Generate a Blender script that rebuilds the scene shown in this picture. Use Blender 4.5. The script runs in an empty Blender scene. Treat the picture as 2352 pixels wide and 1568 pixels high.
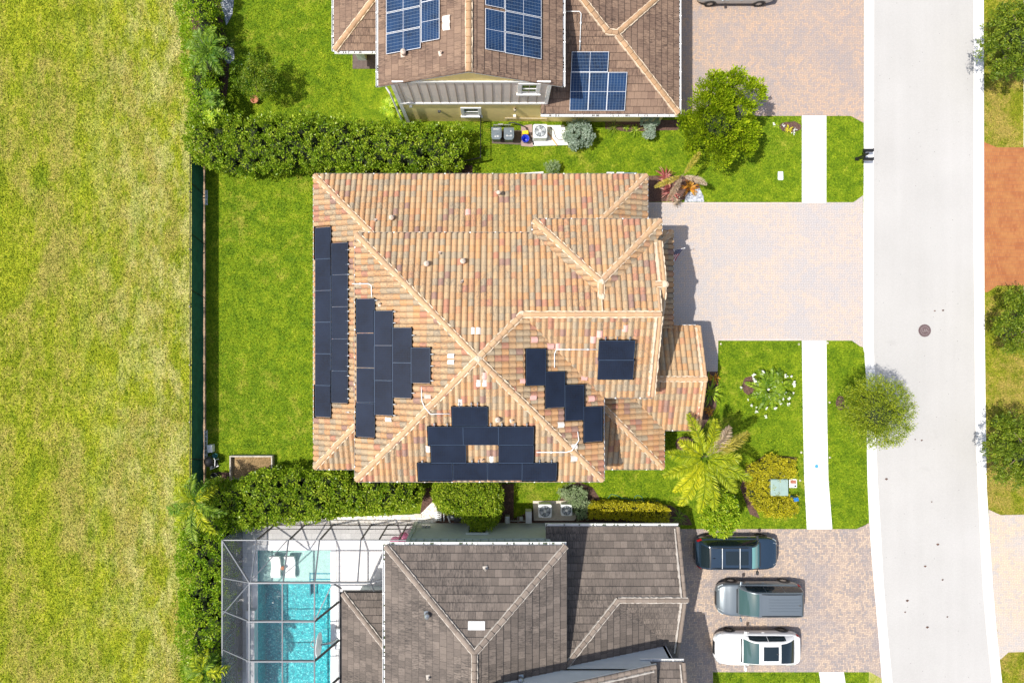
import bpy, math, random
import numpy as np
from mathutils import Vector, Matrix
R = math.radians
random.seed(7); RNG = np.random.default_rng(7)
SC = bpy.context.scene
COL = SC.collection

# ------------------------------------------------------------------ camera, sky, sun, exposure
H = 41.667
cam = bpy.data.cameras.new('camera'); cam.lens = 24.0; cam.sensor_width = 36.0
cam.shift_x = 31/2352; cam.shift_y = -12/2352; cam.clip_start = 0.5; cam.clip_end = 3000
camo = bpy.data.objects.new('camera', cam); COL.objects.link(camo); camo.location = (0, 0, H); SC.camera = camo
SUNV = Vector((0.5, 0.10, -1.0))
el = math.atan2(1.0, math.hypot(0.5, 0.10)); az = math.atan2(-0.5, -0.10)   # compass bearing of the sun (0=north, clockwise)
W = bpy.data.worlds.new('World'); SC.world = W; W.use_nodes = True
wn = W.node_tree.nodes; wn.clear()
sky = wn.new('ShaderNodeTexSky'); sky.sky_type = 'NISHITA'; sky.sun_disc = False
sky.sun_elevation = el; sky.sun_rotation = az % (2*math.pi); sky.air_density = 1.0; sky.dust_density = 2.5; sky.ozone_density = 1.0
bg = wn.new('ShaderNodeBackground'); bg.inputs['Strength'].default_value = 0.145
wo = wn.new('ShaderNodeOutputWorld')
W.node_tree.links.new(sky.outputs[0], bg.inputs[0]); W.node_tree.links.new(bg.outputs[0], wo.inputs[0])
sl = bpy.data.lights.new('sun', 'SUN'); sl.energy = 4.6; sl.angle = R(0.5); sl.color = (1.0, 0.95, 0.88)
slo = bpy.data.objects.new('sun', sl); COL.objects.link(slo); slo.location = (-30, 0, 60)
slo.rotation_euler = SUNV.to_track_quat('-Z', 'Y').to_euler()
vs = SC.view_settings; vs.view_transform = 'Standard'; vs.look = 'None'; vs.gamma = 1.0; vs.exposure = 0.24
SC.cycles.max_bounces = 8; SC.cycles.transparent_max_bounces = 16
SC.cycles.caustics_reflective = False; SC.cycles.caustics_refractive = False

# ------------------------------------------------------------------ layout helper: image pixel coordinates, projected through the camera to height z
FQ, QX, QY = 1568.0, 1145.0, 772.0
def P(x, y, z=0.0):
    h = H - z
    return Vector(((x-QX)/FQ*h, (QY-y)/FQ*h, z))
def P2(x, y, z=0.0):
    p = P(x, y, z); return (p.x, p.y)

# ------------------------------------------------------------------ object helpers
def tag(o, label=None, cat=None, group=None, kind=None):
    if label: o['label'] = label
    if cat: o['category'] = cat
    if group: o['group'] = group
    if kind: o['kind'] = kind
    return o
def thing(name, label, cat, loc=(0, 0, 0), rz=0.0, group=None):
    o = bpy.data.objects.new(name, None); COL.objects.link(o); o.empty_display_size = .3
    o.location = loc; o.rotation_euler = (0, 0, rz)
    return tag(o, label, cat, group)
def setpar(o, parent, local=False):
    o.parent = parent
    if not local:
        q = parent; M = Matrix.Identity(4)
        while q is not None:
            M = (Matrix.Translation(q.location) @ q.rotation_euler.to_matrix().to_4x4() if q.type == 'EMPTY' else Matrix.Identity(4)) @ M
            q = q.parent
        o.matrix_parent_inverse = M.inverted() if parent.type == 'EMPTY' else Matrix.Identity(4)
    return o
def dup(o, parent=None):
    c = o.copy(); COL.objects.link(c)
    if parent is not None: c.parent = parent
    for ch in list(o.children): dup(ch, c)
    return c

PIECES = {}
class MB:
    def __init__(s): s.v = []; s.f = []; s.uv = []; s.m = []; s.mk = []
    def mark(s): s.mk.append((len(s.v), len(s.f)))
    def add(s, vs, fs, uvs=None, m=0):
        b = len(s.v); s.v.extend([tuple(v) for v in vs])
        for i, f in enumerate(fs):
            s.f.append(tuple(b+k for k in f)); s.m.append(m)
            s.uv.append(uvs[i] if uvs else None)
    def quad(s, a, b, c, d, m=0, uv=None): s.add([a, b, c, d], [(0, 1, 2, 3)], [uv] if uv else None, m)
    def box(s, x0, x1, y0, y1, z0, z1, m=0):
        s.add([(x0, y0, z0), (x1, y0, z0), (x1, y1, z0), (x0, y1, z0), (x0, y0, z1), (x1, y0, z1), (x1, y1, z1), (x0, y1, z1)],
              [(3, 2, 1, 0), (4, 5, 6, 7), (0, 1, 5, 4), (1, 2, 6, 5), (2, 3, 7, 6), (3, 0, 4, 7)], None, m)
    def obox(s, c, sx, sy, sz, rz=0, m=0, tilt=None):
        M = Matrix.Translation(Vector(c)) @ Matrix.Rotation(rz, 4, 'Z')
        if tilt is not None: M = M @ tilt
        vs = [M @ Vector((i*sx/2, j*sy/2, k*sz/2)) for i, j, k in ((-1,-1,-1),(1,-1,-1),(1,1,-1),(-1,1,-1),(-1,-1,1),(1,-1,1),(1,1,1),(-1,1,1))]
        s.add(vs, [(3, 2, 1, 0), (4, 5, 6, 7), (0, 1, 5, 4), (1, 2, 6, 5), (2, 3, 7, 6), (3, 0, 4, 7)], None, m)
    def prism(s, poly, z0, z1, m=0):
        n = len(poly)
        ar = sum(poly[i][0]*poly[(i+1) % n][1]-poly[(i+1) % n][0]*poly[i][1] for i in range(n))
        if ar < 0: poly = poly[::-1]
        vs = [(p[0], p[1], z0) for p in poly]+[(p[0], p[1], z1) for p in poly]
        fs = [tuple(range(n, 2*n)), tuple(range(n-1, -1, -1))]+[(i, (i+1) % n, n+(i+1) % n, n+i) for i in range(n)]
        s.add(vs, fs, None, m)
    def slab(s, pts, dz, m=0):
        n = len(pts); vs = list(pts)+[Vector((p[0], p[1], p[2]-dz)) for p in pts]
        fs = [tuple(range(n)), tuple(range(2*n-1, n-1, -1))]+[(i, n+i, n+(i+1) % n, (i+1) % n) for i in range(n)]
        s.add(vs, fs, None, m)
    def tube(s, pts, r, n=8, m=0, cap=True):
        pts = [Vector(p) for p in pts]; k = len(pts); rs = r if isinstance(r, (list, tuple)) else [r]*k
        vs = []; up = Vector((0.13, 0.07, 1)).normalized()
        for i in range(k):
            d = (pts[min(i+1, k-1)]-pts[max(i-1, 0)]).normalized()
            a = d.cross(up)
            if a.length < 1e-3: a = d.cross(Vector((1, 0, 0)))
            a.normalize(); b = d.cross(a)
            for j in range(n):
                t = 2*math.pi*j/n; vs.append(pts[i]+(a*math.cos(t)+b*math.sin(t))*rs[i])
        fs = [(i*n+j, i*n+(j+1) % n, (i+1)*n+(j+1) % n, (i+1)*n+j) for i in range(k-1) for j in range(n)]
        if cap: fs += [tuple(range(n-1, -1, -1)), tuple((k-1)*n+j for j in range(n))]
        s.add(vs, fs, None, m)
    def lathe(s, prof, c=(0, 0, 0), n=24, m=0, axis='Z'):
        vs = []
        for r, z in prof:
            for j in range(n):
                t = 2*math.pi*j/n; x, y = r*math.cos(t), r*math.sin(t)
                p = (x, y, z) if axis == 'Z' else ((z, x, y) if axis == 'X' else (y, z, x))
                vs.append((p[0]+c[0], p[1]+c[1], p[2]+c[2]))
        k = len(prof)
        fs = [(i*n+j, i*n+(j+1) % n, (i+1)*n+(j+1) % n, (i+1)*n+j) for i in range(k-1) for j in range(n)]
        s.add(vs, fs, None, m)
    def blob(s, c, rx, ry, rz, n=10, k=7, m=0, jit=0.0):
        vs = [(c[0], c[1], c[2]-rz)]
        for i in range(1, k):
            a = -math.pi/2+math.pi*i/k
            for j in range(n):
                t = 2*math.pi*j/n; q = 1+random.uniform(-jit, jit)
                vs.append((c[0]+rx*q*math.cos(a)*math.cos(t), c[1]+ry*q*math.cos(a)*math.sin(t), c[2]+rz*q*math.sin(a)))
        vs.append((c[0], c[1], c[2]+rz)); L = len(vs)-1
        fs = [(0, 1+(j+1) % n, 1+j) for j in range(n)]
        for i in range(k-2):
            for j in range(n): fs.append((1+i*n+j, 1+i*n+(j+1) % n, 1+(i+1)*n+(j+1) % n, 1+(i+1)*n+j))
        fs += [(L, 1+(k-2)*n+j, 1+(k-2)*n+(j+1) % n) for j in range(n)]
        s.add(vs, fs, None, m)
    def grid(s, fn, nu, nv, m=0, flip=False):
        vs = [fn(i/nu, j/nv) for i in range(nu+1) for j in range(nv+1)]
        fs = []
        for i in range(nu):
            for j in range(nv):
                a = i*(nv+1)+j; q = (a, a+nv+1, a+nv+2, a+1)
                fs.append(q[::-1] if flip else q)
        s.add(vs, fs, None, m)
    def build(s, name, mats, parent=None, smooth=False, local=False, bevel=0.0):
        if len(s.mk) > 1:           # each marked run becomes an object of its own
            out = []; mk = s.mk+[(len(s.v), len(s.f))]; pp = PIECES.get(parent.name) if parent is not None else None
            for i in range(len(s.mk)):
                (v0, f0), (v1, f1) = mk[i], mk[i+1]
                if f1 == f0: out.append(None); continue
                q = MB(); q.v = s.v[v0:v1]; q.f = [tuple(k-v0 for k in f) for f in s.f[f0:f1]]; q.uv = s.uv[f0:f1]; q.m = s.m[f0:f1]
                par = pp[i] if pp and len(pp) == len(s.mk) and pp[i] is not None else parent
                out.append(q.build(name, mats, par, smooth, local, bevel))
            first = next(o for o in out if o is not None); PIECES[first.name] = out; return first
        me = bpy.data.meshes.new(name); me.from_pydata(s.v, [], s.f)
        for mm in (mats if isinstance(mats, (list, tuple)) else [mats]): me.materials.append(mm)
        if any(s.m): me.polygons.foreach_set('material_index', s.m)
        if any(u is not None for u in s.uv):
            ul = me.uv_layers.new(name='UVMap'); fl = []
            for f, u in zip(s.f, s.uv):
                if u is None: fl.extend([0.0]*(2*len(f)))
                else:
                    for a in u: fl.extend(a)
            ul.data.foreach_set('uv', fl)
        if smooth: me.polygons.foreach_set('use_smooth', [True]*len(s.f))
        me.update()
        o = bpy.data.objects.new(name, me); COL.objects.link(o)
        if parent is not None: setpar(o, parent, local)
        if bevel:
            b = o.modifiers.new('bevel', 'BEVEL'); b.width = bevel; b.segments = 2; b.limit_method = 'ANGLE'; b.angle_limit = R(35)
        return o

# ------------------------------------------------------------------ material helpers
class NT:
    def __init__(s, name):
        s.m = bpy.data.materials.new(name); s.m.use_nodes = True; s.t = s.m.node_tree; s.t.nodes.clear()
        s.out = s.t.nodes.new('ShaderNodeOutputMaterial'); s.b = s.t.nodes.new('ShaderNodeBsdfPrincipled')
        s.t.links.new(s.b.outputs[0], s.out.inputs[0])
        s.geo = None
    def n(s, typ, **kw):
        x = s.t.nodes.new(typ)
        for k, v in kw.items(): setattr(x, k, v)
        return x
    def put(s, sock, v):
        if hasattr(v, 'is_output') or isinstance(v, bpy.types.NodeSocket): s.t.links.new(v, sock)
        elif v is not None:
            if isinstance(v, (tuple, list)) and len(v) == 3 and sock.type == 'RGBA': v = (*v, 1)
            sock.default_value = v
    def pos(s):
        if s.geo is None: s.geo = s.n('ShaderNodeNewGeometry')
        return s.geo.outputs['Position']
    def uvs(s): return s.n('ShaderNodeUVMap', uv_map='UVMap').outputs[0]
    def ma(s, op, a, b=None, c=None):
        x = s.n('ShaderNodeMath', operation=op); s.put(x.inputs[0], a)
        if b is not None: s.put(x.inputs[1], b)
        if c is not None: s.put(x.inputs[2], c)
        return x.outputs[0]
    def vm(s, op, a, b=None):
        x = s.n('ShaderNodeVectorMath', operation=op); s.put(x.inputs[0], a)
        if b is not None: s.put(x.inputs[1], b)
        return x.outputs[0]
    def sep(s, v): x = s.n('ShaderNodeSeparateXYZ'); s.put(x.inputs[0], v); return x.outputs
    def com(s, x, y, z=0.0):
        c = s.n('ShaderNodeCombineXYZ'); s.put(c.inputs[0], x); s.put(c.inputs[1], y); s.put(c.inputs[2], z); return c.outputs[0]
    def noise(s, vec, scale, detail=3, rough=.55, dist=0.0):
        x = s.n('ShaderNodeTexNoise'); s.put(x.inputs['Vector'], vec); x.inputs['Scale'].default_value = scale
        x.inputs['Detail'].default_value = detail; x.inputs['Roughness'].default_value = rough; x.inputs['Distortion'].default_value = dist
        return x.outputs['Fac']
    def white(s, vec): x = s.n('ShaderNodeTexWhiteNoise', noise_dimensions='3D'); s.put(x.inputs[0], vec); return x.outputs
    def vor(s, vec, scale, feat='F1'):
        x = s.n('ShaderNodeTexVoronoi', feature=feat); s.put(x.inputs['Vector'], vec); x.inputs['Scale'].default_value = scale; return x.outputs
    def ramp(s, fac, stops, interp='LINEAR'):
        x = s.n('ShaderNodeValToRGB'); s.put(x.inputs[0], fac); r = x.color_ramp; r.interpolation = interp
        while len(r.elements) > 1: r.elements.remove(r.elements[-1])
        for i, (p, c) in enumerate(stops):
            e = r.elements[0] if i == 0 else r.elements.new(p); e.position = p
            e.color = (*c, 1) if len(c) == 3 else c
        return x.outputs[0]
    def fr(s, fac, a, b, c=0.0, d=1.0):
        x = s.n('ShaderNodeMapRange'); s.put(x.inputs[0], fac)
        for i, v in enumerate((a, b, c, d)): x.inputs[i+1].default_value = v
        return x.outputs[0]
    def mix(s, fac, a, b, blend='MIX'):
        x = s.n('ShaderNodeMix', data_type='RGBA', blend_type=blend); s.put(x.inputs[0], fac); s.put(x.inputs[6], a); s.put(x.inputs[7], b); return x.outputs[2]
    def bump(s, h, strength=.5, dist=.02):
        x = s.n('ShaderNodeBump'); x.inputs['Strength'].default_value = strength; x.inputs['Distance'].default_value = dist
        s.put(x.inputs['Height'], h); s.t.links.new(x.outputs[0], s.b.inputs['Normal']); return x
    def fin(s, col=None, rough=.8, metal=0.0, spec=None):
        s.put(s.b.inputs['Base Color'], col); s.put(s.b.inputs['Roughness'], rough); s.put(s.b.inputs['Metallic'], metal)
        if spec is not None: s.put(s.b.inputs['Specular IOR Level'], spec)
        return s.m
def simple(name, col, rough=.6, metal=0.0, var=.12, scale=3.0, bump=0.0, spec=None):
    n = NT(name); f = n.noise(n.pos(), scale, 4)
    c = n.mix(n.fr(f, .3, .7), tuple(k*(1-var) for k in col), tuple(min(1, k*(1+var)) for k in col))
    if bump: n.bump(n.noise(n.pos(), scale*8, 3), .4, bump)
    return n.fin(c, rough, metal, spec)

M = {}
def grass(name, cols, dry, drya, seedoff=0.0, dryc=(.33, .30, .10), blades=.5, tuft=False, mow=False):
    n = NT(name); p0 = n.pos(); xyz = n.sep(p0); p = n.vm('ADD', p0, (seedoff, seedoff*.7, 0.0))
    if mow: p = n.com(n.ma('ADD', xyz[0], seedoff), n.ma('MULTIPLY', xyz[1], .45), xyz[2])
    big = n.noise(p, .25, 5, .62, .5); mid = n.noise(p, 1.3, 5, .68, .4); fine = n.noise(p, 8.0, 4, .75); vf = n.noise(p0, 17.0, 3, .8)
    t = n.ma('ADD', n.ma('MULTIPLY', mid, .5), n.ma('MULTIPLY', fine, .5))
    c = n.ramp(n.fr(t, .32, .68), cols)
    d = n.ma('ADD', n.ma('MULTIPLY', big, .45), n.ma('ADD', n.ma('MULTIPLY', mid, .33), n.ma('MULTIPLY', fine, .22)))
    c = n.mix(n.ma('MULTIPLY', n.fr(d, dry, dry+.09), drya), c, dryc)
    if mow:
        s2 = n.ma('MULTIPLY', n.fr(xyz[0], -27.0, -20.0), n.fr(n.noise(n.vm('ADD', p, (3., 8., 0.)), .9, 5, .7), .46, .60))
        c = n.mix(n.ma('MULTIPLY', s2, .65), c, (.50, .47, .19))
        s3 = n.fr(n.noise(n.vm('ADD', p, (13., 2., 0.)), .7, 5, .7),   .56, .66, 0, .4); c = n.mix(s3, c, (.13, .22, .008))
    if tuft:
        a = n.n('ShaderNodeAttribute', attribute_name='tone').outputs['Fac']
        c = n.mix(1.0, c, n.ramp(a, [(0, (.45, .55, .30)), (.5, (1.05, 1.05, .9)), (.8, (1.5, 1.45, 1.3)), (1, (1.9, 1.6, 2.2))]), 'MULTIPLY')
    else:
        c = n.mix(blades, c, n.mix(1.0, c, n.ramp(vf, [(.3, (.30, .34, .2)), (.5, (.95, .95, .95)), (.7, (1.7, 1.6, 1.3))]), 'MULTIPLY'))
        n.bump(n.ma('ADD', fine, vf), .9, .05)
    return n.fin(c, .85, 0, .15)
GA = dict(field=([(0, (.10, .15, .008)), (.4, (.23, .28, .012)), (.7, (.36, .385, .022)), (1, (.48, .46, .08))], .475, .7, 3.0, (.35, .29, .09), .8),
          lawn=([(0, (.04, .09, .004)), (.4, (.115, .195, .006)), (.7, (.205, .28, .010)), (1, (.33, .37, .03))], .54, .55, 9.0, (.33, .29, .06), .8),
          verge=([(0, (.07, .10, .006)), (.4, (.18, .21, .010)), (.7, (.28, .27, .025)), (1, (.38, .32, .07))], .47, .75, 21.0, (.34, .25, .07), .8))
for k_, v_ in GA.items():
    M[k_] = grass(k_+' grass', *v_, mow=(k_ == 'field')); M[k_+'_tuft'] = grass(k_+' grass blades', *v_, tuft=True, mow=(k_ == 'field'))

def concrete(name, a, b, scale=2.0, crack=0.0, rough=.85):
    n = NT(name); p = n.pos()
    f = n.ma('ADD', n.ma('MULTIPLY', n.noise(p, .35, 4), .5), n.ma('MULTIPLY', n.noise(p, scale*6, 5, .7), .5))
    c = n.mix(n.fr(f, .35, .65), a, b)
    g = n.noise(p, 45, 2, .6); c = n.mix(n.fr(g, .60, .72, 0, crack), c, tuple(k*.45 for k in a))
    n.bump(n.noise(p, 60, 2), .3, .01)
    return n.fin(c, rough, 0, .3)
M['side'] = concrete('pale concrete', (.70, .69, .66), (.82, .81, .78))
M['pad'] = concrete('stained concrete', (.50, .44, .36), (.74, .68, .58), 1.0)
def asphalt():
    n = NT('pale worn asphalt'); p = n.pos(); xyz = n.sep(p)
    lanes = n.noise(n.com(n.ma('MULTIPLY', xyz[0], 1.3), n.ma('MULTIPLY', xyz[1], .05)), 1.0, 3)
    f = n.ma('ADD', n.ma('MULTIPLY', lanes, .2), n.ma('ADD', n.ma('MULTIPLY', n.noise(p, .3, 5), .3), n.ma('MULTIPLY', n.noise(p, 12, 4, .8), .5)))
    c = n.mix(n.fr(f, .36, .64), (.385, .375, .355), (.455, .445, .425))
    sp = n.vor(p, 2.2); c = n.mix(n.fr(sp['Distance'], .035, .06, .75, 0.0), c, (.09, .08, .07))
    st = n.noise(n.vm('ADD', p, (31., 7., 0.)), .55, 2); c = n.mix(n.fr(st, .70, .78, 0, .25), c, (.25, .24, .23))
    n.bump(n.noise(p, 70, 2), .4, .01)
    return n.fin(c, .9, 0, .2)
M['road'] = asphalt()
M['gutter'] = concrete('curb concrete', (.66, .65, .62), (.80, .79, .76), 1.2)
M['mulch'] = simple('brown mulch', (.105, .058, .042), .95, 0, .6, 14, .03)
M['soil'] = simple('bare soil', (.30, .20, .12), .95, 0, .5, 9, .03)
M['gravel'] = None
def gravel(name, stops, scale):
    n = NT(name); v = n.vor(n.pos(), scale); c = n.ramp(n.sep(v['Color'])[0], stops)
    n.bump(v['Distance'], .8, .03); return n.fin(c, .85)
M['gravel'] = gravel('white gravel', [(0, (.42, .36, .30)), (.3, (.75, .70, .62)), (1, (.88, .86, .82))], 12)
M['rock'] = gravel('grey rock chips', [(0, (.16, .18, .22)), (.5, (.36, .38, .42)), (1, (.60, .62, .66))], 11)

def pavers(name, cols, off=(0., 0.), patch=((.42, .40, .42), .35), joint=.55):
    n = NT(name); p = n.sep(n.pos()); w = .10
    x = n.ma('DIVIDE', n.ma('ADD', p[0], 200.0+off[0]), w); y = n.ma('DIVIDE', n.ma('ADD', p[1], 200.0+off[1]), w)
    i = n.ma('FLOOR', x); j = n.ma('FLOOR', y); fx = n.ma('SUBTRACT', x, i); fy = n.ma('SUBTRACT', y, j)
    m = n.ma('FLOORED_MODULO', n.ma('SUBTRACT', i, j), 4.0)
    m1 = n.ma('COMPARE', m, 1.0, .1); m2 = n.ma('COMPARE', m, 2.0, .1); m3 = n.ma('COMPARE', m, 3.0, .1); m0 = n.ma('COMPARE', m, 0.0, .1)
    idx = n.ma('SUBTRACT', i, m1); idy = n.ma('SUBTRACT', j, m2)
    wn_ = n.white(n.com(idx, idy, 3.0))
    d = .09
    l = n.ma('MULTIPLY', n.ma('LESS_THAN', fx, d), n.ma('SUBTRACT', 1.0, m1)); r_ = n.ma('MULTIPLY', n.ma('GREATER_THAN', fx, 1-d), n.ma('SUBTRACT', 1.0, m0))
    b = n.ma('MULTIPLY', n.ma('LESS_THAN', fy, d), n.ma('SUBTRACT', 1.0, m2)); t = n.ma('MULTIPLY', n.ma('GREATER_THAN', fy, 1-d), n.ma('SUBTRACT', 1.0, m3))
    e = n.ma('MAXIMUM', n.ma('MAXIMUM', l, r_), n.ma('MAXIMUM', b, t))
    c = n.ramp(wn_[0], cols, 'LINEAR')
    pp = n.pos(); pt = n.noise(pp, .45, 5, .6, .6)
    # batches of differently fired bricks show as soft patches
    c = n.mix(n.fr(pt, .46, .62, 0, patch[1]), c, patch[0])
    c = n.mix(n.fr(n.noise(n.vm('ADD', pp, (50., 3., 0.)), .8, 4), .52, .68, 0, .3), c, cols[-1][1])
    c = n.mix(n.ma('MULTIPLY', e, joint), c, (.16, .13, .11))
    c = n.mix(n.fr(n.noise(pp, 14, 3, .7), .45, .7, 0, .2), c, (.22, .19, .17))
    n.bump(n.ma('SUBTRACT', 1.0, e), .5, .008)
    return n.fin(c, .88, 0, .25)
M['paver_c'] = pavers('pale paver herringbone', [(0, (.46, .42, .41)), (.4, (.51, .44, .39)), (.7, (.54, .455, .39)), (1, (.57, .46, .37))], (0, 0), ((.43, .42, .43), .6), .5)
M['paver_n'] = pavers('tan paver herringbone', [(0, (.35, .29, .27)), (.4, (.41, .32, .26)), (.7, (.46, .34, .26)), (1, (.50, .35, .25))], (7, 3), ((.31, .28, .28), .6), .5)
M['paver_s'] = pavers('tan grey paver herringbone', [(0, (.29, .26, .25)), (.35, (.39, .31, .26)), (.7, (.48, .38, .30)), (1, (.54, .41, .30))], (2, 9), ((.28, .26, .27), .6), .7)
M['paver_e'] = pavers('weathered paver herringbone', [(0, (.44, .40, .37)), (.4, (.54, .44, .34)), (1, (.62, .48, .35))], (1, 1), ((.44, .43, .43), .5), .4)
def orange_brick():
    n = NT('orange brick paving'); p = n.pos(); x = n.n('ShaderNodeTexBrick'); n.put(x.inputs['Vector'], p)
    x.inputs['Scale'].default_value = 1.0; x.inputs['Brick Width'].default_value = .12; x.inputs['Row Height'].default_value = .22
    x.inputs['Mortar Size'].default_value = .012
    for k, c in (('Color1', (.30, .095, .025)), ('Color2', (.38, .14, .04)), ('Mortar', (.24, .10, .05))): n.put(x.inputs[k], c)
    c = n.mix(n.fr(n.noise(p, 1.2, 4), .4, .7, 0, .55), x.outputs[0], (.42, .20, .06))
    c = n.mix(n.fr(n.noise(p, 9, 3, .7), .5, .75, 0, .5), c, (.34, .10, .03))
    return n.fin(c, .85)
M['orange'] = orange_brick()

def tilemat(name, stops, stain, sa, joint=None, jw=.05, half=False, streak=1.0, white=0.0, rough=.85):
    n = NT(name); uv = n.sep(n.uvs()); U_, V_ = uv[0], uv[1]
    k = n.ma('FLOOR', V_)
    if half: U_ = n.ma('ADD', U_, n.ma('MULTIPLY', n.ma('FLOORED_MODULO', k, 2.0), .5))
    j = n.ma('FLOOR', U_); wn_ = n.white(n.com(j, k, 1.0))
    c = n.ramp(wn_[0], stops, 'CONSTANT' if not half else 'LINEAR')
    p = n.pos()
    # fired-colour flashing and mildew inside each tile
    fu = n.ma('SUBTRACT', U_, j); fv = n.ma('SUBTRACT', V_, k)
    st = n.noise(n.com(n.ma('MULTIPLY', U_, 3.1), n.ma('MULTIPLY', V_, 1.1*streak), wn_[0]), 2.2, 5, .7)
    big = n.noise(p, .5, 4, .6)
    a = n.ma('MULTIPLY', n.fr(st, .44, .62), n.fr(big, .38, .60, .15, 1.0))
    c = n.mix(n.ma('MULTIPLY', a, sa), c, stain)
    c = n.mix(n.fr(n.noise(p, 30, 3, .8), .5, .75, 0, .35), c, tuple(q*.45 for q in stain))
    h = n.noise(p, 40, 3)
    if white: c = n.mix(n.ma('MULTIPLY', n.ma('MAXIMUM', n.ma('MAXIMUM', n.fr(fu, .84, .92), n.fr(fu, .03, .0)), n.fr(fv, .07, .03, 0, .55)), white), c, (.075, .045, .03))  # painted shade beside the rolls, with pan grime and dark course lines
    if joint is not None:
        e = n.ma('MAXIMUM', n.ma('LESS_THAN', fu, jw*.8), n.ma('LESS_THAN', fv, jw))
        c = n.mix(n.ma('MULTIPLY', e, .8), c, joint)
    n.bump(h, .3, .01)
    return n.fin(c, rough, 0, .25)
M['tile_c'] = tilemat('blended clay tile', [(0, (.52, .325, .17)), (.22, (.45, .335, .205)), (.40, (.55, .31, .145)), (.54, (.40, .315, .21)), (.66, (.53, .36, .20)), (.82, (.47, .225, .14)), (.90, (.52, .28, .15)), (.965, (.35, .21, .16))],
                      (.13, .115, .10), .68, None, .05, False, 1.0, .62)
M['cap_c'] = tilemat('tan ridge cap', [(0, (.52, .33, .18)), (.5, (.57, .37, .21)), (.8, (.49, .31, .18))], (.33, .25, .16), .35)
M['mortar'] = simple('cream mortar', (.62, .50, .36), .9, 0, .15, 6, .01)
M['tile_n'] = tilemat('brown flat tile', [(0, (.20, .130, .092)), (.5, (.24, .16, .112)), (1, (.285, .19, .13))], (.060, .040, .032), .92, (.05, .032, .025), .05, True, .6)
M['cap_n'] = tilemat('orange tan cap', [(0, (.42, .26, .14)), (.5, (.48, .30, .17)), (.8, (.38, .24, .14))], (.25, .17, .1), .4)
M['tile_s'] = tilemat('grey brown flat tile', [(0, (.125, .104, .088)), (.5, (.155, .128, .108)), (1, (.20, .165, .138))], (.050, .044, .040), .92, (.045, .04, .037), .05, True, .6)
M['cap_s'] = tilemat('grey brown cap', [(0, (.23, .185, .15)), (.5, (.27, .22, .18)), (.8, (.21, .17, .14))], (.13, .11, .09), .4)
M['mortar_s'] = simple('grey mortar', (.44, .40, .35), .9, 0, .15, 6)
M['white'] = simple('white painted trim', (.80, .80, .78), .45, 0, .05, 2)
M['pink'] = simple('unglazed replacement tile', (.74, .66, .58), .8, 0, .06, 4)
M['vent'] = simple('cream painted vent', (.62, .50, .40), .7, 0, .06, 4)
M['pinkr'] = simple('pink replacement tile', (.72, .40, .34), .8, 0, .1, 4)
M['bronze'] = simple('bronze gutter', (.30, .26, .22), .5, 0, .1, 2)
M['trash'] = simple('gutter debris', (.05, .045, .035), .95, 0, .6, 9)
M['cream'] = simple('cream stucco', (.66, .56, .40), .9, 0, .06, 2, .01)
M['yellow'] = simple('yellow stucco', (.95, .76, .31), .9, 0, .06, 3, .01)
M['beige'] = simple('grey beige siding', (.72, .65, .58), .8, 0, .05, 2)
M['sage'] = simple('grey green stucco', (.56, .62, .59), .9, 0, .05, 3, .01)
M['pale'] = simple('pale blue grey siding', (.66, .70, .71), .8, 0, .04, 2)
M['black'] = simple('black metal', (.012, .012, .013), .4, 0, .2, 5)
M['dark'] = simple('dark plastic', (.03, .032, .035), .55, 0, .2, 5)
M['steel'] = simple('grey metal', (.42, .44, .45), .35, .7, .08, 5)
M['frame'] = simple('grey painted aluminium', (.15, .16, .175), .45, .2, .08, 3)
M['framed'] = simple('bronze painted aluminium', (.06, .05, .045), .45, .2, .08, 3)
M['wood'] = simple('weathered timber', (.46, .42, .36), .85, 0, .25, 5)
M['bark'] = simple('grey brown bark', (.19, .14, .10), .95, 0, .35, 8, .02)
M['blue'] = simple('blue plastic', (.010, .035, .42), .35, 0, .1, 5)
M['yel'] = simple('bright yellow plastic', (.85, .50, .01), .5, 0, .08, 5)
M['bin'] = simple('slate grey plastic', (.13, .16, .185), .4, 0, .1, 6)
M['terra'] = simple('terracotta pot', (.40, .17, .09), .8, 0, .15, 6)
M['pebble'] = simple('worn white plastic', (.74, .76, .76), .5, 0, .06, 5)
M['tgreen'] = simple('pale green enamel', (.27, .37, .33), .4, 0, .07, 3)
M['iron'] = simple('rusty cast iron', (.14, .095, .095), .8, .2, .3, 12, .01)
M['iron2'] = simple('raised worn iron', (.27, .23, .22), .7, .2, .2, 12)
M['hose'] = simple('green hose', (.01, .16, .13), .5)
def glassy(name, col, rough=.05, spec=.8):
    n = NT(name); return n.fin(col, rough, 0, spec)
M['glass'] = glassy('window glass', (.02, .035, .04))
M['cglass'] = glassy('tinted car glass', (.012, .02, .024), .03, .9)
M['wglass'] = glassy('greenish windscreen glass', (.05, .10, .10), .03, .9)

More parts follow.
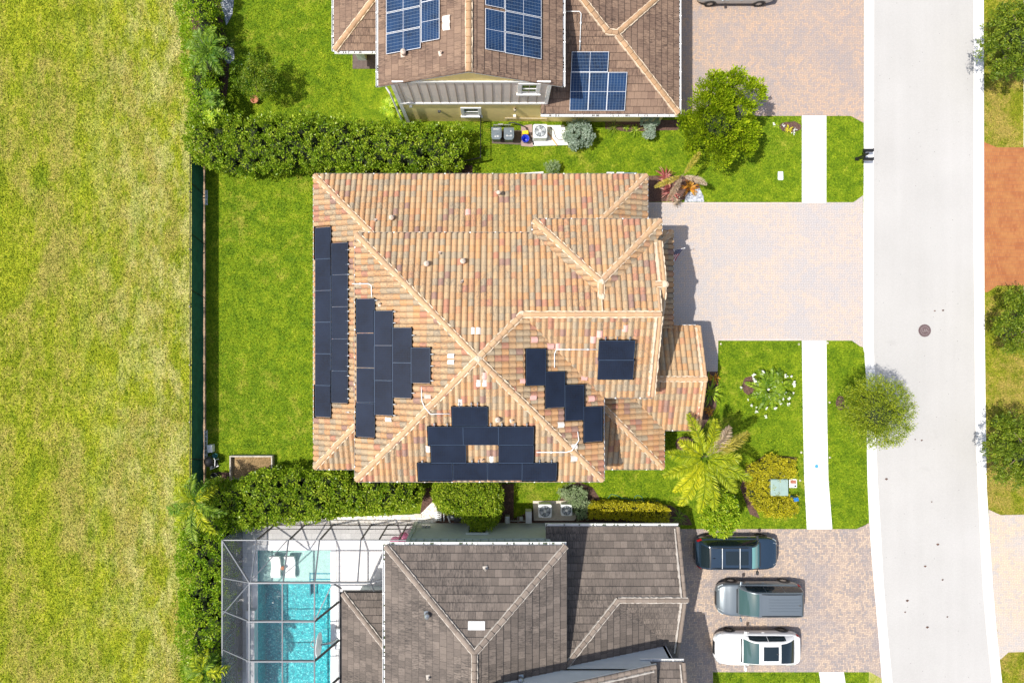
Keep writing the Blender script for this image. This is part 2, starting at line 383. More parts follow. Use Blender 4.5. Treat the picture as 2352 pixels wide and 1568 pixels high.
def panelmat(name, cell, line, cols, rows, lw, base2):
    n = NT(name); uv = n.sep(n.uvs())
    x = n.ma('MULTIPLY', uv[0], cols); y = n.ma('MULTIPLY', uv[1], rows)
    fx = n.ma('FRACT', x); fy = n.ma('FRACT', y)
    ex = n.ma('GREATER_THAN', n.ma('ABSOLUTE', n.ma('SUBTRACT', fx, .5)), .5-lw); ey = n.ma('GREATER_THAN', n.ma('ABSOLUTE', n.ma('SUBTRACT', fy, .5)), .5-lw*1.2)
    c = n.mix(n.white(n.com(n.ma('FLOOR', x), n.ma('FLOOR', y)))[0], cell, base2)
    c = n.mix(n.fr(n.noise(n.pos(), .7, 3), .35, .7), c, tuple(k*1.5 for k in base2))
    c = n.mix(n.ma('MAXIMUM', ex, ey), c, line)
    return n.fin(c, .28, 0, .22)
M['pv_blue'] = panelmat('blue solar cells', (.004, .012, .036), (.15, .20, .26), 6, 24, .035, (.006, .026, .075))
M['pv_black'] = panelmat('black solar cells', (.010, .012, .020), (.020, .026, .040), 12, 20, .06, (.011, .016, .030))
M['pvf_white'] = simple('silver panel frame', (.72, .74, .76), .4, .2, .05)
M['pvf_black'] = simple('dark panel frame', (.06, .09, .14), .35, .3, .1)
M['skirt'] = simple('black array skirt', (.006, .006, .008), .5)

def leafmat(name, c0, c1, c2, rough=.5, trans=.30):
    n = NT(name); a = n.n('ShaderNodeAttribute', attribute_name='tone'); t = a.outputs['Fac']
    c = n.ramp(t, [(0, c0), (.5, c1), (1, c2)])
    c = n.mix(n.fr(n.noise(n.pos(), 1.3, 3), .35, .65, 0, .35), c, n.mix(.5, c1, c2))
    n.fin(c, rough, 0, .35)
    tr = n.n('ShaderNodeBsdfTranslucent'); n.put(tr.inputs[0], n.mix(1.0, c, (1.1, 1.2, .5), 'MULTIPLY'))
    mx = n.n('ShaderNodeMixShader'); mx.inputs[0].default_value = trans
    n.t.links.new(n.b.outputs[0], mx.inputs[1]); n.t.links.new(tr.outputs[0], mx.inputs[2]); n.t.links.new(mx.outputs[0], n.out.inputs[0])
    return n.m
M['lf_hedge'] = leafmat('glossy hedge leaf', (.035, .11, .006), (.19, .32, .010), (.55, .62, .06), .38)
M['lf_ficus'] = leafmat('bright hedge leaf', (.06, .17, .006), (.25, .42, .012), (.60, .66, .05), .42)
M['lf_bright'] = leafmat('yellow green leaf', (.07, .16, .004), (.28, .41, .008), (.62, .68, .03), .5)
M['lf_dark'] = leafmat('dark oak leaf', (.03, .08, .006), (.14, .22, .012), (.42, .48, .04), .5)
M['lf_weep'] = leafmat('weeping leaf', (.05, .11, .004), (.22, .31, .010), (.52, .54, .03), .5)
M['lf_gold'] = leafmat('gold variegated leaf', (.16, .19, .006), (.52, .48, .015), (.88, .74, .06), .5)
M['lf_silver'] = leafmat('silver leaf', (.18, .26, .20), (.36, .46, .38), (.62, .68, .60), .6)
M['lf_pale'] = leafmat('pale green leaf', (.16, .26, .10), (.36, .46, .24), (.60, .66, .45), .6)
M['lf_palm'] = leafmat('palm leaflet', (.06, .15, .006), (.32, .40, .010), (.78, .72, .03), .45)
M['lf_palmg'] = leafmat('green palm leaflet', (.04, .13, .010), (.15, .28, .015), (.42, .50, .06), .45)
M['lf_palmy'] = leafmat('yellowing palm leaflet', (.20, .18, .02), (.45, .38, .03), (.70, .55, .20), .5)
M['lf_red'] = leafmat('red cordyline leaf', (.10, .012, .018), (.36, .05, .05), (.72, .42, .34), .5)
M['lf_orange'] = leafmat('orange croton leaf', (.30, .03, .01), (.60, .22, .02), (.75, .55, .05), .5)
M['lf_dry'] = leafmat('dry frond', (.30, .20, .12), (.50, .38, .28), (.70, .58, .46), .8)
M['lf_flower'] = leafmat('white petal', (.80, .80, .74), (.84, .84, .80), (.88, .88, .86), .6)
M['core'] = simple('painted foliage shade', (.022, .034, .008), .95, 0, .4, 6)  # near-black fill; shade between the leaves is painted into this colour

# ------------------------------------------------------------------ foliage
def leaf_mesh(name, C, D, S, L, tone, mat, parent, local=False):
    """C centres, D directions (unit), S side vectors (unit), L (n,2) length,width"""
    n = len(C); d = D*L[:, :1]; s = S*L[:, 1:]*.5
    up = np.cross(D, S)*L[:, :1]*.10
    V = np.empty((n, 4, 3)); V[:, 0] = C-d*.5; V[:, 1] = C+s+up; V[:, 2] = C+d*.5; V[:, 3] = C-s+up
    me = bpy.data.meshes.new(name); me.vertices.add(4*n); me.vertices.foreach_set('co', V.reshape(-1))
    me.loops.add(4*n); me.loops.foreach_set('vertex_index', np.arange(4*n, dtype=np.int32))
    me.polygons.add(n); me.polygons.foreach_set('loop_start', np.arange(0, 4*n, 4, dtype=np.int32))
    me.polygons.foreach_set('loop_total', np.full(n, 4, dtype=np.int32))
    me.update(calc_edges=True)
    at = me.attributes.new('tone', 'FLOAT', 'FACE'); at.data.foreach_set('value', tone.astype(np.float32))
    me.materials.append(mat); me.validate()
    o = bpy.data.objects.new(name, me); COL.objects.link(o)
    if parent is not None: setpar(o, parent, local)
    return o
def unit(a): return a/np.maximum(np.linalg.norm(a, axis=1, keepdims=True), 1e-6)
def clumps(cen, rad, per, ll, lw, upb=.5, out=1.0, tmean=.5, flat=1.0, axis=None):
    """leaves in clumps round the centres; returns arrays"""
    n = len(cen)*per; ci = np.repeat(np.arange(len(cen)), per)
    d = unit(RNG.normal(size=(n, 3))); d[:, 2] = np.abs(d[:, 2])*1.0-.15; d = unit(d)
    r = np.repeat(rad, per)[:, None]*(RNG.random((n, 1))**.45)
    C = np.repeat(cen, per, axis=0)+d*r*np.array([1, 1, flat])
    D = unit(d*out+RNG.normal(size=(n, 3))*.45+np.array([0, 0, upb]))
    if axis is not None: D = unit(D+np.repeat(axis, per, axis=0)*1.5)
    S = unit(np.cross(D, RNG.normal(size=(n, 3))*.6+np.array([0, 0, 1.0]) * .8))
    L = np.stack([ll*RNG.uniform(.65, 1.35, n), lw*RNG.uniform(.65, 1.3, n)], 1)
    t = np.clip(np.repeat(RNG.normal(tmean, .12, len(cen)), per)+RNG.normal(0, .2, n), 0, 1)
    return C, D, S, L, t
def inpoly(x, y, poly):
    c = np.zeros(len(x), bool); n = len(poly); j = n-1
    for i in range(n):
        xi, yi = poly[i]; xj, yj = poly[j]
        c ^= ((yi > y) != (yj > y)) & (x < (xj-xi)*(y-yi)/(yj-yi+1e-12)+xi); j = i
    return c
def edgedist(x, y, poly):
    d = np.full(len(x), 1e9); n = len(poly)
    for i in range(n):
        a = np.array(poly[i]); b = np.array(poly[(i+1) % n]); ab = b-a
        t = np.clip(((x-a[0])*ab[0]+(y-a[1])*ab[1])/(ab@ab), 0, 1)
        d = np.minimum(d, np.hypot(x-a[0]-t*ab[0], y-a[1]-t*ab[1]))
    return d
def hedge(label, poly, h, mat, cr=.28, sp=.26, per=16, ll=.15, lw=.07, rough=.22, name='hedge', cat='hedge', shr=.3, tm=.5, boxy=False, group=None):
    """poly in world metres (x,y) at the hedge's own footprint"""
    cx = sum(p[0] for p in poly)/len(poly); cy = sum(p[1] for p in poly)/len(poly)
    t = thing(name, label, cat, (cx, cy, 0), 0, group)
    xs = [p[0] for p in poly]; ys = [p[1] for p in poly]
    gx, gy = np.meshgrid(np.arange(min(xs)-.1, max(xs)+.1, sp), np.arange(min(ys)-.1, max(ys)+.1, sp))
    x = gx.ravel()+RNG.uniform(-.5, .5, gx.size)*sp; y = gy.ravel()+RNG.uniform(-.5, .5, gx.size)*sp
    k = inpoly(x, y, poly); x, y = x[k], y[k]
    e = edgedist(x, y, poly)
    wob = np.sin(x*2.3+1)*np.cos(y*1.9)*.5+np.sin(x*5.1)*np.cos(y*4.3+2)*.3+RNG.normal(0, .35, len(x))
    if boxy: z = h-.06+wob*rough*.3
    else: z = h-np.maximum(0, .45-e)**1.5*1.5+wob*rough*1.35
    cen = [np.stack([x, y, z], 1)]
    # sides
    n = len(poly)
    for i in range(n):
        a = np.array(poly[i]); b = np.array(poly[(i+1) % n]); L = np.linalg.norm(b-a); m = int(L/sp*max(1, h/sp)*.62)
        if m < 1: continue
        tt = RNG.random(m); q = a+(b-a)*tt[:, None]; qz = RNG.uniform(.15, .92, m)*h
        q = q+RNG.normal(0, .03 if boxy else .12, (m, 2)); c2 = np.array([cx, cy]); q += (c2-q)/np.maximum(np.linalg.norm(c2-q, axis=1, keepdims=True), .1)*.12
        cen.append(np.column_stack([q, qz]))
    cen = np.concatenate(cen)
    A = clumps(cen, RNG.uniform(.7, 1.25, len(cen))*cr, per, ll, lw, .45, 1.0, tm)
    leaf_mesh('foliage', *A, mat, t)
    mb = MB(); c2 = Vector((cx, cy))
    # dark core blobs, coloured as the shade inside the hedge
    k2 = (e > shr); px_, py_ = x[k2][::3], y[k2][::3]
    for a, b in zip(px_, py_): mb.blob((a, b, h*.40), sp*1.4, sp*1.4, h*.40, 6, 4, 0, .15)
    if len(mb.v): mb.build('shade_core', M['core'], t)
    return t
def UP(pts, z): return [P2(x, y, z) for x, y in pts]
def crown(center, rx, ry, rz, nclump, cr, per, ll, lw, mat, parent, upb=.3, gaps=.25, tm=.5, lobes=7, axis_out=False, up=0.0, bottom=-.35):
    ang = RNG.random(lobes)*6.28; lob = RNG.uniform(.55, 1.0, lobes)
    d = unit(RNG.normal(size=(nclump*3, 3))); d = d[d[:, 2] > bottom][:nclump]
    th = np.arctan2(d[:, 1], d[:, 0]); rr = np.full(len(d), .78)
    for a, l in zip(ang, lob): rr = np.maximum(rr, .78+.28*l*np.exp(-((np.angle(np.exp(1j*(th-a))))/.28)**2))
    rr *= RNG.uniform(.55, 1.0, len(d))**.5
    if gaps: # knock holes
        h = unit(RNG.normal(size=(int(12*gaps*4), 3)))
        kill = ((d@h.T) > .955).any(1) & (RNG.random(len(d)) < .85); rr[kill] *= .5
    cen = np.array(center)+d*rr[:, None]*np.array([rx, ry, rz])
    ax = unit(d+np.array([0, 0, up])) if axis_out else None
    A = clumps(cen, RNG.uniform(.6, 1.3, len(cen))*cr, per, ll, lw, upb, .9, tm, 1.0, ax)
    return leaf_mesh('crown', *A, mat, parent)
def trunk(base, top, r0, r1, parent, limbs=(), name='trunk', mat='bark'):
    mb = MB(); b = Vector(base); t = Vector(top); k = 6
    pts = [b.lerp(t, i/k)+Vector((math.sin(i*1.7)*.03, math.cos(i*2.1)*.03, 0)) for i in range(k+1)]
    mb.tube(pts, [r0+(r1-r0)*i/k for i in range(k+1)], 8)
    for e in limbs:
        e = Vector(e); s = b.lerp(t, .75+.2*random.random()); mid = s.lerp(e, .5)+Vector((0, 0, .2))
        mb.tube([s, mid, e], [r1*.8, r1*.5, r1*.15], 6)
    return mb.build(name, M[mat], parent, True)
def frond_arrays(c, tip, arch, n, ll, lw, spread=1.0, bushy=.5, tm=.5):
    c = np.array(c); tip = np.array(tip); t = np.linspace(.10, 1, n)
    pos = c+(tip-c)*t[:, None]; pos[:, 2] += arch*np.sin(t*math.pi*.95)
    dr = unit(np.gradient(pos, axis=0)); side = unit(np.cross(dr, [0, 0, 1.0]))
    C, D, S, L = [], [], [], []
    prof = np.clip(np.sin(np.clip(t, 0, 1)*math.pi*.82+.25), .25, 1)
    for sg in (-1, 1):
        for rep in range(2 if bushy > .3 else 1):
            el_ = RNG.normal(0, bushy, n)+(-.15)
            d = unit(dr*.75+side*sg*np.cos(el_)[:, None]*spread+np.stack([0*t, 0*t, np.sin(el_)], 1))
            ln = ll*prof*RNG.uniform(.8, 1.1, n)
            C.append(pos+d*ln[:, None]*.5); D.append(d); S.append(unit(np.cross(d, RNG.normal(size=(n, 3))*.4+np.array([0, 0, 1.0]))))
            L.append(np.stack([ln, np.full(n, lw)], 1))
    C, D, S, L = map(np.concatenate, (C, D, S, L))
    tn = np.clip(RNG.normal(tm, .12)+RNG.normal(0, .18, len(C)), 0, 1)
    return (C, D, S, L, tn), pos
def palm(label, base, c, tips, mats, ll=.55, n=46, lw=.05, arch=.45, tr=.13, name='palm_tree', cat='palm tree', bushy=.6, group=None, tm=.5):
    t = thing(name, label, cat, (base[0], base[1], 0), 0, group)
    trunk((base[0], base[1], 0), c, tr, tr*.75, t)
    for i, tp in enumerate(tips):
        A, pos = frond_arrays(c, tp[:3], arch, n, ll, lw, 1.0, bushy, tm)
        mt = M[tp[3]] if len(tp) > 3 else M[mats[i % len(mats)]]
        f = leaf_mesh('frond', *A, mt, t)
        mb = MB(); mb.tube([Vector(c)]+[Vector(q) for q in pos[::6]], .018, 5); mb.build('leaf_stalk', mt, f)
    return t
def rosette(label, c, n, ln, w, mat, cat='plant', name='spiky_plant', group=None, tilt=.5, seg=3):
    t = thing(name, label, cat, (c[0], c[1], 0), 0, group); C, D, S, L = [], [], [], []
    for i in range(n):
        a = random.random()*6.28; e = random.uniform(tilt*.4, tilt*1.7); l = ln*random.uniform(.6, 1.1)
        for k in range(seg):
            ee = e-k*.45; u = (k+.5)/seg
            d = np.array([math.cos(a)*math.cos(ee), math.sin(a)*math.cos(ee), math.sin(ee)])
            C.append(np.array([c[0]+math.cos(a)*l*u*.9, c[1]+math.sin(a)*l*u*.9, c[2]+math.sin(e)*l*u-.25*l*u*u])); D.append(d)
            S.append(np.array([-math.sin(a), math.cos(a), 0])); L.append([l/seg*1.5, w*(1.1-.8*u)*random.uniform(.8, 1.2)])
    C, D, S, L = map(np.array, (C, D, S, L)); D = unit(D)
    leaf_mesh('leaves', C, D, S, L, np.clip(RNG.normal(.5, .25, len(C)), 0, 1), mat, t)
    mb = MB(); mb.tube([(c[0], c[1], 0), (c[0], c[1], c[2]+.05)], .03, 6); mb.build('stem', M['bark'], t)
    return t

# ------------------------------------------------------------------ setting: ground, road, paths
HARD = []
def sheet(name, polys, z, mat, thick=0.0, kind='structure', label=None, cat=None, parent=None):
    mb = MB()
    if name not in ('ground', 'lawn', 'verge', 'mulch_bed', 'gravel_strip'): HARD.extend(polys)
    for poly in polys:
        if thick: mb.prism(poly, z-thick, z)
        else:
            n = len(poly); ar = sum(poly[i][0]*poly[(i+1) % n][1]-poly[(i+1) % n][0]*poly[i][1] for i in range(n))
            q = poly if ar > 0 else poly[::-1]; mb.add([(p[0], p[1], z) for p in q], [tuple(range(n))])
    o = mb.build(name, mat, parent)
    if kind: o['kind'] = kind
    if label: tag(o, label, cat)
    return o
def rect(x0, x1, y0, y1): return [(x0, y0), (x1, y0), (x1, y1), (x0, y1)]
PX0, PX1, PY0, PY1 = -14.70, -10.20, -27.0, -13.0          # the pool's opening
def around(x0, x1, y0, y1):
    return [rect(x0, PX0, y0, y1), rect(PX1, x1, y0, y1), rect(PX0, PX1, PY1, y1), rect(PX0, PX1, y0, PY0)]
sheet('ground', around(-900, 900, -900, 900), 0.0, M['field'])
sheet('lawn', around(-18.05, 22.6, -30, 40), .006, M['lawn'])
sheet('verge', [rect(29.3, 75, -60, 60)], .006, M['verge'])
# the street bends gently to the south-east
LO = [(1985, -900), (1984.5, 0), (1983.6, 402), (1982.5, 525), (1982, 796), (1985, 812), (1988.4, 866), (1990.6, 1016), (1992.2, 1106.7), (1996.4, 1197.8), (2000.6, 1264.3), (2006.6, 1337.5), (2016.4, 1449.6), (2025.9, 1568), (2065, 2000), (2120, 2600)]
LI = [(2007, -900), (2006.6, 0), (2006, 402), (2005.6, 525), (2005.6, 796), (2006.5, 812), (2009, 866), (2011.6, 1016), (2015.3, 1106.7), (2022.4, 1225.4), (2028.7, 1337.5), (2037.4, 1449.6), (2049.4, 1568), (2088, 2000), (2143, 2600)]
RI = [(2236, -900), (2236, 0), (2236, 549), (2238, 772), (2241, 1016), (2245.5, 1120), (2251, 1232.5), (2257, 1348.5), (2266.6, 1460.2), (2278.2, 1568), (2318, 2000), (2373, 2600)]
RO = [(2258.7, -900), (2258.7, 0), (2259.5, 549), (2261, 772), (2264, 1016), (2265.6, 1120), (2272.6, 1232.5), (2279.6, 1348.5), (2289.3, 1460.2), (2301, 1568), (2341, 2000), (2396, 2600)]
PW = lambda l: [P2(a, b, 0) for a, b in l]
sheet('road', [PW(LI)+PW(RI)[::-1]], .016, M['road'])
def kerb(name, A, B, joints):
    mb = MB(); a = PW(A); b = PW(B); n = min(len(a), len(b))
    poly = a+b[::-1]; mb.prism(poly, -.05, .035); HARD.append(poly)
    o = mb.build(name, M['gutter']); o['kind'] = 'structure'
    g = MB()
    for (y, x0, x1) in joints:
        p, q = P(x0, y, 0), P(x1, y, 0); g.box(p.x, q.x, p.y-.012, p.y+.012, .034, .0385)
    j = g.build(name+'_joints', M['jt']); j['kind'] = 'structure'; j.parent = o
M['jt'] = simple('grey joint', (.30, .29, .27), .9)  # grey of the concrete joint strips
def xat(L, y):
    for (x0, y0), (x1, y1) in zip(L, L[1:]):
        if y0 <= y <= y1: return x0+(x1-x0)*(y-y0)/(y1-y0)
    return L[-1][0]
jl = [85, 199, 313, 427, 543, 680, 759, 847, 1104, 1225, 1338, 1450, 1560]; jr = [255, 344, 435, 543, 664, 772, 891, 1001, 1120, 1232, 1347, 1461]
kerb('kerb', LO, LI, [(y, xat(LO, y), xat(LI, y)) for y in jl])
kerb('kerb', RI, RO, [(y, xat(RI, y), xat(RO, y)) for y in jr])
def walk(poly, joints):
    o = sheet('sidewalk', [PW(poly)], .04, M['side'], .06)
    mb = MB()
    for x0, x1, y in joints:
        p, q = P(x0, y, 0), P(x1, y, 0); mb.box(p.x+.01, q.x-.01, p.y-.011, p.y+.011, .039, .043)
    j = mb.build('sidewalk_joints', M['jt'], o); j['kind'] = 'structure'
walk([(1841.5, 266.5), (1897.3, 266.5), (1897.3, 466), (1841.5, 466)], [(1841.5, 1897.3, y) for y in (299.3, 356, 416.7)])
walk([(1841.5, 782), (1897.5, 782), (1899, 960), (1902, 1100), (1911, 1214), (1853, 1214), (1847, 1100), (1844, 960)],
     [(1842, 1898, 822.5), (1843, 1898.5, 876.5), (1844, 1899, 936.6), (1845.5, 1901, 989.4), (1847, 1902.5, 1048), (1850, 1906, 1106), (1852, 1909, 1161)])
walk([(1880.5, 1542), (1937.3, 1542), (1962, 1700), (1905, 1700)], [(1883, 1940, 1560)])
walk([(2351, -400), (2410, -400), (2410, 339), (2351, 339)], [(2351, 2410, y) for y in (40, 130, 220)])
walk([(2351.5, 655), (2412, 655), (2412, 700), (2351.5, 700)], [])
def drive(name, poly, mat): return sheet(name, [PW(poly)], .030, M[mat], .05)
drive('driveway', [(1540, -300), (1984, -300), (1983.7, 283), (1954, 266.8), (1560, 266.8), (1540, 266)], 'paver_n')
drive('driveway', [(1470, 465), (1959.5, 465), (1982, 449), (1982, 797), (1975, 795), (1956, 782), (1649.5, 782), (1648, 853), (1560, 853), (1560, 782), (1470, 782)], 'paver_c')
drive('driveway', [(1545, 1214), (1967, 1214), (1985, 1206), (1996.5, 1199.5), (2006.6, 1337.5), (2016.4, 1449.6), (2024.4, 1557), (1998, 1542), (1637, 1542), (1637, 1700), (1545, 1700)], 'paver_s')
drive('driveway', [(2259, 326.5), (2289, 339), (2600, 339), (2600, 656), (2289, 656), (2268, 671), (2260.2, 671)], 'orange')
drive('driveway', [(2270, 1169.5), (2298, 1182), (2600, 1176), (2600, 1490), (2315.6, 1496.6), (2298, 1512.7), (2294.5, 1512), (2279.6, 1348.5)], 'paver_e')
# border courses of the middle and lower drives
mb = MB()
for x0, x1, y0, y1 in ((1490, 1841, 465, 469), (1650, 1841, 777, 781.5)):
    a, b = P(x0, y1), P(x1, y0); mb.box(a.x, b.x, a.y, b.y, .029, .034)
o = mb.build('driveway_border', simple('pinkish border brick', (.50, .42, .38), .9, 0, .15, 10)); o['kind'] = 'structure'
SOFT = []
def bed(poly, mat='mulch', z=.022, name='mulch_bed'):
    SOFT.append(PW(poly)); return sheet(name, [PW(poly)], z, M[mat])
def ring(cx, cy, rx, ry, n=18, j=.06): return [(cx+rx*math.cos(2*math.pi*i/n)*(1+random.uniform(-j, j)), cy+ry*math.sin(2*math.pi*i/n)*(1+random.uniform(-j, j))) for i in range(n)]
bed([(1480, 404), (1600, 404), (1610, 440), (1560, 463), (1480, 464.5)])
bed([(1575, 445), (1606, 432), (1615, 450), (1617, 464), (1572, 464.5)], 'rock', .036, 'rock_patch')
bed(ring(1815, 292, 26, 13, 16, .15)); bed(ring(1930, 925, 10.5, 17)); bed(ring(1722, 886, 18, 22)); bed(ring(1572, 1018, 22, 17))
bed([(1615, 853), (1649, 853), (1650, 880), (1645, 935), (1610, 990), (1600, 930)])
bed([(1700, 1120), (1715, 1070), (1760, 1043), (1830, 1050), (1825, 1075), (1740, 1090), (1728, 1150), (1745, 1190), (1722, 1180)])
bed([(1180, 1190), (1225, 1170), (1285, 1150), (1298, 1117), (1330, 1106), (1362, 1120), (1380, 1147), (1450, 1150), (1540, 1160), (1580, 1185), (1590, 1205), (1180, 1205)])
bed([(960, 1205), (975, 1120), (1180, 1110), (1180, 1205)], 'mulch', .021)
bed([(470, 1110), (500, 1083), (530, 1085), (560, 1105), (640, 1075), (735, 1082), (760, 1115), (760, 1180), (470, 1180)], 'mulch', .021)
bed([(440, -60), (520, -60), (512, 60), (530, 110), (524, 200), (512, 270), (440, 275)], 'mulch', .02)
bed([(500, -20), (540, -25), (534, 35), (520, 60)], 'rock', .03, 'rock_patch'); bed(ring(527, 128, 12, 20), 'rock', .03, 'rock_patch')
bed([(1390, 276), (1560, 276), (1560, 299), (1440, 303), (1390, 296)], 'mulch', .02)
bed([(440, 383), (500, 372), (1085, 380), (1085, 400), (500, 384)], 'mulch', .019)
bed([(464, 378), (472, 378), (474, 1110), (466, 1112)], 'soil', .018, 'soil_strip')
bed([(690, 1190), (965, 1180), (1005, 1140), (1000, 1205), (690, 1207)], 'gravel', .028, 'gravel_strip')
bed([(600, 1190), (700, 1186), (700, 1207), (600, 1207)], 'gravel', .027, 'gravel_strip')
def curve(base, r0, r1): pass
# fallen leaves and debris on the street, each lying on the asphalt
deb = [(2147, 714), (2166, 713), (2117, 1011, ), (2102, 1009), (2140, 1152), (2079, 1405), (2176, 1416), (2125, 1300), (2154, 1250), (2165, 1331), (2130, 1440), (2084, 1379), (2036, 1100)]
for i, q in enumerate(deb):
    p = P(q[0], q[1], .02); mb = MB(); s = random.uniform(.05, .10)
    mb.add([(p.x-s, p.y, .02), (p.x, p.y-s*.7, .03), (p.x+s*1.1, p.y+s*.2, .022), (p.x+s*.2, p.y+s*.8, .045), (p.x-s*.6, p.y+s*.6, .025)], [(0, 1, 3), (1, 2, 3), (0, 3, 4)])
    tag(mb.build('fallen_leaf', M['mulch']), 'small dry brown leaf lying on the pale street', 'leaf', 'dry leaves lying on the street')

# ------------------------------------------------------------------ roofs
def clip(poly, hp):
    out = poly
    for (a, b, c) in hp:
        if not out: return []
        res = []; n = len(out)
        for i in range(n):
            p, q = out[i], out[(i+1) % n]; dp = a*p[0]+b*p[1]+c; dq = a*q[0]+b*q[1]+c
            if dp >= 0: res.append(p)
            if (dp >= 0) != (dq >= 0):
                t = dp/(dp-dq); res.append((p[0]+(q[0]-p[0])*t, p[1]+(q[1]-p[1])*t))
        out = res
    return out
KIND = {'barrel': dict(w=.308, c=.385, seg=[0, .08, .20, .34, .46, .60, .72, .80, .90, 1.0], butt=.028, lift=.03),
        'flat': dict(w=.38, c=.40, seg=[0, 1.0], butt=.034, lift=.02)}
def prof(t, kind):
    if kind == 'flat': return 0.0
    return .078*math.sin(math.pi*min(t/.80, 1.0))**.7 if t < .80 else -.010*math.sin(math.pi*(t-.80)/.20)
def tiled(mb, pts, kind='barrel', ph=0.0):
    pts = [Vector(p) for p in pts]; n = Vector((0, 0, 0)); L = len(pts)
    for i in range(L): n += pts[i].cross(pts[(i+1) % L])
    if n.z < 0: n = -n; pts = pts[::-1]
    n.normalize(); u = Vector((0, 0, 1)).cross(n).normalized(); v = n.cross(u); K = KIND[kind]
    P_ = [(p.dot(u), p.dot(v)) for p in pts]; off = pts[0].dot(n)+K['lift']
    ar = sum(P_[i][0]*P_[(i+1) % L][1]-P_[(i+1) % L][0]*P_[i][1] for i in range(L))
    if ar < 0: P_ = P_[::-1]
    hp = []
    for i in range(L):
        (x0, y0), (x1, y1) = P_[i], P_[(i+1) % L]; dx, dy = x1-x0, y1-y0; l = math.hypot(dx, dy)
        if l < 1e-6: continue
        hp.append((-dy/l, dx/l, (dy*x0-dx*y0)/l))
    amin, amax = min(p[0] for p in P_), max(p[0] for p in P_); bmin, bmax = min(p[1] for p in P_), max(p[1] for p in P_)
    w, c, seg, butt = K['w'], K['c'], K['seg'], K['butt']
    for k in range(int(math.ceil((bmax-bmin)/c))):
        b0 = bmin+k*c; b1 = b0+c
        for j in range(int(math.floor((amin-ph)/w)), int(math.ceil((amax-ph)/w))):
            a0 = ph+j*w; tj = math.sin(j*12.9898+k*78.233)*43758.5453; tj = (tj-math.floor(tj))*.008
            for s0, s1 in zip(seg, seg[1:]):
                q = [(a0+s0*w, b0), (a0+s1*w, b0), (a0+s1*w, b1), (a0+s0*w, b1)]
                if all(h[0]*x+h[1]*y+h[2] >= 0 for h in hp for x, y in q): cq = q
                else: cq = clip(q, hp)
                if len(cq) < 3: continue
                vs = []; uv = []
                for (a, b) in cq:
                    h_ = prof(min(max((a-a0)/w, 0), 1), kind)+butt*(1-(b-b0)/c)+tj
                    vs.append(u*a+v*b+n*(off+h_)); uv.append((min(max((a-a0)/w, .002), .998)+j, min(max((b-b0)/c, .002), .998)+k))
                mb.add(vs, [tuple(range(len(vs)))], [uv])
                ed = clip([(a0+s0*w, b0), (a0+s1*w, b0), (a0+s1*w, b0+.004)], hp)
                if len(ed) >= 3:
                    ea = min(e[0] for e in ed); eb = max(e[0] for e in ed)
                    ha = prof((ea-a0)/w, kind); hb = prof((eb-a0)/w, kind)
                    if eb-ea > .003:
                        mb.add([u*ea+v*b0+n*(off+ha-.02), u*eb+v*b0+n*(off+hb-.02), u*eb+v*b0+n*(off+hb+butt+tj), u*ea+v*b0+n*(off+ha+butt+tj)], [(0, 1, 2, 3)],
                               [[(j+.3, k+.01), (j+.7, k+.01), (j+.7, k+.02), (j+.3, k+.02)]])
def caps(mc, mm, a, b, r=.135, seg=.42, lift=.05, mort=True, mr=.055):
    a, b = Vector(a), Vector(b)
    mc.mark()
    if mort: mm.mark()
    if a.z > b.z: a, b = b, a
    d = b-a; L = d.length; d.normalize(); s = d.cross(Vector((0, 0, 1))).normalized(); up = s.cross(d)
    n = max(1, int(round(L/seg))); sl_ = L/n; N = 8
    for i in range(n):
        p = a+d*(i*sl_); q = a+d*((i+1)*sl_+.04)
        vs = []; uv = []
        for e, (c, rr, lf) in enumerate(((p, r, lift+.028), (q, r*.86, lift))):
            for k in range(N+1):
                t = math.pi*k/N; vs.append(c+s*(math.cos(t)*rr)+up*(math.sin(t)*rr*.85+lf))
        ii = i+random.randint(0, 50)*7
        for k in range(N): mc.add([vs[k], vs[k+1], vs[N+2+k], vs[N+1+k]], [(0, 1, 2, 3)], [[(ii+.1+.8*k/N, .1), (ii+.1+.8*(k+1)/N, .1), (ii+.1+.8*(k+1)/N, .9), (ii+.1+.8*k/N, .9)]])
        mc.add(vs[:N+1], [tuple(range(N+1))], [[(ii+.5, .5)]*(N+1)])
    if mort:
        m = int(L/.13); 
        for sg in (-1, 1):
            pv = None
            for i in range(m+1):
                c = a+d*(L*i/m); o = r+mr*random.uniform(.45, 1.45)
                row = [c+s*sg*(r*.75)+up*(lift+.03), c+s*sg*(o*.93)+up*(lift+.045)-Vector((0, 0, .01)), c+s*sg*(o+.012)+up*(-.05)-Vector((0, 0, .05))]
                if pv:
                    for k in range(2): mm.add([pv[k], row[k], row[k+1], pv[k+1]], [(0, 1, 2, 3) if sg < 0 else (3, 2, 1, 0)])
                pv = row
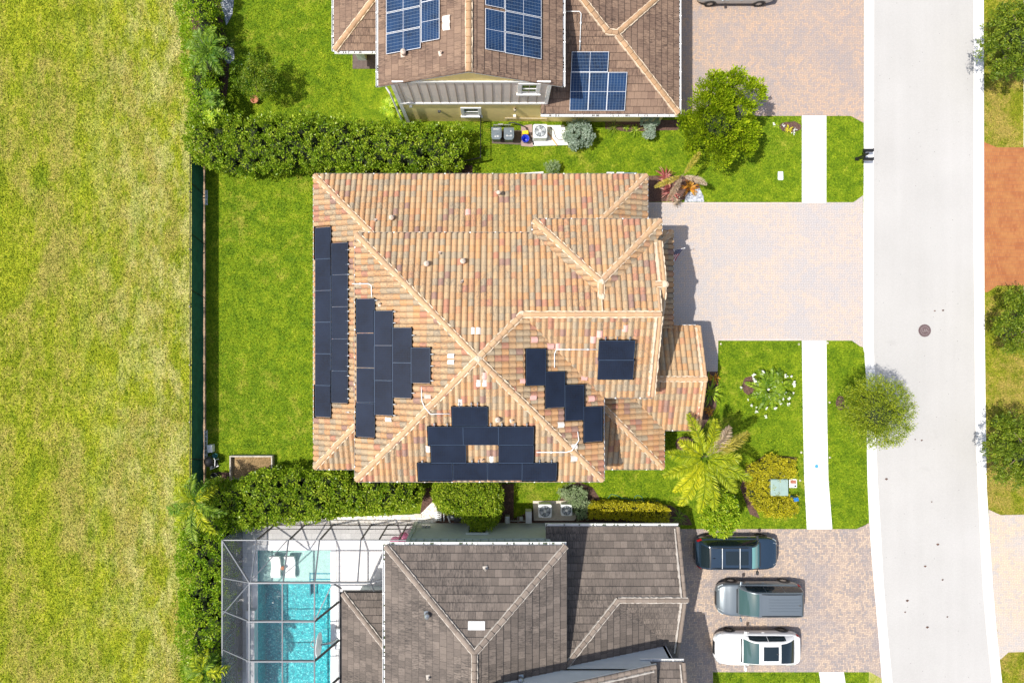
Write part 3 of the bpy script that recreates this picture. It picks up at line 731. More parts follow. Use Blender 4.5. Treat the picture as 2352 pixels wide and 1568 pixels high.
def gutter(mg, ms, a, b, out, w=.13, step=1.35, md=None):
    mg.mark(); ms.mark(); a, b, o = Vector(a), Vector(b), Vector((*out, 0)); L = (b-a).length; d = (b-a)/L
    if md is not None: md.mark()
    def bar(p0, p1, o0, o1, z0, z1, mbx):
        q = [p0+o*o0, p1+o*o0, p1+o*o1, p0+o*o1]
        vs = [v+Vector((0, 0, z0)) for v in q]+[v+Vector((0, 0, z1)) for v in q]
        mbx.add(vs, [(3, 2, 1, 0), (4, 5, 6, 7), (0, 1, 5, 4), (1, 2, 6, 5), (2, 3, 7, 6), (3, 0, 4, 7)])
    bar(a, b, w-.018, w, -.12, .0, mg); bar(a, b, 0, .015, -.12, -.01, mg); bar(a, b, .015, w-.018, -.12, -.10, mg)
    n = max(2, int(L/step))
    for i in range(n):
        p = a+d*(L*(i+.5)/n); bar(p-d*.035, p+d*.035, -.01, w+.012, -.01, .014, ms)
    if md is not None:
        for i in range(int(L*5)):
            if random.random() < .5:
                p = a+d*random.uniform(0, L); md.blob((*(p+o*w*.45).xy, p.z-.075), .05, .04, .03, 5, 4)
def roof_set(house, name, faces, capl, kind, tm, cm, mm, under=.10, soff='white', cap_kw={}, ph=0.0):
    mb = MB()
    for f in faces: tiled(mb, f, kind, ph)
    r = mb.build(name, M[tm], house)
    sb = MB()
    for f in faces:
        pts = [Vector(p) for p in f]; nn = Vector((0, 0, 0))
        for i in range(len(pts)): nn += pts[i].cross(pts[(i+1) % len(pts)])
        if nn.z < 0: pts = pts[::-1]
        sb.slab([p-Vector((0, 0, .012)) for p in pts], under)
    sb.build('roof_deck', M[soff], r)
    mc, mo = MB(), MB()
    for c in capl: caps(mc, mo, c[0], c[1], **cap_kw)
    if mc.v: mc.build('ridge_cap', M[cm], r)
    if mo.v: mo.build('mortar', M[mm], r)
    return r
def wallbox(house, x0, x1, y0, y1, z1, mat, name='wall', z0=0.0):
    mb = MB(); mb.box(x0, x1, y0, y1, z0, z1); return mb.build(name, M[mat], house)
PT = 0.417
def pv(house, c, u, v, n, lu, lv, kind, cols=6, rows=12, lift=.13):
    """one framed solar module; c centre on the roof plane, u/v in-plane axes, sizes lu x lv"""
    c = Vector(c)+n*lift; hu, hv = lu/2, lv/2; th = .035
    mb = MB(); k = [(-hu, -hv), (hu, -hv), (hu, hv), (-hu, hv)]
    top = [c+u*a+v*b+n*(th-.006) for a, b in k]; bot = [c+u*a+v*b for a, b in k]
    long_u = lu > lv
    uv = [(0, 0), (0, 1), (1, 1), (1, 0)] if long_u else [(0, 0), (1, 0), (1, 1), (0, 1)]
    mb.add(top, [(0, 1, 2, 3)], [uv]); mb.add(bot, [(3, 2, 1, 0)], [[(0.5, 0.5)]*4])
    o = mb.build('solar_panel', M['pv_blue' if kind == 'blue' else 'pv_black'], house)
    fb = MB(); w = .022 if kind == 'blue' else .016
    def strip(a0, a1, b0, b1, z0=0.0, z1=th):
        q = [c+u*a+v*b for a, b in ((a0, b0), (a1, b0), (a1, b1), (a0, b1))]
        vs = [p+n*z0 for p in q]+[p+n*z1 for p in q]
        fb.add(vs, [(3, 2, 1, 0), (4, 5, 6, 7), (0, 1, 5, 4), (1, 2, 6, 5), (2, 3, 7, 6), (3, 0, 4, 7)])
    strip(-hu, hu, -hv, -hv+w); strip(-hu, hu, hv-w, hv); strip(-hu, -hu+w, -hv+w, hv-w); strip(hu-w, hu, -hv+w, hv-w)
    if kind == 'blue':
        if long_u: strip(-w*.4, w*.4, -hv+w, hv-w, 0, th-.003)
        else: strip(-hu+w, hu-w, -w*.4, w*.4, 0, th-.003)
    fb.build('panel_frame', M['pvf_white' if kind == 'blue' else 'pvf_black'], o)
    return o
class Plane:
    def __init__(s, face, e, ze, p=PT):
        s.f, s.e, s.ze, s.p = face, e, ze, p
        s.sg = {'W': 1, 'E': -1, 'S': 1, 'N': -1}[face]
        d = {'W': (1, 0), 'E': (-1, 0), 'S': (0, 1), 'N': (0, -1)}[face]
        s.v = Vector((d[0], d[1], p)).normalized(); s.u = Vector((0, 0, 1)).cross(s.v).normalized()
        s.n = s.u.cross(s.v)
        if s.n.z < 0: s.n = -s.n; s.u = -s.u
    def at(s, x, y):
        ax, ay = (x-QX)/FQ, (QY-y)/FQ; c = ax if s.f in 'WE' else ay
        h = (H-s.ze+s.p*s.sg*s.e)/(1+s.p*s.sg*c); return Vector((ax*h, ay*h, H-h))
q3 = lambda x, y: (x/1.27551, y/1.27551)
def array(house, pl, items, along, kind, la=1.77, lb=1.04, skirt=False, lift=.22):
    """items: module centres in image pixels; along 'u' or 'v' gives the long side"""
    for (x, y, al) in items:
        c = pl.at(*q3(x, y)) - pl.n*0
        # the module floats above the tiles: keep its centre on the same sight line
        hh = (H-c.z-lift)/(H-c.z); c = Vector((c.x*hh, c.y*hh, c.z))
        lu, lv = (la, lb) if al == 'u' else (lb, la)
        pv(house, c, pl.u, pl.v, pl.n, lu, lv, kind, lift=lift)
def vent(house, p, kind='hood', mat='vent'):
    mb = MB(); x, y, z = p
    if kind == 'hood':
        mb.obox((x, y, z+.04), .34, .34, .06, .1); mb.lathe([(.13, 0), (.13, .28), (.15, .30), (.14, .38), (.02, .44)], (x, y, z), 12)
    elif kind == 'pipe':
        mb.obox((x, y, z+.04), .26, .26, .05, .2); mb.lathe([(.05, 0), (.05, .30), (.035, .30), (.035, .1)], (x, y, z), 10)
    else:
        mb.obox((x, y, z+.05), .40, .30, .06, 0); mb.tube([(x, y, z), (x, y, z+.55)], .07, 10); mb.blob((x, y, z+.58), .13, .13, .10, 10, 6)
    return mb.build('roof_vent', M[mat], house, True)
def pipe(house, pts, r=.025, mat='white', name='conduit'):
    mb = MB(); mb.tube(pts, r, 8)
    for a, b in zip(pts, pts[1:]):
        a, b = Vector(a), Vector(b); k = int((b-a).length/.9)
        for i in range(k): c = a.lerp(b, (i+.5)/k); mb.obox((c.x, c.y, c.z-.01), .09, .09, .06)
    return mb.build(name, M[mat], house, True)
def tile_patch(house, pl, x, y, mat='pink', w=.3, l=.36, n=1):
    c = pl.at(x, y); mb = MB()
    def fn(a, b):
        return c+pl.u*((a-.5)*w)+pl.v*((b-.5)*l)+pl.n*(.06+.085*math.sin(math.pi*a)**.8+.02*(1-b))
    mb.grid(fn, 8, 2); mb.grid(lambda a, b: c+pl.u*((a-.5)*w)+pl.v*((0-.5)*l)+pl.n*(.0+b*(.08+.085*math.sin(math.pi*a)**.8)), 8, 1)
    return mb.build('replacement_tile', M[mat], house)
def window(parent, x0, x1, z0, z1, y, face, wm='white', tr=.16, sill=True):
    """window in a wall on the plane Y=y; face -1 looks south, +1 looks north"""
    g = MB(); f = MB(); o = face
    g.box(x0, x1, min(y, y+o*.02), max(y, y+o*.02), z0, z1)
    ya, yb = sorted((y+o*.001, y+o*.07))
    f.box(x0-tr, x0, ya, yb, z0-tr*.3, z1+tr); f.box(x1, x1+tr, ya, yb, z0-tr*.3, z1+tr); f.box(x0, x1, ya, yb, z1, z1+tr)
    zc = (z0+z1)/2; f.box(x0, x1, *sorted((y+o*.02, y+o*.05)), zc-.03, zc+.03)
    for xx in (x0+.02, x1-.02): f.box(xx-.02, xx+.02, *sorted((y+o*.02, y+o*.045)), z0, z1)
    w = f.build('window', M[wm], parent)
    g.build('pane', M['glass'], w)
    if sill: s = MB(); s.box(x0-tr*1.3, x1+tr*1.3, *sorted((y+o*.001, y+o*.13)), z0-.16, z0-.05); s.build('sill', M[wm], w)
    return w

# ------------------------------------------------------------------ the middle house, clay tiles
HC = thing('tiled_house', 'two-storey house with blended orange clay tile roofs and black solar panels', 'house', (-1, -1, 0))
Z2, Z1 = 6.0, 2.9
pk = (-.99, -1.08, 8.69); rs = (1.17, 1.08, 7.77); re = (8.05, 1.08, 7.77)
N2 = Plane('N', 5.35, Z2); zN = lambda y: Z2+PT*(5.35-y)
fu = [[(-7.44, -7.53, 6), (-7.44, 5.35, 6), pk], [(5.46, -7.53, 6), (-7.44, -7.53, 6), pk],
      [(5.46, -7.53, 6), (5.46, -3.16, 6), rs, pk],
      [pk, rs, (1.17, 5.35, 6), (-7.44, 5.35, 6)],
      [rs, (5.15, 1.08, 7.77), (5.15, 2.00, zN(2.0)), (1.82, 5.35, 6), (1.17, 5.35, 6)],
      [(5.15, 1.08, 7.77), re, (8.05, 4.91, zN(4.91)), (5.15, 2.0, zN(2.0))],
      [(8.485, 6.07, 6), (1.82, 6.07, 6), (5.15, 2.74, 7.39)],
      [(1.82, 6.07, 6), (1.82, 5.33, 6), (5.15, 2.0, 7.39), (5.15, 2.74, 7.39)],
      [(8.485, 6.07, 6), (5.15, 2.74, 7.39), (5.15, 2.0, 7.39), (8.485, 5.33, 6)],
      [rs, (5.46, -3.16, 6), (8.05, -3.16, 6), re],
      [(8.05, 4.95, zN(4.95)+.04), (8.40, 4.95, zN(4.95)+.04), (8.40, 2.62, zN(2.62)+.04), (8.05, 2.62, zN(2.62)+.04)],
      [(8.05, 2.62, zN(2.62)+.04), (8.40, 2.62, zN(2.62)+.04), (8.40, -.1, zN(2.62)-PT*2.72), (8.05, -.1, zN(2.62)-PT*2.72)]]
cu = [((-7.40, -7.49, 6), pk), ((-7.40, 5.31, 6), pk), ((5.42, -7.49, 6), pk), (rs, pk), (rs, re),
      ((1.86, 6.03, 6), (5.15, 2.74, 7.39)), ((8.44, 6.03, 6), (5.15, 2.74, 7.39)), ((5.15, 1.95, 7.39), (5.15, 2.74, 7.39)),
      ((8.42, 2.62, 7.18), (7.9, 2.62, 7.18))]
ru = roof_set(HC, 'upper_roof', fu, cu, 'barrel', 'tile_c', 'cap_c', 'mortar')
mc, mo = MB(), MB()
for a, b in (((8.03, -3.10, 6.02), (8.03, 1.0, 7.73)), ((8.36, 2.68, 7.16), (8.36, 4.9, 6.22)), ((8.36, .0, 6.1), (8.36, 2.56, 7.16)), ((8.0, 1.2, 7.74), (8.0, 2.4, 7.24))):
    caps(mc, mo, a, b, .10, .42, .03, True, .06)
mc.build('rake_cap', M['cap_c'], ru)
# mortar beads at the junctions
def bead(mb, a, b, w=.10, h=.05):
    mb.mark()
    a, b = Vector(a), Vector(b); L = (b-a).length; n = int(L/.15); d = (b-a)/L; s = d.cross(Vector((0, 0, 1))).normalized(); pvr = None
    for i in range(n+1):
        c = a+d*(L*i/n); ww = w*random.uniform(.5, 1.3); row = [c-s*ww-Vector((0, 0, .06)), c-s*ww*.5+Vector((0, 0, h)), c+s*ww*.5+Vector((0, 0, h)), c+s*ww-Vector((0, 0, .06))]
        if pvr:
            for k in range(3): mb.add([pvr[k], row[k], row[k+1], pvr[k+1]], [(0, 1, 2, 3)])
        pvr = row
bead(mo, (5.15, 1.95, zN(1.95)+.12), (5.15, 1.2, 7.84), .06, .06)
for p in (pk, rs, (5.15, 2.74, 7.39), (5.15, 1.98, 7.42), (8.38, 2.62, 7.2)): mo.blob((p[0], p[1], p[2]+.10), .17, .17, .10, 9, 6, 0, .25)
bead(mo, (7.82, -3.1, 6.12), (7.82, 1.0, 7.84), .10, .05); bead(mo, (8.13, 2.75, 7.22), (8.13, 4.85, 6.36), .09, .05)
mo.build('mortar', M['mortar'], ru)
g, s_, d_ = MB(), MB(), MB()
for a, b, o in (((-7.44, 5.35, 6), (1.82, 5.35, 6), (0, 1)), ((1.82, 6.07, 6), (8.485, 6.07, 6), (0, 1)), ((-7.44, -7.53, 6), (5.46, -7.53, 6), (0, -1)), ((5.46, -3.16, 6), (8.05, -3.16, 6), (0, -1)), ((-7.44, -7.53, 6), (-7.44, 5.35, 6), (-1, 0)), ((1.82, 5.4, 6), (1.82, 6.07, 6), (-1, 0))):
    gutter(g, s_, a, b, o, .09, 1.3)
gu = g.build('gutter', M['bronze'], HC); s_.build('gutter_strap', M['white'], gu)
g, s_ = MB(), MB(); gutter(g, s_, (5.46, -7.53, 6), (5.46, -3.16, 6), (1, 0), .09, 1.3); gutter(g, s_, (8.485, 5.33, 6), (8.485, 6.07, 6), (1, 0), .09, 1.3)
g.build('gutter', M['white'], HC); 
# lower roofs
PE = PT
fl = [[(-10.46, -7.49, Z1), (-10.46, 9.15, Z1), (-6.23, 4.92, Z1+PE*4.23), (-6.23, -3.26, Z1+PE*4.23)],
      [(-10.46, -7.49, Z1), (-7.0, -4.03, Z1+PE*3.46), (-7.0, -7.49, Z1)],
      [(-10.46, 9.15, Z1), (8.43, 9.15, Z1), (4.20, 4.92, Z1+PE*4.23), (-6.23, 4.92, Z1+PE*4.23)],
      [(8.43, 9.15, Z1), (8.43, 4.92, Z1), (4.20, 4.92, Z1+PE*4.23)]]
cl = [((-10.42, -7.45, Z1), (-7.0, -4.03, Z1+PE*3.46)), ((-10.42, 9.11, Z1), (-6.3, 4.99, Z1+PE*4.16)), ((8.39, 9.11, Z1), (4.3, 5.02, Z1+PE*4.13))]
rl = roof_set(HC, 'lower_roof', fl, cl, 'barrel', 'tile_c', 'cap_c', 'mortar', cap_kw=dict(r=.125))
fg = [[(9.89, 5.98, Z1), (9.89, .45, Z1), (7.9, .45, Z1+PE*1.99), (7.9, 3.99, Z1+PE*1.99)], [(9.89, 5.98, Z1), (7.9, 3.99, Z1+PE*1.99), (7.9, 5.98, Z1)]]
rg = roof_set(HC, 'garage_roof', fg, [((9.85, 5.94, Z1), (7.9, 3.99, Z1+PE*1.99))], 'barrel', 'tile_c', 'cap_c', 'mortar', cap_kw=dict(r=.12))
ZR = Z1+PE*2.935; ey = -2.345
fe = [[(11.42, .59, Z1), (11.42, ey, ZR), (7.9, ey, ZR), (7.9, .59, Z1)], [(11.42, ey, ZR), (11.42, -5.28, Z1), (9.37, -5.28, Z1), (6.43, ey, ZR)],
      [(9.37, -7.49, Z1), (9.37, -5.28, Z1), (6.43, ey, ZR), (5.06, ey, Z1+PE*4.31), (5.06, -3.18, Z1+PE*4.31)], [(9.37, -7.49, Z1), (5.06, -3.18, Z1+PE*4.31), (5.06, -7.49, Z1)]]
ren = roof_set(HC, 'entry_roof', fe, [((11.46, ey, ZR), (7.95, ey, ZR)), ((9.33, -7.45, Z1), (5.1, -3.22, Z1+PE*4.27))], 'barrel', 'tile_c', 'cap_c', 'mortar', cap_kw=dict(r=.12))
mc, mo = MB(), MB()
for a, b in (((11.38, -5.24, 2.92), (11.38, ey-.05, ZR-.02)), ((11.38, .55, 2.92), (11.38, ey+.05, ZR-.02))): caps(mc, mo, a, b, .10, .42, .03, False)
mc.build('rake_cap', M['cap_c'], ren); bead(mo, (11.2, -5.2, 3.02), (11.2, ey, ZR+.1), .09, .04); bead(mo, (11.2, .5, 3.02), (11.2, ey, ZR+.1), .09, .04); mo.build('mortar', M['mortar'], ren)
g, s_ = MB(), MB()
for a, b, o in (((-10.46, 9.15, Z1), (8.43, 9.15, Z1), (0, 1)), ((-10.46, -7.49, Z1), (-7.1, -7.49, Z1), (0, -1)), ((5.5, -7.49, Z1), (9.37, -7.49, Z1), (0, -1)), ((9.37, -5.28, Z1), (11.42, -5.28, Z1), (0, -1))):
    gutter(g, s_, a, b, o, .09, 1.3)
gu = g.build('gutter', M['bronze'], HC); s_.build('gutter_strap', M['white'], gu)
g, s_ = MB(), MB()
for a, b, o in (((-10.46, -5.9, Z1), (-10.46, 8.6, Z1), (-1, 0)), ((8.43, 6.1, Z1), (8.43, 9.15, Z1), (1, 0)), ((9.89, .6, Z1), (9.89, 5.98, Z1), (1, 0)), ((7.9+1, .59, Z1), (11.2, .59, Z1), (0, 1)), ((9.37, -7.49, Z1), (9.37, -5.4, Z1), (1, 0))):
    gutter(g, s_, a, b, o, .07, 1.3)
g.build('gutter', M['white'], HC)
for b in ((-7.04, 5.06, -7.13, 4.92, 5.85), (2.22, 7.98, -2.76, 5.67, 5.85), (-10.06, -7.0, -7.09, 8.75, 2.8), (-7.05, 8.03, 4.9, 8.75, 2.8), (7.9, 9.49, .6, 5.58, 2.8), (5.0, 8.97, -7.09, -3.0, 2.8), (7.9, 9.6, -3.2, .6, 2.8)):
    wallbox(HC, *b, 'cream')
mb = MB()
for x, y in ((10.95, .1), (10.95, -4.75)): mb.box(x-.25, x+.25, y-.25, y+.25, 0, 2.8)
mb.box(7.98, 8.0, -2.9, 5.0, 5.8, 6.1); mb.add([(8.01, -2.9, 6.0), (8.01, 5.0, 6.0), (8.01, 1.08, 7.62)], [(0, 1, 2)]); mb.add([(11.2, -5.0, 2.8), (11.2, .3, 2.8), (11.2, ey, ZR-.15)], [(0, 1, 2)])
mb.build('porch_column', M['cream'], HC)
mb = MB(); mb.box(9.49, 9.53, 1.0, 5.2, .05, 2.35)
for k in range(1, 4): mb.box(9.53, 9.545, 1.0, 5.2, .05+k*.575-.02, .05+k*.575+.02)
mb.build('garage_door', M['white'], HC)
window(HC, -4.6, -3.2, 1.0, 2.3, -7.13, -1); window(HC, -2.0, -.8, 4.0, 5.3, -7.13, -1); window(HC, 1.2, 2.2, 4.0, 5.3, -7.13, -1)
# solar modules, black
pW1 = Plane('W', -10.46, Z1); pW2 = Plane('W', -7.44, Z2); pS2 = Plane('S', -7.53, Z2); pE2 = Plane('E', 5.46, Z2); pS3 = Plane('S', -3.16, Z2); pN2 = N2; pN1 = Plane('N', 9.15, Z1)
it = [(951, 666+92.5*(i+.5), 'u') for i in range(6)]+[(1000, 711+93.8*(i+.5), 'u') for i in range(5)]
array(HC, pW1, it, 'u', 'black', 1.762, 1.06)
it = [(1076, 874+101.7*(i+.5), 'u') for i in range(4)]+[(1129, 910+102*(i+.5), 'u') for i in range(3)]+[(1183, 959.5+103*(i+.5), 'u') for i in range(2)]+[(1237.5, 1070, 'u')]
array(HC, pW2, it, 'u', 'black', 1.755, 1.09)
it = [(1376, 1214, 'u'), (1305.5, 1271, 'u'), (1408.5, 1271, 'u'), (1511.5, 1271, 'u'), (1314, 1324.5, 'u'), (1512, 1324.5, 'u'), (1275, 1376, 'u'), (1377.5, 1376, 'u'), (1479, 1376, 'u'), (1580, 1376, 'u')]
array(HC, pS2, it, 'u', 'black', 1.765, 1.06)
it = [(1565, 1075, 'u'), (1621, 1141, 'u'), (1678, 1179, 'u'), (1732, 1242, 'u')]
array(HC, pE2, it, 'u', 'black', 1.80, 1.08)
array(HC, pS3, [(1806, 1021, 'u'), (1804, 1077, 'u')], 'u', 'black', 1.80, 1.06)
# black skirts closing the gap under each array, and the rail ends
def rails(pl, x, ys, side):
    for y in ys:
        c = pl.at(*q3(x, y)); mb = MB(); d = pl.v if side == 'v' else (pl.u if side == 'u' else -pl.u)
        mb.tube([c+pl.n*.21-d*.10, c+pl.n*.21+d*.16], .022, 6); mb.obox(c+pl.n*.17+d*.05, .07, .05, .10)
        mb.build('panel_rail', M['steel'], HC)
rails(pW1, 1024, [733, 775, 805, 848, 877, 912, 940, 977, 1006, 1041, 1072, 1100, 1138, 1166, 1206], 'v')
for x, ys in ((1101+4, [880]), (1158, [913, 946, 1183, 1215]), (1213, [982, 1150]), (1268, [1037, 1071, 1114])): rails(pW2, x, ys, 'v')
for x, y in ((1346, 1180), (1381, 1180), (1399, 1180), (1273, 1240), (1311, 1240), (1437, 1240), (1470, 1240), (1508, 1240), (1543, 1240), (1383, 1347), (1402, 1347), (1580, 1347), (1615, 1347), (1238, 1348)): rails(pS2, x, [y], 'v')
for x in (1772, 1806, 1843): rails(pS3, x, [990], 'v')
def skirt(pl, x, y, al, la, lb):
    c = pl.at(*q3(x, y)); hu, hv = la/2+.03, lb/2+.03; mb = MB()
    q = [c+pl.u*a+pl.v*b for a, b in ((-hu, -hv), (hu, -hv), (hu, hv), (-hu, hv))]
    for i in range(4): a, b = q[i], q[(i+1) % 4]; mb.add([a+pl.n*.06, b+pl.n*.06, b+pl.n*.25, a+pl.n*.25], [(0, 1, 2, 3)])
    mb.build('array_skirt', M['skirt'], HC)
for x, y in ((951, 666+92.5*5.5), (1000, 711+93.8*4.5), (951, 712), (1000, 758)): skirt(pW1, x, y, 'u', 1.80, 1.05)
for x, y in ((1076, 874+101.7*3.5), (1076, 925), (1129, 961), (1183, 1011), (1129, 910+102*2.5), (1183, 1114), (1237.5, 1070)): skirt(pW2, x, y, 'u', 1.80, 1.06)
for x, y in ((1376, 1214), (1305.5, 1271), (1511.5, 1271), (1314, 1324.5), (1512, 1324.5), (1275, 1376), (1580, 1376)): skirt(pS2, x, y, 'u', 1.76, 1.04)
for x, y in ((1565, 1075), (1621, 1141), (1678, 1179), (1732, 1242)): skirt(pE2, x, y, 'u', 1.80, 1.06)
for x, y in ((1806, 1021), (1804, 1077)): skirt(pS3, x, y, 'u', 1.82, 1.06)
# pale replacement tiles
for pl, x, y, m in ((pN2, 1086, 762, 'pink'), (pN2, 1098, 762, 'pink'), (pW2, 1038, 818, 'pink'), (pW2, 1038, 832, 'pink'), (pS2, 1099, 877, 'pink'), (pS2, 1113, 877, 'pink'), (pS2, 1112, 860, 'pinkr'),
                    (pS2, 1057, 921, 'pink'), (pW2, 895, 962, 'pink'), (pS2, 1129, 1051, 'pink'), (pS2, 985, 1028, 'pink'), (pE2, 1286, 975, 'pink'), (pE2, 1316, 1025, 'pink'), (pE2, 1316, 1052, 'pink'), (pE2, 1199, 875, 'pinkr'),
                    (pE2, 1222, 912, 'pinkr'), (pE2, 1225, 780, 'pinkr'), (pE2, 1262, 795, 'pinkr'), (pE2, 1339, 868, 'pinkr'), (pE2, 1356, 915, 'pinkr'), (pS3, 1280, 793, 'pinkr'), (pS3, 1362, 778, 'pinkr'), (pS3, 1377, 765, 'pinkr'), (pS3, 1435, 752, 'pinkr'),
                    (pN1, 1075, 490, 'pinkr'), (pW2, 985, 909, 'pinkr')):
    tile_patch(HC, pl, x, y, m)
for pl, x, y, k in ((pN1, 901, 502, 'hood'), (pN1, 863, 508, 'pipe'), (pN1, 1145, 447, 'tall'), (pN2, 981, 607, 'hood'), (pN2, 1064, 601, 'hood'), (pN2, 1011, 583, 'pipe'), (pN2, 1060, 648, 'pipe'), (pW2, 874, 698, 'pipe'),
                    (pS2, 1143, 962, 'hood'), (pS2, 1176, 964, 'pipe'), (pS2, 1108, 1054, 'pipe')):
    vent(HC, tuple(pl.at(x, y)), k)
up = lambda pl, x, y, h=.13: tuple(pl.at(x, y)+pl.n*h)
pipe(HC, [up(pW2, 812, 652), up(pW2, 850, 652), up(pW2, 856, 656), up(pW2, 857, 684)])
pipe(HC, [up(pW2, 971, 888), up(pW2, 972, 920), up(pW2, 978, 934), up(pS2, 990, 944, .3), up(pS2, 1003, 947), up(pS2, 1034, 947)])
pipe(HC, [up(pE2, 1324, 990), up(pE2, 1325, 1010, .2), up(pS2, 1312, 1027, .3), up(pS2, 1300, 1035), up(pS2, 1232, 1035)])
pipe(HC, [up(pE2, 1271, 844), up(pE2, 1271, 812), up(pE2, 1275, 803), up(pS3, 1285, 800), up(pS3, 1371, 800)])

# ------------------------------------------------------------------ the north house, brown flat tiles
HN = thing('yellow_house', 'yellow stucco house with grey batten gable and brown flat tile roofs', 'house', (-1, 18, 0))
zr = 6+PT*4.8
rn = roof_set(HN, 'gable_roof', [[(-6.26, 13.03, 6), (-6.26, 30, 6), (-1.46, 30, zr), (-1.46, 13.03, zr)], [(3.34, 13.03, 6), (3.34, 30, 6), (-1.46, 30, zr), (-1.46, 13.03, zr)]],
              [((-1.46, 13.0, zr), (-1.46, 30, zr))], 'flat', 'tile_n', 'cap_n', 'mortar', cap_kw=dict(r=.15, mr=.04))
mc = MB(); 
for sx in (-6.2, 3.28): caps(mc, None, (sx, 13.12, 6.03), (-1.46, 13.12, zr+.01), .12, .38, .0, False)
mc.build('rake_cap', M['tile_n'], rn)
F1o = .146
fn = [[(2.40, 12.58, 3), (10.2, 12.58, 3), (6.4, 16.38, 3+PT*3.8), (5.87, 16.56, 3+PT*3.98), (2.4, 16.56, 3+PT*3.98)], [(2.4, 16.56, 3+PT*3.98), (5.87, 16.56, 3+PT*3.98), (2.4, 20.03, 3+PT*7.45)],
      [(10.2, 12.58, 3), (6.4, 16.38, 3+PT*3.8), (10.2, 20.18, 3)],
      [(6.4, 16.38, 3+PT*3.8), (10.2, 20.18, 3), (10.2, 20.53, 3-F1o), (6.4, 16.73, 3+PT*3.8-F1o)],
      [(5.87, 16.56, 3+PT*3.98), (6.4, 16.73, 3+PT*3.45), (10.2, 20.53, 3-F1o), (10.2, 24, 3-F1o), (2.4, 24, 3+PT*7.45), (2.4, 20.03, 3+PT*7.45)]]
rgn = roof_set(HN, 'garage_roof', fn, [((10.16, 12.62, 3), (6.4, 16.38, 3+PT*3.8)), ((2.5, 19.93, 3+PT*7.4), (5.87, 16.56, 3+PT*3.98)), ((5.8, 16.5, 4.63), (6.45, 16.42, 4.62)), ((10.16, 20.14, 3), (6.4, 16.38, 3+PT*3.8))],
               'flat', 'tile_n', 'cap_n', 'mortar', cap_kw=dict(r=.14, mr=.05))
mc, mo = MB(), MB(); caps(mc, mo, (2.5, 12.62, 3.02), (2.5, 13.08, 3.2), .13, .4, .02, False); mc.build('rake_cap', M['tile_n'], rgn)
rwn = roof_set(HN, 'porch_roof', [[(-9.3, 16.15, 3), (-9.3, 26, 3), (-5.3, 26, 3+PT*4), (-5.3, 20.15, 3+PT*4)], [(-9.3, 16.15, 3), (-5.3, 16.15, 3), (-5.3, 20.15, 3+PT*4)]],
               [((-9.26, 16.19, 3), (-5.3, 20.15, 3+PT*4))], 'flat', 'tile_n', 'cap_n', 'mortar', cap_kw=dict(r=.15, mr=.04))
g, s_, d_ = MB(), MB(), MB()
for a, b, o in (((2.4, 12.58, 3), (10.2, 12.58, 3), (0, -1)), ((10.2, 12.58, 3), (10.2, 20.5, 3), (1, 0)), ((3.34, 13.03, 6), (3.34, 30, 6), (1, 0)), ((-6.26, 13.03, 6), (-6.26, 30, 6), (-1, 0)), ((-9.3, 16.15, 3), (-6.3, 16.15, 3), (0, -1)), ((-9.3, 16.15, 3), (-9.3, 26, 3), (-1, 0))):
    gutter(g, s_, a, b, o, .15, 1.45, d_)
gu = g.build('gutter', M['white'], HN); s_.build('gutter_strap', M['white'], gu); d_.build('gutter_debris', M['trash'], gu)
for o in COL.objects:
    if o.name.startswith('gutter_debris'): o['kind'] = 'stuff'
# walls
YW = 13.10
mb = MB(); pr = [(-5.45, 0), (2.64, 0), (2.64, 6.2), (-1.46, 7.88), (-5.45, 6.25)]
vs = [(x, YW, z) for x, z in pr]+[(x, 30, z) for x, z in pr]; n5 = 5
mb.add(vs, [(0, 1, 2, 3, 4), (9, 8, 7, 6, 5)]+[((i+1) % n5, i, n5+i, n5+(i+1) % n5) for i in range(n5)]); mb.build('wall', M['yellow'], HN)
wallbox(HN, 2.6, 9.85, YW-.02, 22, 2.9, 'yellow'); wallbox(HN, -8.9, -5.4, 19.0, 26, 2.9, 'yellow')
mb = MB(); mb.box(-5.45, 2.64, YW-.03, YW-.001, 3.45, 6.5); sd = mb.build('siding', M['beige'], HN)
mb = MB()
for k in range(17): x = -5.2+k*.487; mb.box(x-.022, x+.022, YW-.055, YW-.03, 3.45, 6.48)
mb.build('batten', simple('taupe batten', (.40, .34, .28), .8), sd)
mb = MB(); mb.box(-5.48, 2.68, YW-.07, YW-.02, 6.48, 6.68); mb.box(-5.5, 2.7, YW-.09, YW-.02, 3.28, 3.46); mb.box(-5.60, -5.40, YW-.08, YW+.12, 0, 6.3); mb.box(2.56, 2.76, YW-.08, YW+.12, 3.3, 6.3)
mb.build('trim', M['white'], HN)
window(HN, 1.20, 2.02, 5.02, 6.26, YW-.03, -1, tr=.18); window(HN, -2.02, -1.16, 1.25, 2.45, YW, -1, tr=.16)
mb = MB(); mb.tube([(-5.75, YW-.25, 0), (-5.75, YW-.25, 5.6), (-5.9, YW-.05, 5.9)], .05, 6); mb.build('downspout', M['white'], HN)
for x, z, m in ((-3.45, 2.0, 'dark'), (-4.98, 2.9, 'white'), (.95, 1.2, 'white')):
    mb = MB(); mb.obox((x, YW-.06, z), .16, .12, .12); mb.build('wall_fixture', M[m], HN)
for x, y in ((.95, 2.3),):
    mb = MB(); mb.lathe([(.02, 0), (.09, .02), (.09, .25), (.05, .34)], (x, YW-.10, y), 10); mb.build('wall_lantern', M['cream'], HN, True)
mb = MB(); mb.tube([(.4, YW-.04, .35), (.4, YW-.04, .75), (2.9, YW-.06, .75), (2.9, YW-.06, .3)], .02, 6); mb.build('wall_conduit', M['cream'], HN)
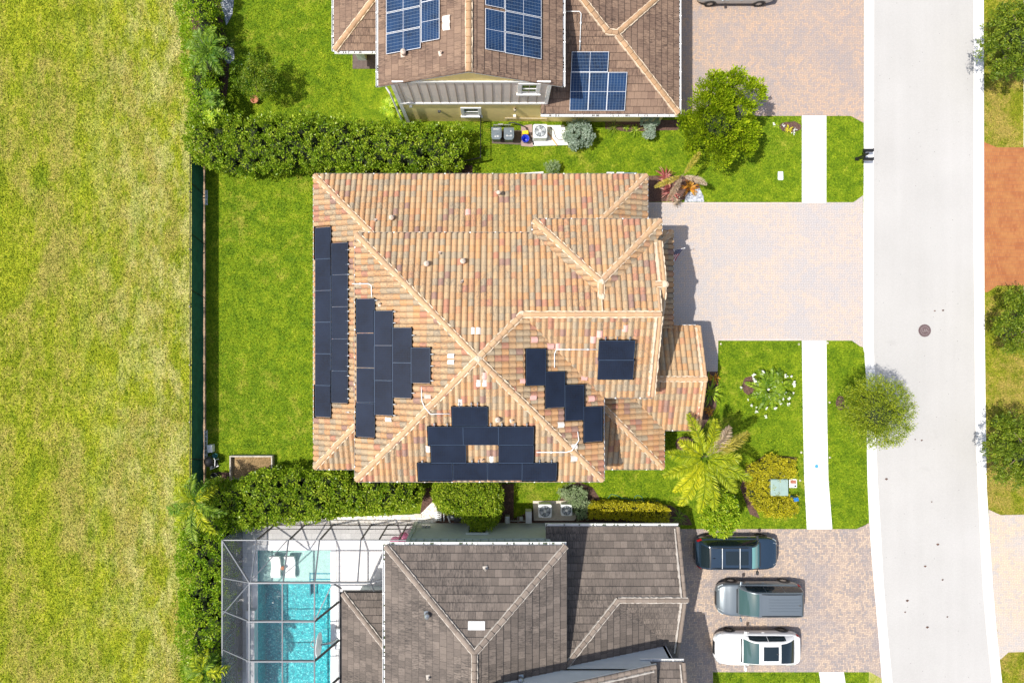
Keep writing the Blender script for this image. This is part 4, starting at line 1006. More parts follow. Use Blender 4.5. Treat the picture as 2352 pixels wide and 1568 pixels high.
mb = MB(); x, y = P2(833, 136, 0); mb.box(x-.25, x+.25, y-.1, y+.4, 0, 2.85); mb.box(-9.0, -5.5, 16.3, 16.5, 2.6, 2.88); mb.build('porch_column', M['sage'], HN)
o = sheet('patio', [rect(-8.9, -5.4, 16.3, 19.0)], .03, simple('dark patio pavers', (.12, .09, .08), .9, 0, .2, 5), .04)
mb = MB(); c = P(1310, 22, 3.9); mb.obox((2.75, 19.3, 4.0), .35, .5, .45); mb.build('electric_box', M['steel'], HN)
# blue solar modules
qW = Plane('W', -6.26, 6); qE = Plane('E', 3.34, 6); qS = Plane('S', 12.58, 3)
def arr(pl, lst, **k): array(HN, pl, lst, 'x', 'blue', 2.02, 1.03, lift=.14, **k)
def c2(x0, x1, y0, y1): return (1080+(x0+x1)/2/3.92, (y0+y1)/2/3.92)
arr(qW, [(*c2(210, 612, 350-240*k, 600-240*k), 'v') for k in range(4)])
arr(qW, [(*c2(618, 828, 20, 460), 'u'), (*c2(618, 828, -440, 0), 'u')])
arr(qE, [(*c2(1328, 1545, 105, 600), 'u'), (*c2(1328, 1545, -395, 95), 'u')])
arr(qE, [(*c2(1556, 1972, 400-242*k, 662-242*k), 'v') for k in range(4)])
def c3(x0, x1, y0, y1): return (1550+(x0+x1)/2/3.92, (y0+y1)/2/3.92)
arr(qS, [(*c3(487, 910, 585, 815), 'u'), (*c3(472, 685, 820, 1262), 'v'), (*c3(685, 900, 820, 1262), 'v'), (*c3(900, 1112, 820, 1262), 'v')])
pipe(HN, [up(qS, 1293, 27), up(qS, 1330, 27), up(qS, 1334, 32), up(qS, 1331, 116)], .025)
tile_patch(HN, qW, 1027, 46, 'pink', .4, .4); tile_patch(HN, qW, 1027, 62, 'pink', .4, .4)
vent(HN, tuple(qW.at(1013, 124)), 'pipe'); vent(HN, tuple(qW.at(928, 125)), 'hood')

# ------------------------------------------------------------------ the south house, grey tiles
HS = thing('grey_house', 'sage stucco house with grey-brown flat tile roofs beside the pool cage', 'house', (0, -16, 0))
zs = 6+PT*4.73; sp_ = (-1.18, -15.63, zs)
rsu = roof_set(HS, 'upper_roof', [[(-5.91, -10.9, 6), (3.55, -10.9, 6), sp_], [(-5.91, -10.9, 6), sp_, (-1.18, -26, zs), (-5.91, -26, 6)], [(3.55, -10.9, 6), (3.55, -17.45, 6), (-1.18, -17.45, zs), sp_]],
               [((-5.87, -10.94, 6), sp_), ((3.51, -10.94, 6), sp_), (sp_, (-1.18, -26, zs))], 'flat', 'tile_s', 'cap_s', 'mortar_s', cap_kw=dict(r=.14, mr=.035))
zg = 3+PT*3.59
fs = [[(2.66, -10.75, 3), (10.2, -10.75, 3), (10.2, -14.34, zg), (6.52, -14.34, zg), (2.66, -14.34, zg)], [(2.66, -14.34, zg), (6.52, -14.34, zg), (2.66, -18.2, zg+PT*3.86)],
      [(6.52, -14.34, zg), (3.5, -17.36, zg+PT*3.02), (9.54, -17.36, zg-PT*3.02)], [(6.52, -14.34, zg), (9.54, -17.36, zg-PT*3.02), (10.2, -17.36, zg-PT*3.02), (10.2, -14.34, zg)], [(9.38, -17.36, zg-PT*3.02), (9.38, -19.4, zg-PT*5.06), (10.2, -19.4, zg-PT*5.06), (10.2, -17.36, zg-PT*3.02)]]
rsg = roof_set(HS, 'garage_roof', fs, [((6.52, -14.34, zg), (2.66, -18.2, zg+PT*3.86)), ((6.5, -14.34, zg), (10.3, -14.34, zg))], 'flat', 'tile_s', 'cap_s', 'mortar_s', cap_kw=dict(r=.13, mr=.045))
mc, mo = MB(), MB()
caps(mc, mo, (10.15, -10.8, 3.02), (10.15, -14.3, zg), .11, .42, .02, False); caps(mc, mo, (10.15, -18.0, zg-PT*3.66), (10.15, -14.4, zg), .11, .42, .02, False)
mc.build('rake_cap', M['cap_s'], rsg); bead(mo, (9.95, -10.85, 3.08), (9.95, -14.2, zg+.06), .07, .03); bead(mo, (9.95, -17.9, zg-PT*3.56+.05), (9.95, -14.5, zg+.04), .07, .03); mo.build('mortar', M['mortar_s'], rsg)
rsw = roof_set(HS, 'patio_roof', [[(-8.85, -14.5, 3), (-5.2, -14.5, 3), (-5.2, -18.15, 3+PT*3.65)], [(-8.85, -14.5, 3), (-5.2, -18.15, 3+PT*3.65), (-5.2, -27, 3+PT*3.65), (-8.85, -27, 3)]],
               [((-8.81, -14.54, 3), (-5.3, -18.05, 3+PT*3.55))], 'flat', 'tile_s', 'cap_s', 'mortar_s', cap_kw=dict(r=.13, mr=.04))
zgb = lambda x: 5.81+PT*(8.3-x)
rsf = roof_set(HS, 'front_gable_roof', [[(8.3, -17.2, zgb(8.3)), (8.3, -26, zgb(8.3)), (-.9, -26, zgb(-.9)), (-.9, -17.2, zgb(-.9))]], [], 'flat', 'tile_s', 'cap_s', 'mortar_s')
roof_set(HS, 'front_eave_roof', [[(7.66, -17.40, 5.1), (9.94, -17.40, 5.1), (9.94, -23, 7.43), (7.66, -23, 7.43)]], [], 'flat', 'tile_s', 'cap_s', 'mortar_s')
mc, mo = MB(), MB(); caps(mc, mo, (8.2, -17.3, zgb(8.2)), (-.9, -17.3, zgb(-.9)), .12, .4, .02, False); caps(mc, mo, (9.9, -17.45, 5.14), (9.9, -23, 7.45), .11, .42, .02, False); mc.build('rake_cap', M['cap_s'], rsf)
bead(mo, (8.15, -17.52, zgb(8.15)+.07), (-.9, -17.52, zgb(-.9)+.07), .09, .04); bead(mo, (9.7, -17.5, 5.2), (9.7, -23, 7.5), .07, .04); mo.build('mortar', M['mortar_s'], rsf)
mb = MB(); pr = [(-.9, 5.0), (3.4, 3.0), (9.35, 3.0), (9.35, 5.0), (8.1, 5.05), (8.1, 5.75), (-.9, zgb(-.9)-.12)]
vs = [(x, -17.36, z) for x, z in pr]+[(x, -25, z) for x, z in pr]; n5 = len(pr)
mb.add(vs, [tuple(range(n5))[::-1], tuple(range(n5, 2*n5))]+[(i, (i+1) % n5, n5+(i+1) % n5, n5+i) for i in range(n5)]); fw = mb.build('wall', M['pale'], HS)
mb = MB()
for k in range(22):
    z = 3.1+k*.15; mb.box(-.9 if z > 4.9 else 3.0, 9.35 if z < 4.95 else 8.1-max(0, (z-5.7))/PT*1.02, -17.375, -17.36, z, z+.012)
mb.build('siding', M['sage'], fw)
mb = MB(); mb.box(-.9, 7.4, -17.42, -17.36, 6.0, 6.16); mb.box(9.2, 9.4, -17.43, -17.36, 3.2, 5.0); mb.build('trim', M['white'], HS)
g, s_, d_ = MB(), MB(), MB()
for a, b, o in (((-5.91, -10.9, 6), (3.55, -10.9, 6), (0, 1)), ((-5.91, -10.9, 6), (-5.91, -26, 6), (-1, 0)), ((2.66, -10.75, 3), (10.2, -10.75, 3), (0, 1))):
    gutter(g, s_, a, b, o, .15, 1.6, d_)
gutter(g, s_, (7.6, -17.38, 5.1), (9.94, -17.38, 5.1), (0, 1), .10, 3)
gu = g.build('gutter', M['white'], HS); s_.build('gutter_strap', M['white'], gu); d_.build('gutter_debris', simple('green gutter slime', (.05, .08, .02), .9, 0, .5, 6), gu)
for o in COL.objects:
    if o.name.startswith('gutter_debris'): o['kind'] = 'stuff'
g, s_ = MB(), MB(); gutter(g, s_, (-8.85, -14.5, 3), (-5.9, -14.5, 3), (0, 1), .10, 9); gutter(g, s_, (-8.85, -27, 3), (-8.85, -14.5, 3), (-1, 0), .14, 30); g.build('gutter', M['black'], HS)
YS = -11.37
mb = MB(); mb.box(-5.0, 2.9, -26, YS, 0, 5.9); mb.box(2.8, 9.7, -18, YS+.02, 0, 2.9); mb.box(-8.3, -4.9, -26, -15.2, 0, 2.9); mb.box(2.6, 9.3, -26, -17.4, 0, 3.1); mb.build('wall', M['sage'], HS)
mb = MB(); mb.box(-5.0, 2.6, YS, YS+.05, 3.2, 3.42); mb.box(-5.12, -4.92, YS-.1, YS+.08, 0, 5.8)
mb.build('trim', simple('pale green trim', (.52, .60, .56), .7), HS)
mb = MB()
for k in range(17): x = -4.6+k*.45; mb.box(x-.02, x+.02, YS, YS+.03, 3.42, 5.8)
mb.build('batten', simple('dark green batten', (.30, .36, .34), .8), HS)
window(HS, -1.75, -.72, .75, 2.3, YS, 1, 'sage', .14, False)
vent(HS, tuple(Plane('N', -10.9, 6).at(1115, 1304)), 'pipe', 'mortar_s'); vent(HS, tuple(Plane('W', -5.91, 6).at(982, 1409)), 'hood', 'steel'); vent(HS, tuple(Plane('W', -5.91, 6).at(985, 1553)), 'pipe', 'mortar_s'); vent(HS, tuple(Plane('E', 3.55, 6).at(1195, 1555)), 'hood', 'steel')
pn = Plane('N', -10.9, 6)
c = pn.at(1094.5, 1436); mb = MB()
mb.add([c+pn.u*a+pn.v*b+pn.n*h for a, b, h in ((-.42, -.2, .09), (.42, -.2, .09), (.42, .2, .06), (-.42, .2, .06))], [(0, 1, 2, 3)]); mb.add([c+pn.u*a+pn.v*-.2+pn.n*h for a, h in ((-.42, .0), (.42, .0), (.42, .09), (-.42, .09))], [(0, 1, 2, 3)])
mb.build('replacement_tile', M['white'], HS)

# ------------------------------------------------------------------ pool, deck and screen enclosure
def deckmat():
    n = NT('pale travertine deck'); p = n.pos(); x = n.n('ShaderNodeTexBrick'); n.put(x.inputs['Vector'], p); x.inputs['Scale'].default_value = 1
    x.inputs['Brick Width'].default_value = .6; x.inputs['Row Height'].default_value = .4; x.inputs['Mortar Size'].default_value = .008
    for k, c in (('Color1', (.60, .585, .57)), ('Color2', (.70, .685, .665)), ('Mortar', (.40, .39, .38))): n.put(x.inputs[k], c)
    c = n.mix(n.fr(n.noise(p, 3, 5, .7), .4, .7, 0, .35), x.outputs[0], (.46, .45, .44)); return n.fin(c, .6)
DX0, DX1, DY1 = -16.3, -5.0, -11.55
deck = sheet('pool_deck', [rect(DX0, PX0, PY0, DY1), rect(PX1, DX1, PY0, DY1), rect(PX0, PX1, PY1, DY1)], .05, deckmat(), .06)
def poolfin():  # caustic ripple light is painted into the floor colour as pale and dark cells
    n = NT('turquoise plaster with painted ripple light'); p = n.pos(); v = n.vor(n.vm('ADD', p, n.vm('MULTIPLY', n.com(n.noise(p, 4, 3), n.noise(n.vm('ADD', p, (5., 2., 0.)), 4, 3)), (.25, .25, .25))), 15); c = n.ramp(n.sep(v['Color'])[0], [(0, (.002, .20, .25)), (.45, (.006, .32, .37)), (.8, (.02, .44, .47)), (1, (.20, .70, .70))])
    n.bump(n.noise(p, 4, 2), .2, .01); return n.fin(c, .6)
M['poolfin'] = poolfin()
M['shelf'] = simple('pale pebble shelf', (.50, .58, .53), .7, 0, .14, 12)
tp = tag(bpy.data.objects.new('swimming_pool', None), 'rectangular turquoise swimming pool with a pale shallow shelf, inside the cage', 'swimming pool'); COL.objects.link(tp); tp.location = (-12.4, -18, 0)
mb = MB(); t_ = .04
for a in (rect(PX0-.25, PX0, PY0-.2, PY1+.25), rect(PX1, PX1+.25, PY0-.2, PY1+.25), rect(PX0, PX1, PY1, PY1+.25)): mb.prism(a, -1.6, .045)
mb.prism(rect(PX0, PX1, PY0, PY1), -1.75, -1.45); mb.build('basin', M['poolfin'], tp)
mb = MB(); mb.prism(rect(PX0, PX1, -15.03, PY1), -1.44, -.28); mb.build('shelf', M['shelf'], tp)
mb = MB()
for q in (rect(PX0-.3, PX0+.03, PY0, PY1+.3), rect(PX1-.03, PX1+.3, PY0, PY1+.3), rect(PX0+.03, PX1-.03, PY1-.03, PY1+.3)): mb.prism(q, .04, .085)
mb.build('coping', concrete('white coping', (.70, .70, .69), (.80, .80, .79)), tp)
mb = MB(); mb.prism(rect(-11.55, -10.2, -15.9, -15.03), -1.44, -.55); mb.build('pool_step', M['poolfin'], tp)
mb = MB(); mb.prism(rect(-11.62, -11.55, -15.95, -14.5), -.56, -.268); mb.prism(rect(-11.62, -10.2, -14.6, -14.53), -.29, -.268); mb.prism(rect(-11.62, -10.2, -14.95, -14.88), -.29, -.268); mb.build('tile_line', simple('blue tile band', (.01, .22, .30), .3), tp)
def water():
    n = NT('pool water'); t = n.t; p = n.pos()
    b = n.n('ShaderNodeBump'); b.inputs['Strength'].default_value = .9; b.inputs['Distance'].default_value = .05
    w = n.vor(n.vm('ADD', p, n.com(n.noise(p, 3.0, 3), n.noise(n.vm('ADD', p, (9., 4., 1.)), 3.0, 3))), 3.2, 'SMOOTH_F1')['Distance']
    n.put(b.inputs['Height'], n.ma('ADD', w, n.ma('MULTIPLY', n.noise(p, 7, 2), .5)))
    gl = n.n('ShaderNodeBsdfGlossy'); gl.inputs['Roughness'].default_value = .04; t.links.new(b.outputs[0], gl.inputs['Normal'])
    rf = n.n('ShaderNodeBsdfRefraction'); rf.inputs['IOR'].default_value = 1.33; rf.inputs['Roughness'].default_value = 0; rf.inputs[0].default_value = (.82, .97, .98, 1); t.links.new(b.outputs[0], rf.inputs['Normal'])
    tr = n.n('ShaderNodeBsdfTransparent'); tr.inputs[0].default_value = (.80, .97, .98, 1)
    m0 = n.n('ShaderNodeMixShader'); m0.inputs[0].default_value = .40; t.links.new(rf.outputs[0], m0.inputs[1]); t.links.new(tr.outputs[0], m0.inputs[2])
    fr = n.n('ShaderNodeFresnel'); fr.inputs[0].default_value = 1.33; t.links.new(b.outputs[0], fr.inputs['Normal'])
    m1 = n.n('ShaderNodeMixShader'); n.put(m1.inputs[0], n.fr(fr.outputs[0], 0, .3, .02, .35)); t.links.new(m0.outputs[0], m1.inputs[1]); t.links.new(gl.outputs[0], m1.inputs[2]); t.links.new(m1.outputs[0], n.out.inputs[0])
    t.nodes.remove(n.b); return n.m
def water2():
    n = NT('pool water'); t = n.t; p = n.pos()
    q = n.vm('ADD', p, n.vm('MULTIPLY', n.com(n.noise(p, 2.2, 3), n.noise(n.vm('ADD', p, (9., 4., 1.)), 2.2, 3)), (.5, .5, .5)))
    w = n.vor(q, 9.0)['Distance']; hgt = n.ma('ADD', w, n.ma('MULTIPLY', n.noise(p, 9, 3), .6))
    b = n.n('ShaderNodeBump'); b.inputs['Strength'].default_value = 1.0; b.inputs['Distance'].default_value = .10; n.put(b.inputs['Height'], hgt)
    gl = n.n('ShaderNodeBsdfGlossy'); gl.inputs['Roughness'].default_value = .10; t.links.new(b.outputs[0], gl.inputs['Normal'])
    tr = n.n('ShaderNodeBsdfTransparent'); tr.inputs[0].default_value = (.84, .98, .985, 1)
    m1 = n.n('ShaderNodeMixShader'); m1.inputs[0].default_value = .06; t.links.new(tr.outputs[0], m1.inputs[1]); t.links.new(gl.outputs[0], m1.inputs[2]); t.links.new(m1.outputs[0], n.out.inputs[0])
    t.nodes.remove(n.b); return n.m
wt = sheet('pool_water', [rect(PX0, PX1, PY0, PY1)], -.06, water2()); wt.parent = None
for i in range(2):
    cx_, cy_ = P2(631+i*34, 1302, .2); t = thing('pool_lounger', ('left' if i == 0 else 'right')+' white moulded lounger of the pair in the shallow pool shelf', 'lounger', (cx_, cy_, 0), 0, 'white loungers in the shallow shelf')
    mb = MB(); pr = [(.68, .42), (.45, .22), (.2, .06), (-.05, .02), (-.3, .12), (-.5, .16), (-.72, .02)]
    def fn(a, b, o=0):
        k = a*(len(pr)-1); j = min(int(k), len(pr)-2); f = k-j; y = pr[j][0]*(1-f)+pr[j+1][0]*f; z = pr[j][1]*(1-f)+pr[j+1][1]*f
        return Vector((cx_+(b-.5)*.62*(1-.10*math.sin(a*3.1)), cy_+y, z-.05+o))
    mb.grid(lambda a, b: fn(a, b), 14, 4, 0, True); mb.grid(lambda a, b: fn(a, b, -.22), 14, 4)
    for b in (0, 1): mb.grid(lambda a, c: fn(a, b, -.22*c), 14, 1, 0, b == 1)
    for a in (0, 1): mb.grid(lambda b, c: fn(a, b, -.22*c), 4, 1, 0, a == 0)
    mb.build('seat_shell', M['white'], t, True)
    mb = MB(); mb.box(cx_-.25, cx_+.25, cy_-.5, cy_+.3, -.28, -.16); mb.build('base', M['white'], t)
mb = MB(); c = P(649, 1304, .25); mb.lathe([(.0, -.5), (.06, -.5), (.04, .0), (.12, .02), (.12, .06), (0, .06)], (c.x, c.y, .2), 14); tag(mb.build('side_table', M['terra'], None, True), 'tiny round brown table between the two pool loungers', 'table')
# raised planter wall on the far pool edge
x0, y0 = P2(571, 1395, .5); x1, _ = P2(585, 1395, .5)
mb = MB(); mb.box(x0-.05, x1, -21.0, y0-.2, .05, .62); mb.box(x0-.09, x1+.04, -21.04, y0-.16, .62, .67); mb.box(x0-.1, x1+.06, y0-.55, y0-.1, .671, .72); tag(mb.build('planter_wall', simple('pale stone wall', (.62, .61, .60), .7, 0, .08, 3)), 'low pale stone wall along the western pool edge', 'wall')
# basketball hoop beside the pool
c = P(897*.0+ (900+435/4.975)/1.27551, (1780+480/4.975)/1.27551, .6)
t = thing('pool_basketball_hoop', 'white poolside basketball hoop leaning its oval backboard over the water', 'basketball hoop', (c.x, c.y, .05))
mb = MB(); mb.box(c.x-.22, c.x+.22, c.y-.42, c.y+.42, .06, .34); mb.build('base', M['pebble'], t, bevel=.05)
mb = MB()
for s in (-1, 1): mb.obox((c.x, c.y+s*.5, .22), .42, .26, .30)
mb.build('wheel_cover', M['steel'], t, bevel=.04)
mb = MB(); mb.tube([(c.x, c.y, .3), (c.x-.35, c.y, .9), (c.x-.85, c.y, 1.1)], .06, 8); mb.build('pole', M['steel'], t)
mb = MB(); mb.lathe([(0, -.02), (.72, -.02), (.72, .02), (0, .02)], (c.x-.95, c.y, 1.15), 24, 0, 'X'); o = mb.build('backboard', M['pebble'], t)
mb = MB(); mb.tube([(c.x-1.25+.22*math.cos(a/12*6.283), c.y+.22*math.sin(a/12*6.283), 1.0) for a in range(13)], .014, 6); mb.build('rim', M['terra'], t)
# the cage
def scr(name, col, fac):
    n = NT(name); n.fin(col, .9); tr = n.n('ShaderNodeBsdfTransparent'); mx = n.n('ShaderNodeMixShader'); mx.inputs[0].default_value = fac
    n.t.links.new(tr.outputs[0], mx.inputs[1]); n.t.links.new(n.b.outputs[0], mx.inputs[2]); n.t.links.new(mx.outputs[0], n.out.inputs[0]); return n.m
M['mesh_top'] = scr('insect screen roof', (.42, .43, .45), .04); M['mesh_side'] = scr('insect screen wall', (.20, .21, .235), .40); M['mesh_w'] = scr('insect screen west', (.15, .16, .18), .58)  # west screen denser for its oblique mesh, darkened to carry the hedge's shade
CG = thing('pool_cage', 'grey aluminium screen enclosure standing over the swimming pool', 'pool cage', (-12, -18, 0))
zt0, zt1 = 3.1, 4.3; X0, Y0 = -15.6, -11.5; X1, Y1 = X0+1.97, Y0-1.97; XE = (722.5-QX)/FQ*(H-zt1); XH = -9.0; YB = -27.0; XN = -5.05
fb, fd = MB(), MB()
def beam(a, b, w=.06, h=.10, mbx=None):
    a, b = Vector(a), Vector(b); d = (b-a).normalized(); s = d.cross(Vector((0, 0, 1)))
    s = Vector((1, 0, 0)) if s.length < .05 else s.normalized(); u_ = s.cross(d)
    q = []
    for e in (a, b):
        for i, j in ((-1, -1), (1, -1), (1, 1), (-1, 1)): q.append(e+s*i*w/2+u_*j*h/2)
    (mbx or fb).add(q, [(3, 2, 1, 0), (4, 5, 6, 7), (0, 1, 5, 4), (1, 2, 6, 5), (2, 3, 7, 6), (3, 0, 4, 7)])
def yq(y, z): return (QY-y)/FQ*(H-z)
def xq(x, z): return (x-QX)/FQ*(H-z)
beam((X0, Y0, zt0), (X0, YB, zt0)); beam((X0, Y0, zt0), (XN, Y0, zt0), .05, .08)
beam((X1, Y1, zt1), (X1, YB, zt1), .06, .12); beam((XE, Y1, zt1), (XE, YB, zt1), .05, .12); xm = xq(648.8, zt1); beam((xm, Y1, zt1), (xm, YB, zt1), .05, .12)
xr = xq(851, zt1); beam((X1, Y1, zt1), (xr, Y1, zt1), .08, .16); 
beam((X0, Y0, zt0), (X1, Y1, zt1), .06, .12)
for xa, xb in ((850, 800), (1145, 1095), (1430, 1385), (1810, 1780)):
    a = (xq((480+xa/3.136)/1.27551, zt0), Y0, zt0); b = (xq((480+xb/3.136)/1.27551, zt1), Y1, zt1); beam(a, b)
beam((xq((480+1135/3.136)/1.27551, zt0), Y0, zt0), (X1, Y1, zt1), .05, .08); beam((xq((480+2025/3.136)/1.27551, zt0), Y0-.7, zt0+.3), (xr, Y1, zt1), .05, .08)
wy = [(640, 645), (940, 1000), (1295, 1365), (1640, 1720)]
for ya, yb in wy:
    a = (X0, yq((1500+(ya-40)/3.136)/1.27551, zt0), zt0); b = (X1, yq((1500+yb/3.136)/1.27551, zt1), zt1); beam(a, b)
    beam(b, (XE, b[1], zt1), .07, .17)
    if yb > 900: beam((XE, b[1], zt1), (XH, b[1]+.62, 3.12), .10, .16, fd)
beam((X1, Y1-.05, zt1), (X0, yq((1500+940/3.136)/1.27551, zt0), zt0), .05, .08); beam((XE, yq((1500+1000/3.136)/1.27551, zt1), zt1), (-9.1, Y1-.05, zt1-.1), .05, .08)
beam((xr, Y1, zt1), (-5.9, Y1+.2, zt1-.2), .05, .10); beam((-9.1, Y1-.05, zt1-.1), (-8.85, -14.2, 3.2), .05, .08); beam((xr, Y1, zt1), (-7.0, -14.3, 3.3), .05, .08)
for k in range(9): y = Y0-k*1.95; beam((X0, y, 0), (X0, y, zt0), .05, .05)
beam((X0, Y0, .95), (X0, YB, .95), .04, .05)
for xb in (1020, 1295, 1555, 1905):
    x = xq((480+xb/3.136)/1.27551, 0); beam((x, Y0, 0), (x, Y0, zt0), .055, .10, fd)
beam((X0, Y0, .9), (XN, Y0, .9), .04, .05, fd); beam((X0, Y0, .06), (XN, Y0, .06), .05, .05, fd)
for z in (.9, 2.1): beam((-6.75, Y0-.0, z), (-5.55, Y0, z), .05, .06, fd)
for x in (-6.75, -5.6): beam((x, Y0, 0), (x, Y0, 3.0), .06, .08, fd)
fb.build('frame', M['frame'], CG); fd.build('dark_frame', M['framed'], CG)
mb = MB(); mb.quad((X0, Y0, 0), (X0, YB, 0), (X0, YB, zt0), (X0, Y0, zt0)); mb.build('screen_panel', M['mesh_w'], CG)
mb = MB(); mb.quad((X0, Y0, 0), (XN, Y0, 0), (XN, Y0, zt0), (X0, Y0, zt0)); mb.build('screen_panel', M['mesh_side'], CG)
mb = MB(); mb.quad((X0, Y0, zt0), (XN, Y0, zt0), (xr, Y1, zt1), (X1, Y1, zt1)); mb.quad((X0, Y0, zt0), (X1, Y1, zt1), (X1, YB, zt1), (X0, YB, zt0)); mb.quad((X1, Y1, zt1), (XE, Y1, zt1), (XE, YB, zt1), (X1, YB, zt1)); mb.build('screen_roof', M['mesh_top'], CG)
mb = MB(); x, y = -5.2, -12.3
for i, (dx, dy, z, r) in enumerate(((0, 0, 1.4, .34), (-.55, .15, 1.3, .33), (-.3, -.45, 1.9, .36), (-.1, .35, 1.0, .30), (-.7, -.3, 1.0, .3))):
    t = thing('balloon', ('topmost', 'left', 'front', 'rear', 'lowest')[i]+' translucent pink balloon of the cluster inside the cage corner', 'balloon', (x-.35+dx, y+dy, z), 0, 'pink balloons in the cage corner')
    if i == 0:
        nb = NT('pink balloon film'); nb.fin((.62, .16, .32), .15); tr = nb.n('ShaderNodeBsdfTransparent'); tr.inputs[0].default_value = (1, .75, .85, 1); mx = nb.n('ShaderNodeMixShader'); mx.inputs[0].default_value = .55
        nb.t.links.new(tr.outputs[0], mx.inputs[1]); nb.t.links.new(nb.b.outputs[0], mx.inputs[2]); nb.t.links.new(mx.outputs[0], nb.out.inputs[0]); M['balloon'] = nb.m
    mb = MB(); mb.blob((0, 0, 0), r, r, r*1.1, 18, 12); mb.build('skin', M['balloon'], t, True, True); mb = MB(); mb.lathe([(.05, -.06), (.015, 0)], (0, 0, -r*1.1), 8); mb.build('knot', M['balloon'], t, True, True)

# ------------------------------------------------------------------ hedges and planting
def U3(x0, y0, s, pts): return [((x0+a/s)/1.27551, (y0+b/s)/1.27551) for a, b in pts]
hz = 2.3
hedge('tall glossy green hedge running east from the fence corner, behind the tiled house', UP([(425, 272), (470, 262), (560, 268), (700, 258), (860, 280), (930, 286), (1010, 288), (1062, 300), (1070, 335), (1058, 372), (980, 388), (880, 378), (800, 384), (680, 378), (560, 384), (480, 378), (430, 350), (418, 310)], hz), hz, M['lf_hedge'], .27, .36, 46, .15, .075, .26, tm=.52)
hedge('tall hedge along the field beside the back garden of the yellow house', UP([(408, -70), (470, -70), (482, 30), (478, 90), (488, 150), (482, 200), (492, 268), (428, 275), (424, 200), (412, 130), (416, 60), (398, 0)], 2.4), 2.4, M['lf_ficus'], .26, .34, 42, .13, .06, .26, tm=.45)
hedge('long glossy hedge north of the pool cage, reaching under the tiled house eave', UP([(470, 1115), (540, 1118), (575, 1090), (640, 1086), (740, 1086), (830, 1094), (930, 1098), (962, 1120), (966, 1150), (930, 1172), (860, 1180), (780, 1182), (740, 1196), (640, 1200), (560, 1215), (500, 1190), (455, 1160)], 2.2), 2.2, M['lf_hedge'], .25, .33, 44, .15, .08, .24, tm=.55)
hedge('tall hedge between the field and the pool cage', UP([(400, 1190), (440, 1170), (500, 1195), (520, 1225), (508, 1240), (506, 1330), (504, 1450), (500, 1640), (420, 1640), (415, 1540), (402, 1450), (412, 1350), (398, 1290), (405, 1230)], 2.9), 2.9, M['lf_ficus'], .27, .35, 44, .14, .065, .28, tm=.42)
hedge('rounded glossy shrub beside the pool pump by the sage house wall', UP([(998, 1116), (1020, 1102), (1060, 1106), (1110, 1104), (1140, 1116), (1150, 1150), (1144, 1190), (1132, 1214), (1105, 1222), (1080, 1212), (1060, 1185), (1020, 1180), (1000, 1165), (992, 1140)], 2.3), 2.3, M['lf_hedge'], .22, .20, 34, .11, .06, .14, name='shrub', cat='shrub', tm=.62)
hedge('clipped yellow variegated hedge in front of the grey garage', UP([(1352, 1160), (1400, 1155), (1500, 1158), (1538, 1168), (1538, 1200), (1480, 1196), (1352, 1188)], 1.1), 1.1, M['lf_gold'], .13, .15, 22, .08, .045, .06, name='clipped_hedge', boxy=True, shr=.12, tm=.5)
hedge('pale green curved shrub wrapping the condenser pad', UP([(1285, 1130), (1310, 1122), (1340, 1126), (1352, 1150), (1350, 1180), (1338, 1200), (1328, 1190), (1318, 1160), (1300, 1144)], 1.1), 1.1, M['lf_pale'], .13, .14, 24, .07, .035, .07, name='shrub', cat='shrub', shr=.12, tm=.45)
hedge('U-shaped golden hedge around the green utility box', UP([(1752, 1062), (1765, 1047), (1800, 1055), (1830, 1060), (1832, 1094), (1798, 1092), (1774, 1098), (1768, 1118), (1774, 1142), (1800, 1146), (1836, 1152), (1834, 1184), (1780, 1188), (1745, 1175), (1727, 1145), (1722, 1105), (1730, 1072)], .8), .8, M['lf_gold'], .15, .14, 24, .085, .05, .10, name='clipped_hedge', shr=.12, tm=.45)
t = thing('silver_shrub', 'round silver-leaved shrub beside the condenser of the yellow house', 'shrub', (*P2(1328, 312, 0), 0), 0, 'silver shrubs along the yellow wall')
c = P(1330, 306, .9); crown((c.x, c.y, .85), 1.05, .98, .85, 190, .17, 26, .10, .06, M['lf_silver'], t, .6, 0, .5, 6, bottom=-.5)
mb = MB(); mb.blob((c.x, c.y, .6), .6, .6, .5, 8, 6); mb.build('shade_core', M['core'], t)
t = thing('silver_shrub', 'smaller straggling silver shrub below the garage eave of the yellow house', 'shrub', (*P2(1488, 292, 0), 0), 0, 'silver shrubs along the yellow wall')
for dx, dy, r in ((-.25, .3, .35), (.25, .25, .38), (0, -.1, .35), (.1, -.55, .22), (-.2, -.6, .2)):
    q = P(1492, 288, .8); crown((q.x+dx, q.y+dy, .8), r, r, .4, 30, .12, 24, .09, .05, M['lf_silver'], t, .6, 0, .5, 4)
t = thing('shrub', 'small dusty green shrub at the north eave of the tiled house', 'shrub', (*P2(1272, 388, 0), 0))
q = P(1270, 386, .5); crown((q.x, q.y, .5), .52, .42, .5, 60, .13, 22, .08, .04, M['lf_pale'], t, .6, 0, .25, 5)

